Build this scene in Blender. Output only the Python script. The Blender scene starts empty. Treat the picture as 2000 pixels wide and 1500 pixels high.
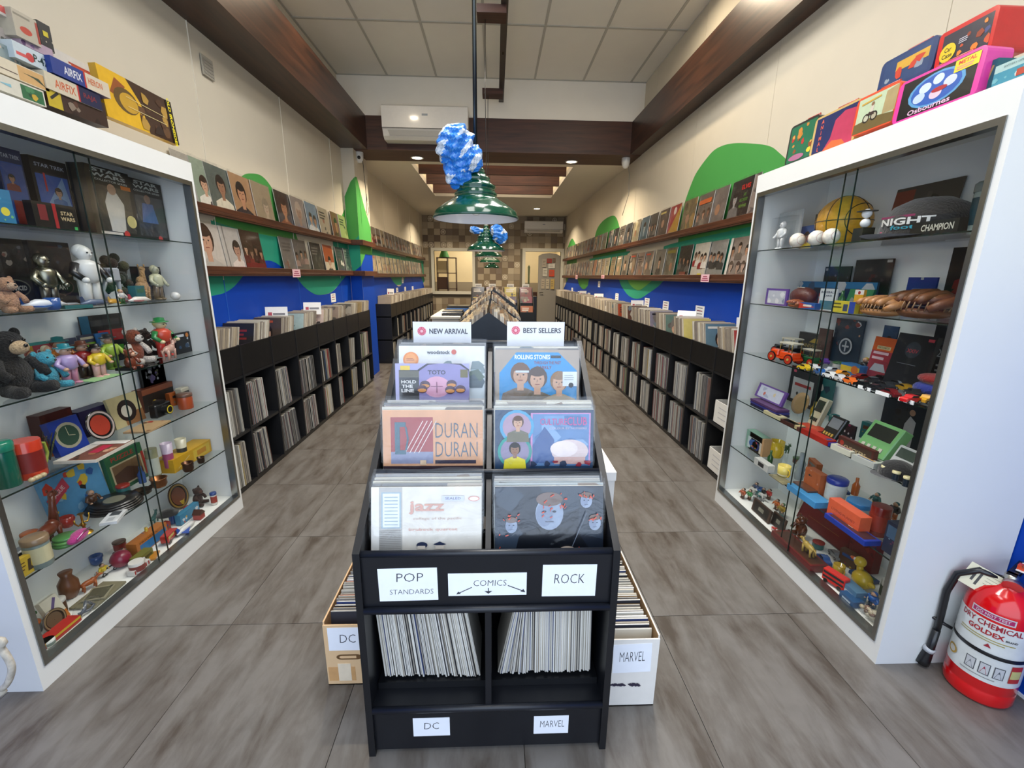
import bpy, math, random
from mathutils import Matrix, Vector, Euler
PI = math.pi
sc = bpy.context.scene
COL = sc.collection
rnd = random.Random(7)

# ---------------------------------------------------------------- camera
CAMH = 1.45
FPX, PITCH, YAW, ROLL = 852.613, .242771909, .0401701874, -.010500547
def cam_axes():
    cy, sy, cp, sp = math.cos(YAW), math.sin(YAW), math.cos(PITCH), math.sin(PITCH)
    fwd = Vector((sy*cp, cy*cp, -sp)); right = Vector((cy, -sy, 0)); down = fwd.cross(right)
    c, s = math.cos(ROLL), math.sin(ROLL)
    return c*right+s*down, -s*right+c*down, fwd
CR, CD, CF = cam_axes()
cam = bpy.data.cameras.new('camera'); camo = bpy.data.objects.new('camera', cam); COL.objects.link(camo)
cam.sensor_width = 36; cam.lens = 36*FPX/2000; cam.clip_start = .02; cam.clip_end = 100
m = Matrix((CR, -CD, -CF)).transposed().to_4x4(); m.translation = (0, 0, CAMH)
camo.matrix_world = m
sc.camera = camo
def on(u, v, x=None, y=None, z=None):
    """point of a real plane seen at a pixel of the 2000x1500 frame"""
    d = CR*((u-1000)/FPX)+CD*((v-750)/FPX)+CF
    t = x/d.x if x is not None else (y/d.y if y is not None else (z-CAMH)/d.z)
    return Vector((0, 0, CAMH))+d*t
def y_at(u, x, z):
    """how far along the shop a spot at lateral x and height z lies to show at column u"""
    k = (u-1000)/FPX
    # (CR - k CF) . (p - C) = 0
    n = CR-CF*k
    return -(n.x*x+n.z*(z-CAMH))/n.y

# ---------------------------------------------------------------- world, exposure, big lights
def lin(c):
    if isinstance(c, str):
        c = c.lstrip('#'); c = [int(c[i:i+2], 16)/255 for i in (0, 2, 4)]
    return tuple(((x/12.92) if x <= .04045 else ((x+.055)/1.055)**2.4) for x in c[:3])
w = bpy.data.worlds.new('world'); sc.world = w; w.use_nodes = True
bg = w.node_tree.nodes['Background']; bg.inputs[0].default_value = (*lin('#cfe0ff'), 1); bg.inputs[1].default_value = 1.15
vs = sc.view_settings; vs.view_transform = 'Standard'; vs.look = 'None'; vs.gamma = 1; vs.exposure = 0.04
try: vs.use_curve_mapping = False
except Exception: pass
sc.cycles.transparent_max_bounces = 32; sc.cycles.max_bounces = 14; sc.cycles.diffuse_bounces = 6
def area(name, loc, rot, sx, sy, power, color, shape='RECTANGLE'):
    l = bpy.data.lights.new(name, 'AREA'); l.shape = shape; l.size = sx
    if shape == 'RECTANGLE': l.size_y = sy
    l.energy = power; l.color = color
    o = bpy.data.objects.new(name, l); o.location = loc; o.rotation_euler = rot; COL.objects.link(o); return o
# daylight through the open shop front
area('shopfront_daylight', (0, -.75, 1.85), (PI/2, 0, 0), 3.7, 3.0, 62, (.76, .88, 1))

# ---------------------------------------------------------------- materials
MATS = {}
def mk(name):
    m = bpy.data.materials.new(name); m.use_nodes = True; MATS[name] = m
    return m, m.node_tree.nodes, m.node_tree.links, m.node_tree.nodes['Principled BSDF']
def attr_mat(name, rough=.5, metal=0, coat=0, noise=.12, scale=40, bump=0, spec=.5, sheen=0, gain=1):
    m, N, L, b = mk(name)
    a = N.new('ShaderNodeAttribute'); a.attribute_name = 'Col'
    tc = N.new('ShaderNodeTexCoord'); n = N.new('ShaderNodeTexNoise'); n.inputs['Scale'].default_value = scale; n.inputs['Detail'].default_value = 4
    L.new(tc.outputs['Object'], n.inputs['Vector'])
    mr = N.new('ShaderNodeMapRange'); mr.inputs[3].default_value = gain*(1-noise); mr.inputs[4].default_value = gain*(1+noise)
    L.new(n.outputs[0], mr.inputs[0])
    mx = N.new('ShaderNodeVectorMath'); mx.operation = 'SCALE'; L.new(a.outputs['Color'], mx.inputs[0]); L.new(mr.outputs[0], mx.inputs['Scale'])
    L.new(mx.outputs[0], b.inputs['Base Color'])
    b.inputs['Roughness'].default_value = rough; b.inputs['Metallic'].default_value = metal
    b.inputs['Coat Weight'].default_value = coat; b.inputs['Coat Roughness'].default_value = .08
    b.inputs['Specular IOR Level'].default_value = spec
    if sheen: b.inputs['Sheen Weight'].default_value = sheen
    if bump:
        bp = N.new('ShaderNodeBump'); bp.inputs['Strength'].default_value = bump; bp.inputs['Distance'].default_value = .01
        L.new(n.outputs[0], bp.inputs['Height']); L.new(bp.outputs[0], b.inputs['Normal'])
    return m
paint = attr_mat('painted_surface', .55, noise=.03, scale=6, spec=.2)
paper = attr_mat('paper', .75, noise=.05, scale=30)
card = attr_mat('printed_card', .42, noise=.13, scale=45, gain=.72)
gloss = attr_mat('glossy_print', .3, coat=.6, noise=.16, scale=28, bump=.05)
plastic = attr_mat('moulded_plastic', .32, coat=.2, noise=.05, gain=.8)
enamel = attr_mat('glossy_enamel', .16, coat=.6, noise=.03, scale=8, spec=.35)
metal = attr_mat('bare_metal', .3, 1, noise=.08, scale=60)
fabric = attr_mat('fabric', .9, noise=.2, scale=120, bump=.4, sheen=.3)
fur = attr_mat('plush_fur', .95, noise=.4, scale=160, bump=1, sheen=.12, gain=.75)
leather = attr_mat('leather', .45, noise=.35, scale=50, bump=.3)
blackwood = attr_mat('black_painted_wood', .38, noise=.25, scale=14, bump=.08)
rust = attr_mat('rusty_paint', .7, noise=.5, scale=60, bump=.4)
def wood_mat(name, c1, c2, stretch, rough=.35):
    m, N, L, b = mk(name)
    tc = N.new('ShaderNodeTexCoord'); mp = N.new('ShaderNodeMapping'); mp.inputs['Scale'].default_value = stretch
    n = N.new('ShaderNodeTexNoise'); n.inputs['Scale'].default_value = 3; n.inputs['Detail'].default_value = 8; n.inputs['Distortion'].default_value = .6
    r = N.new('ShaderNodeValToRGB'); r.color_ramp.elements[0].position = .3; r.color_ramp.elements[1].position = .72
    r.color_ramp.elements[0].color = (*lin(c1), 1); r.color_ramp.elements[1].color = (*lin(c2), 1)
    L.new(tc.outputs['Object'], mp.inputs[0]); L.new(mp.outputs[0], n.inputs['Vector']); L.new(n.outputs[0], r.inputs[0]); L.new(r.outputs[0], b.inputs['Base Color'])
    b.inputs['Roughness'].default_value = rough
    return m
wood_y = wood_mat('stained_wood_lengthwise', '#22130c', '#482a1b', (9, .6, 9))
wood_x = wood_mat('stained_wood_crosswise', '#2a120a', '#4e2a1b', (.6, 9, 9), .5)
ledge_wood = wood_mat('ledge_wood', '#3a1f14', '#5f3522', (14, .8, 14), .4)
def pane_mat(name, tint, k, bumpy=0, rough=0.02, tr=None):
    m, N, L, b = mk(name); N.remove(b)
    out = N['Material Output']; t = N.new('ShaderNodeBsdfTransparent'); t.inputs[0].default_value = (*tint, 1)
    g = N.new('ShaderNodeBsdfGlossy'); g.inputs['Roughness'].default_value = rough
    lw = N.new('ShaderNodeFresnel'); ge = N.new('ShaderNodeNewGeometry'); io = N.new('ShaderNodeMapRange')
    io.inputs[3].default_value = 1.5; io.inputs[4].default_value = 1/1.5; L.new(ge.outputs['Backfacing'], io.inputs[0]); L.new(io.outputs[0], lw.inputs['IOR'])   # same pane seen from either side
    mm = N.new('ShaderNodeMath'); mm.operation = 'MULTIPLY_ADD'; mm.inputs[1].default_value = k[0]; mm.inputs[2].default_value = k[1]; mm.use_clamp = True
    L.new(lw.outputs[0], mm.inputs[0]); mix = N.new('ShaderNodeMixShader'); L.new(mm.outputs[0], mix.inputs[0])
    L.new(t.outputs[0], mix.inputs[1]); L.new(g.outputs[0], mix.inputs[2]); L.new(mix.outputs[0], out.inputs[0])
    if bumpy:
        tc = N.new('ShaderNodeTexCoord'); n = N.new('ShaderNodeTexNoise'); n.inputs['Scale'].default_value = 9; n.inputs['Detail'].default_value = 5; n.inputs['Distortion'].default_value = 1.5
        bp = N.new('ShaderNodeBump'); bp.inputs['Strength'].default_value = bumpy; bp.inputs['Distance'].default_value = .02
        L.new(tc.outputs['Object'], n.inputs['Vector']); L.new(n.outputs[0], bp.inputs['Height']); L.new(bp.outputs[0], g.inputs['Normal']); L.new(bp.outputs[0], lw.inputs['Normal'])
    return m
glass = pane_mat('window_glass', (.985, .995, .99), (.62, 0.0))
shelfglass = pane_mat('shelf_glass', (.93, .97, .955), (.8, 0.0))
film = pane_mat('plastic_film', (.97, .975, .98), (.75, .0), .55, .13)
def edge_mat():
    m, N, L, b = mk('green_glass_edge'); b.inputs['Base Color'].default_value = (*lin('#16231f'), 1); b.inputs['Roughness'].default_value = .15
    return m
glassedge = edge_mat()
def emit_mat(name, c, s):
    m, N, L, b = mk(name); b.inputs['Emission Color'].default_value = (*c, 1); b.inputs['Emission Strength'].default_value = s; return m
added_panel_glow = emit_mat('added_lit_panel', (1, 1, 1), 5)  # glow of the added, unseen ceiling panels
lamp_glow = emit_mat('lit_lamp', (1, .87, .66), 14)
def floor_mat():
    m, N, L, b = mk('floor_tile')
    tc = N.new('ShaderNodeTexCoord'); oi = N.new('ShaderNodeObjectInfo'); ad = N.new('ShaderNodeVectorMath'); ad.operation = 'ADD'
    sc2 = N.new('ShaderNodeVectorMath'); sc2.operation = 'SCALE'; cx = N.new('ShaderNodeCombineXYZ')
    for i in range(3): L.new(oi.outputs['Random'], cx.inputs[i])
    L.new(cx.outputs[0], sc2.inputs[0]); sc2.inputs['Scale'].default_value = 37
    L.new(tc.outputs['Object'], ad.inputs[0]); L.new(sc2.outputs[0], ad.inputs[1])
    mp = N.new('ShaderNodeMapping'); mp.inputs['Scale'].default_value = (7.5, 1.9, 1); mp.inputs['Rotation'].default_value = (0, 0, .12); L.new(ad.outputs[0], mp.inputs[0])
    n = N.new('ShaderNodeTexNoise'); n.inputs['Scale'].default_value = 1.5; n.inputs['Detail'].default_value = 10; n.inputs['Roughness'].default_value = .62; n.inputs['Distortion'].default_value = .35
    L.new(mp.outputs[0], n.inputs['Vector'])
    r = N.new('ShaderNodeValToRGB'); e = r.color_ramp.elements
    e[0].position = .33; e[0].color = (*lin('#4a423b'), 1); e[1].position = .60; e[1].color = (*lin('#6e6a65'), 1)
    x = e.new(.43); x.color = (*lin('#5d5751'), 1)
    L.new(n.outputs[0], r.inputs[0])
    n2 = N.new('ShaderNodeTexNoise'); n2.inputs['Scale'].default_value = 22; n2.inputs['Detail'].default_value = 6; L.new(ad.outputs[0], n2.inputs['Vector'])
    mr = N.new('ShaderNodeMapRange'); mr.inputs[3].default_value = .84; mr.inputs[4].default_value = 1.14; L.new(n2.outputs[0], mr.inputs[0])
    s = N.new('ShaderNodeVectorMath'); s.operation = 'SCALE'; L.new(r.outputs[0], s.inputs[0]); L.new(mr.outputs[0], s.inputs['Scale'])
    L.new(s.outputs[0], b.inputs['Base Color']); b.inputs['Roughness'].default_value = .34; b.inputs['Specular IOR Level'].default_value = .45
    return m
floor_tile = floor_mat()

# ---------------------------------------------------------------- mesh building
_txt = {}
def glyphs(s, bold=0):
    k = (s, bold)
    if k in _txt: return _txt[k]
    cu = bpy.data.curves.new('t', 'FONT'); cu.body = s; cu.resolution_u = 2; cu.offset = bold
    o = bpy.data.objects.new('t', cu); me = o.to_mesh()
    vs_ = [(v.co.x, v.co.y) for v in me.vertices]; fs = [tuple(p.vertices) for p in me.polygons]
    o.to_mesh_clear(); bpy.data.objects.remove(o); bpy.data.curves.remove(cu)
    x0 = min(v[0] for v in vs_); x1 = max(v[0] for v in vs_); y0 = min(v[1] for v in vs_); y1 = max(v[1] for v in vs_)
    r = ([(v[0]-x0, v[1]-y0) for v in vs_], fs, x1-x0, y1-y0); _txt[k] = r
    return r
class Art:
    """flat print: coloured shapes in a unit square, first ones lowest"""
    def __init__(s, asp=1.): s.s = []; s.asp = asp    # asp = width/height
    def poly(s, pts, c): s.s.append(([(min(1, max(0, x)), min(1, max(0, y))) for x, y in pts], [tuple(range(len(pts)))], lin(c))); return s
    def rect(s, x0, y0, x1, y1, c): return s.poly([(x0, y0), (x1, y0), (x1, y1), (x0, y1)], c)
    def ell(s, cx, cy, rx, c, ry=None, n=18, a0=0):
        ry = rx*s.asp if ry is None else ry
        return s.poly([(cx+rx*math.cos(a0+2*PI*i/n), cy+ry*math.sin(a0+2*PI*i/n)) for i in range(n)], c)
    def line(s, x0, y0, x1, y1, w_, c):
        dx, dy = (x1-x0)*s.asp, y1-y0; l = math.hypot(dx, dy) or 1; nx, ny = -dy/l*w_/2/s.asp, dx/l*w_/2
        return s.poly([(x0-nx, y0-ny), (x1-nx, y1-ny), (x1+nx, y1+ny), (x0+nx, y0+ny)], c)
    def text(s, t, cx, cy, h, c, w=None, bold=0, rot=0, ital=0):
        vs_, fs, tw, th = glyphs(t, bold)
        k = h/th; kx = k/s.asp
        if w is not None: kx = w/tw
        c_, s_ = math.cos(rot), math.sin(rot); out = []
        for x, y in vs_:
            X = (x-tw/2+ital*y)*kx*s.asp; Y = (y-th/2)*k
            out.append((cx+(X*c_-Y*s_)/s.asp, cy+X*s_+Y*c_))
        s.s.append((out, fs, lin(c))); return s
    def face(s, cx, cy, r, skin='#c79d80', hair='#2b1d17', coat='#333333', beard=False):
        s.poly([(cx-2.1*r, cy-3.6*r*s.asp), (cx-1.9*r, cy-1.9*r*s.asp), (cx-.5*r, cy-1.3*r*s.asp), (cx+.5*r, cy-1.3*r*s.asp), (cx+1.9*r, cy-1.9*r*s.asp), (cx+2.1*r, cy-3.6*r*s.asp)], coat)
        s.rect(cx-.35*r, cy-1.6*r*s.asp, cx+.35*r, cy-.5*r*s.asp, skin)
        s.ell(cx, cy+.25*r*s.asp, r*1.08, hair, r*1.2*s.asp, 14); s.ell(cx, cy, r*.78, skin, r*1.02*s.asp, 14)
        s.ell(cx, cy+.75*r*s.asp, r*.8, hair, r*.4*s.asp, 10)
        for q in (-1, 1): s.ell(cx+q*.32*r, cy+.1*r*s.asp, r*.11, '#2a1f1c', r*.07*s.asp, 8)
        s.line(cx, cy+.02*r*s.asp, cx-.05*r, cy-.25*r*s.asp, r*.08*s.asp, '#8d6a55'); s.rect(cx-.25*r, cy-.52*r*s.asp, cx+.25*r, cy-.44*r*s.asp, '#8a4238')
        if beard: s.ell(cx, cy-.75*r*s.asp, r*.55, hair, r*.35*s.asp, 10)
        return s
    def squash(s, k):
        s.s = [([(x, 1-(1-y)*k) for x, y in p], f, c) for p, f, c in s.s]; return s
    def bars(s, x0, y0, x1, n, h, c, gap=None):
        gap = gap or h*1.9
        for i in range(n): s.rect(x0, y0-i*gap, x0+(x1-x0)*(.65+.35*rnd.random()), y0-i*gap+h, c)
        return s
    def noise(s, n, cols, x0=0, y0=0, x1=1, y1=1, size=.12):
        for _ in range(n):
            cx, cy = rnd.uniform(x0, x1), rnd.uniform(y0, y1); r = size*rnd.uniform(.3, 1)
            k = rnd.randint(5, 8); s.poly([(min(x1, max(x0, cx+r*rnd.uniform(.5, 1)*math.cos(2*PI*i/k))), min(y1, max(y0, cy+r*s.asp*rnd.uniform(.5, 1)*math.sin(2*PI*i/k)))) for i in range(k)], rnd.choice(cols))
        return s
class MB:
    def __init__(s): s.v = []; s.f = []; s.c = []; s.sm = []; s.M = None; s.col = lin('#808080')
    def color(s, c): s.col = lin(c) if isinstance(c, str) else c; return s
    def at(s, loc=(0, 0, 0), rot=(0, 0, 0), sc_=1):
        S = Matrix.Diagonal((sc_, sc_, sc_, 1)) if not hasattr(sc_, '__len__') else Matrix.Diagonal((*sc_, 1))
        s.M = Matrix.Translation(loc) @ Euler(rot).to_matrix().to_4x4() @ S; return s
    def add(s, vs_, fs, c=None, smooth=False):
        b = len(s.v); c = s.col if c is None else (lin(c) if isinstance(c, str) else c)
        if s.M is not None: vs_ = [tuple(s.M @ Vector(v)) for v in vs_]
        s.v += [tuple(v) for v in vs_]; s.f += [tuple(i+b for i in f) for f in fs]; s.c += [c]*len(fs); s.sm += [smooth]*len(fs); return s
    def box(s, x0, y0, z0, x1, y1, z1, c=None, ch=0):
        if ch:
            a = ch; vs_ = []
            for z, k in ((z0, 1), (z0+a, 0), (z1-a, 0), (z1, 1)):
                i = a if k else 0
                vs_ += [(x0+a, y0+i, z), (x1-a, y0+i, z), (x1-i, y0+a, z), (x1-i, y1-a, z), (x1-a, y1-i, z), (x0+a, y1-i, z), (x0+i, y1-a, z), (x0+i, y0+a, z)]
            fs = [tuple(reversed(range(8))), tuple(range(24, 32))]
            for r in range(3):
                for i in range(8): j = (i+1) % 8; fs.append((r*8+i, r*8+j, r*8+8+j, r*8+8+i))
            return s.add(vs_, fs, c)
        vs_ = [(x, y, z) for z in (z0, z1) for x, y in ((x0, y0), (x1, y0), (x1, y1), (x0, y1))]
        return s.add(vs_, [(3, 2, 1, 0), (4, 5, 6, 7), (0, 1, 5, 4), (1, 2, 6, 5), (2, 3, 7, 6), (3, 0, 4, 7)], c)
    def lathe(s, prof, n=20, c=None, cap=True, smooth=True, axis='z'):
        vs_ = []; fs = []
        for r, z in prof:
            for i in range(n):
                a = 2*PI*i/n; vs_.append((r*math.cos(a), r*math.sin(a), z))
        for k in range(len(prof)-1):
            for i in range(n): j = (i+1) % n; fs.append((k*n+i, k*n+j, k*n+n+j, k*n+n+i))
        s.addr(vs_, fs, c, smooth, axis)
        if cap:
            q = []
            if prof[0][0] > 1e-5: q.append((vs_[:n], [tuple(reversed(range(n)))]))
            if prof[-1][0] > 1e-5: q.append((vs_[-n:], [tuple(range(n))]))
            for a, b in q: s.addr(a, b, c, False, axis)
        return s
    def addr(s, vs_, fs, c, smooth, axis):
        if axis == 'x': vs_ = [(z, x, y) for x, y, z in vs_]
        if axis == 'y': vs_ = [(y, z, x) for x, y, z in vs_]
        return s.add(vs_, fs, c, smooth)
    def ball(s, cx, cy, cz, rx, ry=None, rz=None, c=None, n=14, m_=9, smooth=True):
        ry = rx if ry is None else ry; rz = rx if rz is None else rz
        vs_ = [(cx, cy, cz-rz)]; fs = []
        for k in range(1, m_):
            t = -PI/2+PI*k/m_
            for i in range(n): a = 2*PI*i/n; vs_.append((cx+rx*math.cos(t)*math.cos(a), cy+ry*math.cos(t)*math.sin(a), cz+rz*math.sin(t)))
        vs_.append((cx, cy, cz+rz)); L_ = len(vs_)-1
        for i in range(n): fs.append((0, 1+(i+1) % n, 1+i)); fs.append((L_, 1+(m_-2)*n+i, 1+(m_-2)*n+(i+1) % n))
        for k in range(m_-2):
            for i in range(n): j = (i+1) % n; fs.append((1+k*n+i, 1+k*n+j, 1+k*n+n+j, 1+k*n+n+i))
        return s.add(vs_, fs, c, smooth)
    def tube(s, pts, r, n=8, c=None, smooth=True):
        pts = [Vector(p) for p in pts]; R_ = r if hasattr(r, '__len__') else [r]*len(pts); vs_ = []; fs = []
        up = Vector((0, 0, 1)); d0 = (pts[1]-pts[0]).normalized()
        if abs(d0.dot(up)) > .9: up = Vector((1, 0, 0))
        for k, p in enumerate(pts):
            d = (pts[min(k+1, len(pts)-1)]-pts[max(k-1, 0)]).normalized(); a = d.cross(up).normalized(); b = a.cross(d); up = b
            for i in range(n): t = 2*PI*i/n; vs_.append(tuple(p+(a*math.cos(t)+b*math.sin(t))*R_[k]))
        for k in range(len(pts)-1):
            for i in range(n): j = (i+1) % n; fs.append((k*n+j, k*n+i, k*n+n+i, k*n+n+j))
        fs.append(tuple(range(n))); fs.append(tuple(reversed(range(len(vs_)-n, len(vs_)))))
        return s.add(vs_, fs, c, smooth)
    def prism(s, pts, a0, a1, axis='y', c=None):
        """2D outline pushed out along an axis; outline coords are the other two axes in order"""
        n = len(pts); f = {'y': lambda p, a: (p[0], a, p[1]), 'x': lambda p, a: (a, p[0], p[1]), 'z': lambda p, a: (p[0], p[1], a)}[axis]
        vs_ = [f(p, a0) for p in pts]+[f(p, a1) for p in pts]
        fs = [tuple(range(n)), tuple(reversed(range(n, 2*n)))]+[((i+1) % n, i, n+i, n+(i+1) % n) for i in range(n)]
        return s.add(vs_, fs, c)
    def art(s, a, fn, eps=.00012):
        for k, (pts, fs, c) in enumerate(a.s): s.add([fn(x, y, (k+1)*eps) for x, y in pts], fs, c)
        return s
    def panel(s, w_, h, t, a=None, base='#d8d4cc', z0=0, back='#b8b4aa'):
        """a thin upright card facing -y, standing on z0, with print"""
        s.box(-w_/2, -t/2, z0, w_/2, t/2, z0+h, base)
        if a: s.art(a, lambda x, y, e: ((x-.5)*w_, -t/2-e, z0+y*h))
        return s
    def build(s, name, mat, parent=None, loc=None, rot=None):
        me = bpy.data.meshes.new(name); me.from_pydata(s.v, [], s.f)
        ca = me.color_attributes.new('Col', 'FLOAT_COLOR', 'CORNER'); arr = []
        for p, c in zip(me.polygons, s.c): arr += [c[0], c[1], c[2], 1]*len(p.vertices)
        ca.data.foreach_set('color', arr); me.polygons.foreach_set('use_smooth', s.sm)
        me.materials.append(mat); me.update()
        o = bpy.data.objects.new(name, me); COL.objects.link(o)
        if parent: o.parent = parent
        if loc is not None: o.location = loc
        if rot is not None: o.rotation_euler = rot
        return o
def tag(o, label=None, cat=None, group=None, kind=None):
    if label: o['label'] = label
    if cat: o['category'] = cat
    if group: o['group'] = group
    if kind: o['kind'] = kind
    return o
def thing(name, label, cat, loc=(0, 0, 0), rz=0, group=None, rot=None):
    o = bpy.data.objects.new(name, None); o.empty_display_size = .05; COL.objects.link(o); o.location = loc
    o.rotation_euler = rot if rot else (0, 0, rz)
    return tag(o, label, cat, group)
def dup(o, parent=None):
    c = o.copy(); COL.objects.link(c)
    if parent: c.parent = parent
    for ch in list(o.children): dup(ch, c)
    return c
ORD = 'first second third fourth fifth sixth seventh eighth ninth tenth eleventh twelfth thirteenth fourteenth fifteenth sixteenth seventeenth eighteenth nineteenth twentieth'.split()
def ordn(i): return ORD[i] if i < 20 else 'twenty-'+ORD[i-20]
def pick(*a): return rnd.choice(a)

# ================================================================ SETTING
XL, XR, YB, ZC, ZU, YF = -1.95, 1.90, 12.4, 2.99, 3.82, -.4
WALLC = '#d0c7b4'
def struct(name, mb, mat, parent=None):
    o = mb.build(name, mat, parent)
    if not parent: o['kind'] = 'structure'
    return o
# floor: one base slab, each tile a piece
fl = struct('floor', MB().box(XL-.2, YF-.3, -.09, XR+.2, YB+2.6, -.012, '#57504a'), paint)
TX, TY, X0, Y0 = .605, .6455, -.512-.605*3, 1.597-.6455*3
tile_me = None
for i in range(7):
    for j in range(21):
        x0 = X0+i*TX; y0 = Y0+j*TY; x1, y1 = min(x0+TX, XR+.02), min(y0+TY, YB+.1)
        x0 = max(x0, XL-.02)
        if x1-x0 < .05 or y1-y0 < .05: continue
        a = .0011
        if abs(x1-x0-TX) < 1e-4 and abs(y1-y0-TY) < 1e-4 and tile_me:
            o = bpy.data.objects.new('tile', tile_me); COL.objects.link(o); o.parent = fl
        else:
            o = MB().box(a, a, -.012, x1-x0-a, y1-y0-a, 0).build('tile', floor_tile, fl)
            if abs(x1-x0-TX) < 1e-4 and abs(y1-y0-TY) < 1e-4: tile_me = o.data
        o.location = (x0, y0, 0)
pv = MB().box(-6, -5, -.12, 6, YF-.3, -.03, '#a9a7a2').build('pavement', paint); pv['kind'] = 'structure'

# side walls of boards with a hairline joint between them, and the painted hills
def wall_side(name, x, s):
    g = .004
    o = struct(name, MB().box(x, YF, 0, x-s*.12, YB, ZU+.1, '#f2efe6'), paint)
    edges = [YF]+[.85+1.22*k for k in range(10)]+[YB]
    for y in edges[1:-1] if s > 0 else []: MB().box(min(x, x+s*.0092), y-.0016, 1.4, max(x, x+s*.0092), y+.0016, ZC if y > 6 else ZC+.4, '#e2dac8').box(min(x, x+s*.0092), y-.0028, 0, max(x, x+s*.0092), y+.0028, 1.4, '#2f62bd').build('wall_seam', paint, o)
    for a, b in zip(edges, edges[1:]):
        MB().box(min(x, x+s*g), a+.002, 0, max(x, x+s*g), b-.002, ZU, WALLC).build('wall_panel', paint, o)
    return o
wl = wall_side('wall_left', XL, 1); wr = wall_side('wall_right', XR, -1)
BLUE, TEAL, GRN = '#0340ab', '#2c967a', '#4b994c'
def mural(parent, pts, c, x, s, k, name='painted_shape', mat=paint):
    xo = x+s*(.0045+k*.0008)
    MB().add([(xo, y, z) for y, z in pts], [tuple(range(len(pts)))], c).build(name, mat, parent)
def smooth(pts, n=6):
    out = []
    P_ = [pts[0]]+pts+[pts[-1]]
    for i in range(1, len(P_)-2):
        p0, p1, p2, p3 = P_[i-1:i+3]
        for k in range(n):
            t = k/n; out.append(tuple(.5*((2*b)+(c-a)*t+(2*a-5*b+4*c-d)*t*t+(3*b-a-3*c+d)*t**3) for a, b, c, d in zip(p0, p1, p2, p3)))
    return out+[pts[-1]]
def px5(u, v, x): p = on(360+u/4, 280+v/4, x=x); return (p.y, p.z)
def px5r(u, v, x): p = on(1080+u/4.1674, 280+v/4.1674, x=x); return (p.y, p.z)
# left wall
top = smooth([px5(*p, XL) for p in [(200, 640), (330, 400), (440, 260), (520, 235), (610, 262), (700, 380), (830, 620), (890, 770)]])
mural(wl, top+[(px5(890, 770, XL)[0], 1.3), (top[0][0], 1.3)], GRN, XL, 1, 0)
mural(wl, smooth([px5(*p, XL) for p in [(200, 600), (500, 690), (880, 760)]])+[(px5(890, 770, XL)[0], 1.25), (top[0][0], 1.25)], TEAL, XL, 1, 1)
t2 = smooth([px5(*p, XL) for p in [(1160, 800), (1230, 560), (1280, 480), (1310, 455)]])
mural(wl, t2+[(6.15, 1.3), (t2[0][0], 1.3)], GRN, XL, 1, 0); mural(wl, [(t2[0][0], 1.85), (6.15, 1.9), (6.15, 1.3), (t2[0][0], 1.3)], TEAL, XL, 1, 1)
b1 = smooth([px5(*p, XL) for p in [(190, 1195), (300, 1170), (380, 1120), (450, 1040), (540, 940), (640, 915), (700, 930), (760, 970), (860, 1040), (930, 1120), (1000, 1172), (1060, 1185), (1150, 1160), (1230, 1070), (1290, 1000), (1340, 960)]])
mural(wl, [(-.4, b1[0][1]+.1)]+b1+[(6.15, .0), (-.4, .0)], BLUE, XL, 1, 3)
mural(wl, [(2.3, 1.0), (3.7, 1.0), (3.7, 1.47), (2.3, 1.47)], TEAL, XL, 1, 2)
mural(wl, [(a, z+.002) for a, z in b1 if a > 3.8][4:]+[(6.15, 1.5), (4.6, 1.5)], TEAL, XL, 1, 2)
# beyond the pier
far = smooth([(6.7, 2.35), (7.1, 2.0), (7.5, 1.7), (9.6, 1.62), (10.2, 1.98), (10.75, 2.12), (11.2, 1.95), (11.7, 1.6), (12.38, 1.6)])
mural(wl, far+[(12.38, 1.3), (6.7, 1.3)], GRN, XL, 1, 0)
mural(wl, [(6.7, 1.86), (8.2, 1.82), (12.38, 1.82), (12.38, 1.25), (6.7, 1.25)], TEAL, XL, 1, 1)
fb = smooth([(6.7, 1.5), (7.3, 1.42), (8.3, 1.42), (8.7, 1.3), (9.15, 1.22), (9.6, 1.3), (10, 1.44), (11.6, 1.44), (12.1, 1.3), (12.38, 1.1)])
mural(wl, fb+[(12.38, 0), (6.7, 0)], BLUE, XL, 1, 3)
# right wall
def hump(pts, c, k=0, base=1.3, x=XR):
    t = smooth([px5r(*p, x) for p in pts]); mural(wr, t+[(t[-1][0], base), (t[0][0], base)], c, x, -1, k)
hump([(1040, 620), (1080, 470), (1130, 330), (1180, 225), (1290, 80), (1370, 25), (1470, 0), (1600, 0), (1760, 20), (1850, 80), (1960, 200), (2050, 420)], GRN)
hump([(335, 800), (360, 700), (410, 630), (480, 590), (520, 610), (555, 720), (600, 860)], GRN)
hump([(120, 850), (140, 800), (160, 775), (185, 820), (200, 860)], GRN)
hump([(905, 840), (1000, 810), (1300, 745), (1640, 672)], TEAL, 1)
hump([(300, 940), (600, 880), (610, 900)], TEAL, 1)
rb = smooth([px5r(*p, XR) for p in [(90, 1180), (140, 1080), (195, 1095), (215, 1150), (250, 1188), (285, 1160), (305, 1100), (420, 1060), (520, 1080), (560, 1160), (620, 1240), (700, 1265), (790, 1215), (860, 1165), (930, 1105), (1100, 1060)]])
mural(wr, rb+[(2.2, 1.45), (-.4, 1.45), (-.4, 0), (rb[0][0], 0)], BLUE, XR, -1, 3)
lobe = smooth([px5r(*p, XR) for p in [(535, 1080), (560, 1160), (620, 1240), (700, 1265), (790, 1215), (860, 1165), (930, 1105)]])
mural(wr, lobe+[(lobe[-1][0], 1.5), (lobe[0][0], 1.5)], TEAL, XR, -1, 2)
lobe = smooth([px5r(*p, XR) for p in [(600, 1090), (640, 1160), (700, 1195), (760, 1160), (830, 1100)]]); mural(wr, lobe, '#6fb55a', XR, -1, 4)
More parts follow.
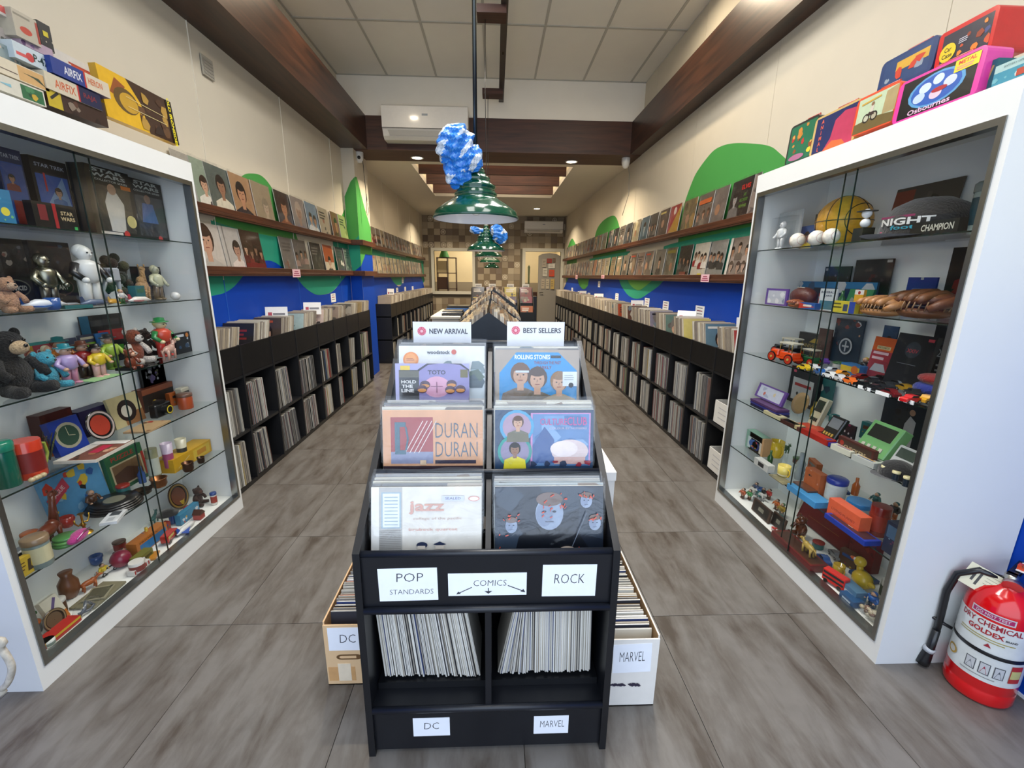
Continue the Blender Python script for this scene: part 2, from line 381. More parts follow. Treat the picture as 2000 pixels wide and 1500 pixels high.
lobe = smooth([px5r(*p, XR) for p in [(190, 1085), (215, 1150), (250, 1188), (285, 1160), (305, 1090)]]); mural(wr, lobe, GRN, XR, -1, 2)
# baseboards
MB().box(XR-.012, YF, 0, XR-.003, 1.30, .012, '#d9dbe0').build('baseboard_right', paint)['kind'] = 'structure'
# pier on the left wall
pier = struct('trim_1', MB().box(XL+.003, 6.12, 0, -1.79, 6.70, ZC, WALLC), paint)
def pier_paint(pts, c, k): MB().add([(x, 6.12-.001-k*.0006, z) for x, z in pts], [tuple(range(len(pts)))], c).build('painted_shape', paint, pier)
pier_paint([(XL+.01, 2.42), (-1.9, 2.50), (-1.85, 2.6), (-1.79, 2.66), (-1.79, 1.3), (XL+.01, 1.3)], GRN, 0)
pier_paint([(XL+.01, 1.85), (-1.87, 1.87), (-1.79, 1.95), (-1.79, 1.4), (XL+.01, 1.4)], TEAL, 1)
pier_paint([(XL+.01, 1.44), (-1.87, 1.5), (-1.79, 1.56), (-1.79, 0), (XL+.01, 0)], BLUE, 2)
MB().add([(-1.789, y, z) for y, z in [(6.12, 2.66), (6.2, 2.67), (6.45, 2.35), (6.7, 2.1), (6.7, 1.3), (6.12, 1.3)]], [tuple(range(6))], GRN).build('painted_shape', paint, pier)
MB().add([(-1.7884, y, z) for y, z in [(6.12, 1.56), (6.35, 1.72), (6.7, 1.72), (6.7, 0), (6.12, 0)]], [tuple(range(5))], BLUE).build('painted_shape', paint, pier)

# upper ceiling: grid bars and lay-in panels
ceil = struct('ceiling', MB().box(XL-.1, YF, ZU+.03, XR+.1, 6.3, ZU+.12, '#d5d2c8'), paint)
gx = [-1.935, -1.325, -.725, -.115, .49, 1.10, 1.70, 1.90-.0]; gy = [YF+.02, .12, 1.33, 2.54, 3.75, 4.96, 6.165]
pm = {}
for i, (a, b) in enumerate(zip(gx, gx[1:])):
    for j, (c, d) in enumerate(zip(gy, gy[1:])):
        k = (round(b-a, 3), round(d-c, 3))
        if k not in pm: pm[k] = MB().box(.006, .006, 0, b-a-.006, d-c-.006, .012, '#e6e2d6').build('ceiling_panel', paint, ceil); o = pm[k]
        else: o = bpy.data.objects.new('ceiling_panel', pm[k].data); COL.objects.link(o); o.parent = ceil
        o.location = (a, c, ZU+.005)
for x in gx[:-1]: MB().box(x-.012, gy[0], ZU-.001, x+.012, gy[-1], ZU+.006, '#b5b2a7').build('grid_bar', paint, ceil)
for y in gy: MB().box(gx[0], y-.012, ZU-.002, gx[-1], y+.012, ZU+.005, '#b5b2a7').build('grid_bar', paint, ceil)
# front lintel, bulkhead over the cross beam
struct('wall_front', MB().box(XL-.2, YF-.15, 3.05, XR+.2, YF, ZU+.1, '#d8d8d4'), paint)
struct('wall_bulkhead', MB().box(XL, 6.17, ZC+.01, XR, 6.32, ZU+.03, '#efe8da'), paint)
# timber beams
struct('trim_2', MB().box(XL+.004, YF, ZC, -1.62, 6.15, 3.375), wood_y)
struct('trim_3', MB().box(1.75, YF, ZC, XR-.004, 6.15, 3.375), wood_y)
struct('trim_4', MB().box(XL+.004, 6.15, ZC-.004, XR-.004, 6.70, 3.375), wood_x)
# low ceiling beyond with the louvred light well
OX0, OX1, OY0, OY1 = -1.20, 1.13, 6.86, 9.45
lowc = struct('ceiling', MB().box(XL, 6.70, ZC, OX0, YB, ZC+.08, '#cfc9ba').box(OX1, 6.70, ZC, XR, YB, ZC+.08, '#cfc9ba').box(OX0, OY1, ZC, OX1, YB, ZC+.08, '#cfc9ba').box(OX0, 6.70, ZC, OX1, OY0, ZC+.08, '#cfc9ba')
   .box(OX0-.02, OY0-.02, ZC+.08, OX0, OY1, 3.55, '#efe2c4').box(OX1, OY0-.02, ZC+.08, OX1+.02, OY1, 3.55, '#efe2c4').box(OX0, OY0-.02, 3.5, OX1, OY1, 3.55, '#efe2c4').box(OX0, OY1, ZC+.08, OX1, OY1+.02, 3.55, '#efe2c4').box(OX0, OY0-.02, ZC+.08, OX1, OY0, 3.55, '#efe2c4'), paint)
tag(lowc, kind='structure')
lv = struct('trim_5', MB().box(OX0, OY0+.01, ZC+.01, OX1, OY0+.04, ZC+.3), wood_x)
for y in (7.5, 8.3, 9.15): MB().box(OX0, y, ZC+.012, OX1, y+.06, ZC+.26).build('louver', wood_x, lv)
# back wall of patchwork tiles with pass-through window and doorway
WX0, WX1, WZ0, WZ1 = -1.66, -.62, 1.02, 2.09      # window hole
DX0, DX1, DZ = .83, 1.80, 2.10
bw = struct('wall_back', MB().box(XL, YB, 0, WX0, YB+.12, ZC+.1, '#6e6658').box(WX0, YB, 0, WX1, YB+.12, WZ0, '#6e6658').box(WX0, YB, WZ1, WX1, YB+.12, ZC+.1, '#6e6658').box(WX1, YB, 0, DX0, YB+.12, ZC+.1, '#6e6658').box(DX0, YB, DZ, DX1, YB+.12, ZC+.1, '#6e6658').box(DX1, YB, 0, XR, YB+.12, ZC+.1, '#6e6658'), paint)
tcols = ['#a89a83', '#a0937e', '#8f826f', '#9a8d79', '#83745f', '#78695a', '#b3a68f', '#7d7064']
tm = {}
low = MB()
P_ = .166
for j in range(18):
    for i in range(24):
        x0, z0 = XL+i*P_-.02, ZC-(j+1)*P_; x1, z1 = min(x0+P_, XR), z0+P_; x0 = max(x0, XL)
        if x1-x0 < .03 or z0 < 0: continue
        if x1 > WX0-.08 and x0 < WX1+.08 and z1 > WZ0-.03 and z0 < WZ1+.05:
            continue
        if x1 > DX0-.03 and x0 < DX1+.05 and z0 < DZ+.03: continue
        c = tcols[(4+rnd.randint(0, 1)) if (i+j) % 2 and rnd.random() < .6 else rnd.choice([0, 1, 2, 3, 6, 7])]
        if z0 < .80: low.box(x0+.002, YB-.008, z0+.002, x1-.002, YB, z1-.002, c); continue
        star = rnd.random() < .16
        b = MB().box(.002, -.008, .002, x1-x0-.002, 0, z1-z0-.002, c)
        if star:
            a = Art(); l = '#d0c6b2'; a.ell(.5, .5, .42, l); a.ell(.5, .5, .35, c)
            for q in range(4): t = q*PI/4; a.line(.5-.4*math.cos(t), .5-.4*math.sin(t), .5+.4*math.cos(t), .5+.4*math.sin(t), .06, l)
            a.ell(.5, .5, .12, l)
            b.art(a, lambda x, y, e: (.002+x*(x1-x0-.004), -.008-e, .002+y*(z1-z0-.004)))
        b.build('tile', paint, bw, (x0, YB, z0))
tag(low.build('lower_tiles', paint, bw), kind='stuff')
def frame(name, x0, x1, z0, z1, t, bottom=True, c='#c9c6b8'):
    b = MB().box(x0-t, YB-.035, z0-(t if bottom else 0), x0, YB+.14, z1+t, c).box(x1, YB-.035, z0-(t if bottom else 0), x1+t, YB+.14, z1+t, c).box(x0, YB-.035, z1, x1, YB+.14, z1+t, c)
    if bottom: b.box(x0, YB-.06, z0-t, x1, YB+.14, z0, c)
    return b.build(name, paint)
tag(frame('window_1', WX0, WX1, WZ0, WZ1, .075), kind='structure')
dr = tag(frame('door_1', DX0, DX1, 0, DZ, .085, False), kind='structure')
leaf = MB().prism([(0, 0), (.60, 0), (.60, 1.98), (.5, 2.03), (.3, 2.055), (.1, 2.03), (0, 1.98)], 0, .04, 'y', '#8f8a80').build('door_leaf', paint, dr, (1.19, YB-.02, .01), (0, 0, .03))
MB().at((.05, -.03, 1.0)).color('#30302f').tube([(0, .03, 0), (0, -.02, 0), (.09, -.02, 0)], .009).build('door_handle', metal, leaf)
# room behind
struct('wall_store', MB().box(XL-.1, 14.7, 0, XR+.1, 14.8, ZC, '#dccfae').box(XL-.2, YB+.12, 0, XL-.05, 14.8, ZC, '#d9c9a3').box(XR+.05, YB+.12, 0, XR+.2, 14.8, ZC, '#d9c9a3'), paint)
struct('ceiling', MB().box(XL-.2, YB+.12, ZC, XR+.2, 14.8, ZC+.1, '#cfc9ba'), paint)
struct('trim_6', MB().box(XL-.05, 14.55, 0, XR, 14.7, 1.24, '#9c9383'), paint)

# ---------------------------------------------------------------- lamps of the room and added ceiling panels
def spot_disc(x, y, z, label, power=46, r=.07):
    t = thing('downlight', label, 'ceiling light', (x, y, z), group='recessed downlights')
    MB().lathe([(r, 0), (r+.018, -.004), (r+.018, -.008), (r, -.01), (r-.004, -.004)], 24, '#e8e4da', cap=False).build('trim_ring', plastic, t)
    MB().lathe([(r-.003, -.006), (.001, -.0062)], 24, '#ffffff', cap=False).build('diffuser', lamp_glow, t)
    a = area('downlight_beam', (x, y, z-.02), (0, 0, 0), r*1.7, r*1.7, power, (1, .84, .62), 'DISK'); a.data.spread = 3.0 if z > 3.5 else 2.4
spot_disc(-1.05, 6.49, ZC-.004, 'round downlight in the cross beam, left of the green lamps')
spot_disc(1.05, 6.53, ZC-.004, 'round downlight in the cross beam, right of the green lamps')
spot_disc(-1.06, 10.9, ZC, 'small round downlight in the far low ceiling, left one')
spot_disc(.98, 10.9, ZC, 'small round downlight in the far low ceiling, right one')
spot_disc(1.25, 4.2, ZU, 'round downlight in the panelled ceiling by the right beam', 20)
spot_disc(-1.25, 4.2, ZU, 'round downlight in the panelled ceiling by the left beam', 17)
for x, y, nm in ((-.42, .73, 'left one above the entrance'), (.80, .73, 'right one above the entrance'), (.19, 1.94, 'middle one between the display cabinets'), (-.42, 3.14, 'left one behind the front kiosk'), (.80, 3.14, 'right one behind the front kiosk')):  # unseen panels, added out of view to brighten the aisle and cabinet interiors
    t = thing('added_light_panel', f'unseen flat LED light panel added in the grid ceiling, {nm}', 'ceiling light', (x, y, ZU-.012))
    MB().box(-.29, -.59, 0, .29, .59, .012, '#e8e8e4').build('frame', plastic, t); MB().box(-.27, -.57, -.002, .27, .57, 0, '#ffffff').build('diffuser', added_panel_glow, t)
    area('added_panel_light', (x, y, ZU-.03), (0, 0, 0), .54, 1.14, 5 if y < 1 else (29 if y < 2 else 20), (1, .96, .9)).data.spread = 2.0 if y < 3 else 2.7
area('light_well', (0, 8.2, 3.46), (0, 0, 0), 2.0, 2.2, 62, (1, .82, .6))
area('store_light', (-.6, 13.5, 2.9), (0, 0, 0), .8, .8, 55, (1, .86, .65))
area('store_light', (1.2, 13.5, 2.9), (0, 0, 0), .5, .5, 20, (1, .86, .65))

# pendant lamps
def make_lamp():
    t = thing('pendant_lamp', None, 'lamp')
    out = [(.172, 0), (.176, .004), (.172, .01), (.165, .028), (.15, .04), (.125, .058), (.10, .072), (.082, .086), (.086, .092), (.086, .098), (.078, .104), (.077, .116), (.081, .121), (.08, .126), (.066, .134), (.055, .146), (.058, .151), (.056, .156), (.044, .163), (.036, .178), (.038, .183), (.032, .19), (.022, .204), (.02, .22)]
    MB().lathe(out, 48, '#063f2b', cap=False).build('shade', enamel, t)
    MB().lathe([(.171, .0005), (.145, .036), (.1, .064), (.06, .09), (.03, .1), (.001, .1)], 48, '#f3f1ee', cap=False).build('lining', enamel, t)
    MB().lathe([(.02, .215), (.02, .245), (.014, .252), (.014, .27), (.008, .275)], 20, '#d9d4c8').build('socket', metal, t)
    MB().ball(0, 0, .055, .03, .03, .04, '#f5f2ea').build('bulb', enamel, t)
    return t
L0 = make_lamp(); L0.location = (-.078, 1.90, 1.672)
L0['label'] = 'green enamel pendant lamp nearest the camera, blue and white bag beside it'
L0['group'] = 'green pendant lamps over the centre aisle'
lampspots = [(-.083, 4.22, 1.672, 'second green pendant lamp from the front, partly behind the first'), (-.085, 5.8, 1.68, 'third green pendant lamp from the front'), (-.083, 7.6, 1.665, 'fourth green pendant lamp from the front, small and dark'), (-.075, 10.3, 1.62, 'farthest green pendant lamp, just before the tiled back wall')]
MB().tube([(0, .0, .26), (0, 0, 1.2), (.003, 0, 2.13)], .0085, 10, '#4a4c4a').build('pipe', metal, L0)
for x, y, z, lb in lampspots:
    o = dup(L0); o.location = (x, y, z); o['label'] = lb
    for ch in list(o.children):
        if ch.name.startswith('pipe'): bpy.data.objects.remove(ch)
    MB().tube([(0, 0, .26), (.004, 0, .8), (-.003, 0, 1.3), (.0, 0, (3.50 if y < 6.1 else (2.98 if y < 6.86 or y > 9.4 else 3.2))-z)], .0035, 6, '#22201e').build('cable', plastic, o)
# bundle of blue and white netted bag hanging at the first lamp
def netbag(path, radii, seed, name, label, cols=('#1f78d8', '#dfe6ee')):
    r_ = random.Random(seed); n = 40; pts = smooth([tuple(p)+(q,) for p, q in zip(path, radii)], 11); b = MB(); vs_ = []; fs = []
    for k, p in enumerate(pts):
        c = Vector(p[:3]); R_ = p[3]; d = (Vector(pts[min(k+1, len(pts)-1)][:3])-Vector(pts[max(0, k-1)][:3])).normalized()
        a = d.cross(Vector((0, 1, .1))).normalized(); e = a.cross(d)
        for i in range(n): t = 2*PI*i/n; q = R_*(1+.13*math.sin(4*t+k*.35)+.07*math.sin(9*t-k*.6)+.015*r_.uniform(-1, 1)); vs_.append(tuple(c+(a*math.cos(t)+e*math.sin(t)*.8)*q))
    for k in range(len(pts)-1):
        for i in range(n):
            j = (i+1) % n; w_ = math.sin(k*.42+1.3*math.sin(i*.157+seed))+.5*math.sin(i*.157*2+k*.1) > .62; c = (cols[1] if (i+k) % 3 else '#b9c6d6') if w_ else (cols[0] if (i-k) % 4 else '#4f9ae6')
            b.add([vs_[q] for q in (k*n+i, k*n+j, k*n+n+j, k*n+n+i)], [(0, 1, 2, 3)], c, True)
    o = b.build(name, plastic); return tag(o, label, 'plastic bag')
def at_y(u, v, y): return tuple(on(u, v, y=y))
netbag([at_y(u, v, 1.84) for u, v in ((872, 246), (880, 262), (893, 288), (908, 306), (925, 318), (938, 330))], [.014, .060, .070, .056, .048, .014], 3, 'netted_bag', 'blue and white netted plastic bag drooping over the nearest green lamp')
netbag([at_y(u, v, 1.86) for u, v in ((893, 305), (890, 325), (902, 345), (918, 358))], [.012, .048, .05, .02], 5, 'netted_bag', 'lower blue and cream netted bag resting on the nearest lamp shade')
netbag([at_y(u, v, 4.15) for u, v in ((958, 446), (970, 452), (978, 464), (981, 476))], [.02, .06, .06, .03], 8, 'netted_bag', 'blue and white netted bag hanging on the second lamp')
netbag([at_y(u, v, 4.2) for u, v in ((918, 447), (930, 450), (944, 452))], [.02, .03, .02], 9, 'netted_bag', 'small scrap of blue netted bag left of the second lamp')
# hanging rail with timber blocks
rail = thing('hanging_rail', 'dark rail with timber blocks running under the panelled ceiling', 'rail')
MB().box(.045, 3.3, 3.56, .105, 6.16, 3.585, '#3b342d').build('bar', blackwood, rail)
for y in (4.12, 5.74): MB().box(-.15, y, 3.50, .09, y+.16, 3.56).build('block', wood_x, rail)
for y in (3.4, 4.9): MB().tube([(.075, y, 3.54), (.075, y, ZU)], .006, 6, '#3b342d').build('hanger', metal, rail)

# air conditioners
def aircon(label, x0, x1, y, z0, z1, d, open_=True):
    t = thing('air_conditioner', label, 'air conditioner', ((x0+x1)/2, y, z0)); W, H = x1-x0, z1-z0
    body = [(0, H), (-d*.82, H), (-d, H*.93), (-d, H*.3), (-d*.93, H*.26), (-d*.8, .03), (-d*.6, 0), (0, 0)]
    MB().prism(body, -W/2, W/2, 'x', '#f4f0e8').build('housing', plastic, t)
    MB().box(-W/2-.001, -d-.002, H*.285, W/2+.001, -d*.9, H*.30, '#23211f').build('air_slot', plastic, t)
    MB().add([(-W*.44, -d*.945, H*.24), (W*.44, -d*.945, H*.24), (W*.42, -d*.85, H*.09), (-W*.42, -d*.85, H*.09)], [(0, 1, 2, 3)], '#c9c5bb').build('louver', plastic, t)
    MB().box(-.035, -d-.002, H*.66, .035, -d, H*.72, '#8f9aa5').build('display', plastic, t)
    return t
ac = aircon('white wall air conditioner mounted on the dark cross beam', -1.36, -.33, 6.149, 3.06, 3.43, .26)
ac2 = aircon('white air conditioner high on the tiled back wall above the doorway', .78, 1.80, YB-.01, 2.57, 2.87, .22)
# cameras
def dome(label, x, y, z, lens):
    t = thing('security_camera', label, 'camera', (x, y, z))
    MB().lathe([(.001, -.13), (.025, -.125), (.045, -.10), (.055, -.05), (.056, 0)], 20, '#ebe8e0').build('housing', plastic, t)
    if lens: MB().ball(.01, -.045, -.07, .022, .022, .022, '#111111', 12, 8).build('lens', plastic, t)
    MB().tube([(.04, 0, -.03), (.05, .0, -.3), (.06, 0, -.55), (.05, 0, -.72), (.065, 0, -.8), (.08, 0, -.72), (.06, 0, -.5)] if lens else [(.02, 0, -.03), (.06, 0, -.2), (.07, 0, -.45), (.0, 0, -.72)], .004, 6, '#3a3833' if lens else '#8c867b').build('cord', plastic, t)
dome('white camera with black lens in the left corner of the cross beam', -1.77, 6.30, ZC-.003, True)
dome('white camera in the right corner of the cross beam', 1.74, 6.3, ZC-.003, False)
vt = thing('wall_vent', 'small grey louvred vent high on the left wall', 'vent', (XL+.011, 3.44, 2.79))
MB().box(0, -.06, -.06, .008, .06, .06, '#b9b3a4').build('frame', plastic, vt)
for k in range(5): MB().box(.008, -.05, -.048+k*.02, .011, .05, -.036+k*.02, '#aaa498').build('slat', plastic, vt)

# ================================================================ WALL LEDGES
def ledge(label, side, y0, y1, z, name='record_ledge', extra=None):
    s = 1 if side == 'left' else -1; X = XL if side == 'left' else XR
    t = thing(name, label, 'ledge', (X+s*.006, (y0+y1)/2, z)); h = (y1-y0)/2
    f = lambda a, b: (min(s*a, s*b), max(s*a, s*b))
    a, b = f(0, .062); MB().box(a, -h, .006, b, h, .028).build('board', ledge_wood, t)
    a, b = f(.056, .068); MB().box(a, -h, .0, b, h, .066, ch=.003).build('lip', ledge_wood, t)
    a, b = f(.066, .073); MB().box(a, -h, .012, b, h, .03, ch=.002).build('moulding', ledge_wood, t)
    if extra: extra(t, h)
    return t
def wrap(t, h):   # ledge carried round the pier
    MB().box(.056, h-.072, 0, .222, h-.006, .066, ch=.003).build('pier_board', ledge_wood, t); MB().box(.17, h-.01, .0, .222, h+.56, .066, ch=.003).build('pier_board', ledge_wood, t)
ledge('upper dark wood record ledge on the left wall before the pier', 'left', 2.585, 6.115, 1.822, extra=wrap)
ledge('lower dark wood record ledge on the left wall before the pier', 'left', 2.585, 6.115, 1.428, extra=wrap)
ledge('upper dark wood record ledge on the left wall beyond the pier', 'left', 6.71, 12.3, 1.835)
ledge('lower dark wood record ledge on the left wall beyond the pier', 'left', 6.71, 12.3, 1.405)
ledge('long upper dark wood record ledge on the right wall', 'right', 2.62, 12.2, 1.84)
ledge('long lower dark wood record ledge on the right wall', 'right', 2.62, 12.2, 1.412)

# ================================================================ RECORD SLEEVES
MUTE = ['#8b8178', '#6f675f', '#9a8f80', '#7b6a58', '#a89c8c', '#5c5650', '#857a86', '#6d7a80', '#937f6a', '#b0a595']
SK = ['#c79d80', '#b98a6c', '#a4795c', '#8f6a52']
def cover(kind, bgc=None, **k):
    a = Art(1); bgc = bgc or pick(*MUTE); a.rect(0, 0, 1, 1, bgc)
    if kind == 'portrait':
        if 'bg2' in k: a.rect(0, 0, 1, .4, k['bg2'])
        a.face(k.get('cx', .5), k.get('cy', .55), k.get('r', .18), k.get('skin', SK[0]), k.get('hair', '#241914'), k.get('coat', '#3a3635'), k.get('beard', False))
        if 'title' in k: a.rect(.08, .87, .7, .93, k['title'])
    elif kind == 'duo':
        a.face(.34, .5, .14, SK[0], '#3a2a20', k.get('coat', '#e0dacb')); a.face(.68, .45, .14, SK[1], '#1f1815', k.get('coat', '#514a44'))
    elif kind == 'group':
        n = k.get('n', 4)
        for i in range(n): a.face(.16+.68*i/(n-1)+rnd.uniform(-.02, .02), k.get('cy', .55)+rnd.uniform(-.06, .06), .085, pick(*SK), pick('#241914', '#4a3324', '#15110f'), k['coats'][i % len(k['coats'])] if 'coats' in k else pick('#2c2a2a', '#4b4038', '#7a2a26'))
        if 'title' in k: a.rect(.1, .86, .9, .94, k['title'])
    elif kind == 'bars':
        a.bars(.12, .8, .8, 3, .05, k.get('ink', '#3b3734'))
        a.noise(5, [k.get('c2', '#c0b8ac'), k.get('c3', '#8a5a48'), '#4a4542'], .1, .1, .9, .6, .18)
    else:
        a.noise(k.get('n', 9), k.get('cols', MUTE), 0, 0, 1, 1, .3)
        a.ell(rnd.uniform(.3, .7), rnd.uniform(.3, .6), .14, pick(*SK), n=12)
        if rnd.random() < .6: a.bars(.1, .86, .8, 1, .06, pick('#e9e2d2', '#241f1d', '#a33d2c', '#d9c36b'))
    return a
def sleeve_mb(a, w_=.315, h=.315, t=.005, base='#cfcac0'):
    return MB().panel(w_, h, t, a, base)
def sheet(w_, h, amp=.003, nx=6, nz=6, y=-.004, seed=0):
    r_ = random.Random(seed); b = MB(); g = [[(w_*(i/nx-.5), y-amp*abs(r_.uniform(-1, 1)) if 0 < i < nx and 0 < j < nz else y, h*j/nz+(r_.uniform(0, .008) if j == nz else 0)) for i in range(nx+1)] for j in range(nz+1)]
    for j in range(nz):
        for i in range(nx): b.add([g[j][i], g[j][i+1], g[j+1][i+1], g[j+1][i]], [(0, 1, 2, 3)], '#ffffff', True)
    return b
def record(name, a, label, group, loc, rot, w_=.315, h=.315, t=.005, base='#cfcac0', wrap_=True, parent=None):
    th = thing(name, label, 'record', loc, group=group, rot=rot)
    sleeve_mb(a, w_, h, t, base).build('sleeve', gloss, th)
    if wrap_: sheet(w_+.012, h+.012, .0035, y=-t/2-.0022, seed=rnd.randint(0, 999)).build('plastic_cover', film, th)
    return th
# records on the wall ledges. (left edge column in the photograph, cover)
def wall_row(side, level, entries, z, X, seen):
    s = 1 if side == 'left' else -1
    for k, (y, art_, desc) in enumerate(entries):
        y = max(y, 2.78)
        lab = f'{desc}, {level} {side} ledge, {seen(k)}'
        t = record('record_sleeve', art_, lab, f'records along the {level} {side} wall ledge', (X+s*.047, y, z), (-.135, 0, s*PI/2), wrap_=(y < 5.2))
        t.rotation_euler = Euler((-.105-.01*rnd.random(), 0, s*(PI/2+.035)))
def ys_left(us, xa, z, base): return [y_at(base(u), xa, z) for u in us]
b5 = lambda u: 360+u/4
b5r = lambda u: 1080+u/4.1674
P3 = dict
LU = [(8-130, cover('bars', '#a69f92', ink='#2e2b2a', c3='#b88870'), 'grey sleeve with a dark heading'),
      (20, cover('duo', '#8d9a86'), 'greenish sleeve showing two heads'),
      (140, cover('portrait', '#58615a', skin='#9a7258', coat='#d8cfb8', hair='#2b221c', cy=.58), 'grey green sleeve, figure in a white shirt'),
      (332, cover('portrait', '#a8825e', skin='#bd8a68', coat='#25242a', hair='#15110f', cx=.42, cy=.55, r=.21), 'tan sleeve with a black haired man'),
      (505, cover('portrait', '#9c8c72', skin='#b9a48c', hair='#8a7d68', coat='#b5a78e', cx=.6, cy=.4), 'sand coloured sleeve with a pale seated figure'),
      (688, cover('portrait', '#2d2726', skin='#b07a58', hair='#2b1511', coat='#8a4a2c', bg2='#3a3a44', r=.23), 'dark sleeve with a long red haired portrait'),
      (815, cover('portrait', '#8d837e', skin='#a5836f', hair='#b5a394', coat='#7f7a88', r=.24), 'pale sleeve with a close up face'),
      (930, cover('duo', '#6f8aa0', coat='#dfe0e0'), 'light blue sleeve with two pale figures'),
      (1030, cover('bars', '#9d927f', c2='#b7ad98'), 'beige sleeve with a shiny cover'),
      (1130, cover('portrait', '#6e4634', skin='#9c6a50', coat='#4a2c22'), 'reddish brown sleeve with a portrait'),
      (1192, cover('bars', '#8f9a62', c2='#a2aa72', c3='#6f7a48'), 'olive green sleeve')]
ent = [(y_at(b5(u), -1.935, 2.14)+.157, a, d) for u, a, d in LU]
wall_row('left', 'upper', ent, 1.852, XL, lambda k: ordn(k)+' from the cabinet')
LL = [(60, cover('portrait', '#c9bfb4', skin='#c79a80', hair='#3a241d', coat='#b7b0a8', cx=.3, cy=.62, r=.26), 'pale sleeve with a dark haired woman in white'),
      (262, cover('portrait', '#bdb6ae', skin='#b58a74', hair='#2a1e1c', coat='#e2d2c8', cx=.55, cy=.5, r=.16).rect(.1, 0, .14, 1, '#8a857f').rect(.5, .0, .93, .12, '#c05a7e').rect(.86, 0, .97, .85, '#c05a7e'), 'white and pink sleeve with a standing woman'),
      (415, cover('group', '#3a241a', n=4, coats=['#5a1f1c', '#7a2420', '#3a1a16'], cy=.5).rect(0, 0, 1, .22, '#6d1d1e'), 'dark red sleeve with a group of people'),
      (728, cover('bars', '#77706a', c2='#8b837a', ink='#5a544f'), 'plain grey brown sleeve'),
      (835, cover('group', '#6b645e', n=3, coats=['#a88b80', '#877068']), 'grey sleeve with three people'),
      (968, cover('bars', '#33332f', ink='#77726a', c2='#55544c', c3='#3a3a36'), 'black sleeve with grey writing'),
      (1072, cover('portrait', '#a5542c', skin='#c9a48a', coat='#222222', r=.15, cy=.4, bg2='#cbbfa8'), 'orange and white sleeve with a small portrait'),
      (1170, cover('bars', '#4d4a45', c2='#d6d0c4'), 'dark grey sleeve with a white tag'),
      (1235, cover('bars', '#6a6f66', c2='#b8bdb0'), 'grey green sleeve')]
ent = [(y_at(b5(u), -1.935, 1.75)+.157, a, d) for u, a, d in LL]
wall_row('left', 'lower', ent, 1.458, XL, lambda k: ordn(k)+' from the cabinet')
BR = ['#84796a', '#75695c', '#6b6055', '#93876f', '#8a7e6c', '#5a5048', '#7c7468', '#6a6a64', '#9a8c72', '#54493f']
def cname(c):
    r_, g, b = [int(c[i:i+2], 16) for i in (1, 3, 5)]
    l = (r_+g+b)/3; return ('dark ' if l < 92 else ('pale ' if l > 135 else ''))+('brown' if r_-b > 18 else 'grey')
def filler(y0, y1, step, jit=.05):
    out = []; y = y0
    while y < y1:
        c = pick(*BR); kd = pick('blob', 'bars', 'portrait', 'group', 'blob')
        a = cover(kd, c, cols=[pick(*BR) for _ in range(3)]+[pick(*MUTE)])
        out.append((y, a, {'blob': 'mottled ', 'bars': 'lettered ', 'portrait': 'portrait ', 'group': 'group picture '}[kd]+cname(c)+' sleeve')); y += step+rnd.uniform(-jit, jit)*step
    return out
ent = [(y_at(710, -1.9, 1.9)+.14, cover('portrait', '#c99b2c', skin='#3a3428', hair='#222018', coat='#33302a', r=.2), 'yellow sleeve with a dark figure'), (7.05, cover('bars', '#c7a03c', c2='#5a4a2a', c3='#35302a'), 'mustard yellow sleeve')]+filler(7.36, 12.1, .29)
wall_row('left', 'upper', ent, 1.865, XL, lambda k: ordn(k)+' beyond the pier')
ent = filler(7.0, 12.1, .30)
wall_row('left', 'lower', ent, 1.435, XL, lambda k: ordn(k)+' beyond the pier')
# right wall, listed from the display cabinet inwards: right edge column of each cover
RU = [(1705, cover('blob', '#5b5350', cols=['#6e6460', '#8a7c72', '#45403d']), 'brown grey sleeve half behind the cabinet'),
      (1652, cover('portrait', '#262322', skin='#9a9590', hair='#1d1b1a', coat='#6a6662', cx=.26, cy=.55, r=.12).text('ELVIS', .7, .8, .11, '#c9302a', w=.4, bold=.03).text('AS', .72, .62, .07, '#5f9a3c').text('RECORDED', .7, .5, .07, '#5f9a3c', w=.36).text('MEMPHIS', .7, .36, .07, '#7aa63c', w=.34), 'black sleeve with red and green lettering'),
      (1445, cover('blob', '#6b615a', cols=['#776c64', '#5c534d']), 'plain brown grey sleeve'),
      (1325, cover('group', '#675d52', n=3, coats=['#5a5048', '#7a6e60'], cy=.4).rect(.1, .72, .9, .84, '#c7622c'), 'brown sleeve with an orange title'),
      (1188, cover('blob', '#6f6245', cols=['#80724e', '#5c5138', '#9a7a44']), 'olive brown mottled sleeve'),
      (1056, cover('bars', '#7a6a50', c2='#5b4e3c').poly([(0, 0), (1, 0), (1, 1), (.1, 1)], '#b98a2a').poly([(0, 0), (0, 1), (1, 1)], '#a1282b').ell(.5, .82, .12, '#f0dcd0'), 'red and yellow diagonal sleeve'),
      (962, cover('blob', '#54443c', cols=['#5f5048', '#473a34']), 'dark brown sleeve'),
      (868, cover('group', '#3c3a38', n=3, coats=['#6b6660', '#4a4643']), 'dark sleeve with a group'),
      (795, cover('portrait', '#455a66', skin='#7c8a90', coat='#3a4a52'), 'blue grey sleeve with a portrait'),
      (722, cover('blob', '#857c66', cols=['#9a9078', '#6a624f', '#c0b48e']), 'crinkled sand coloured sleeve'),
      (655, cover('portrait', '#3d4042', skin='#8a7a6c'), 'dark slate sleeve'), (598, cover('bars', '#6a6258'), 'grey lettered sleeve'),
      (545, cover('portrait', '#33322f'), 'black portrait sleeve'), (498, cover('blob', '#3f4348'), 'slate mottled sleeve'), (448, cover('bars', '#6d6a58', c2='#8b8a70'), 'moss coloured sleeve')]
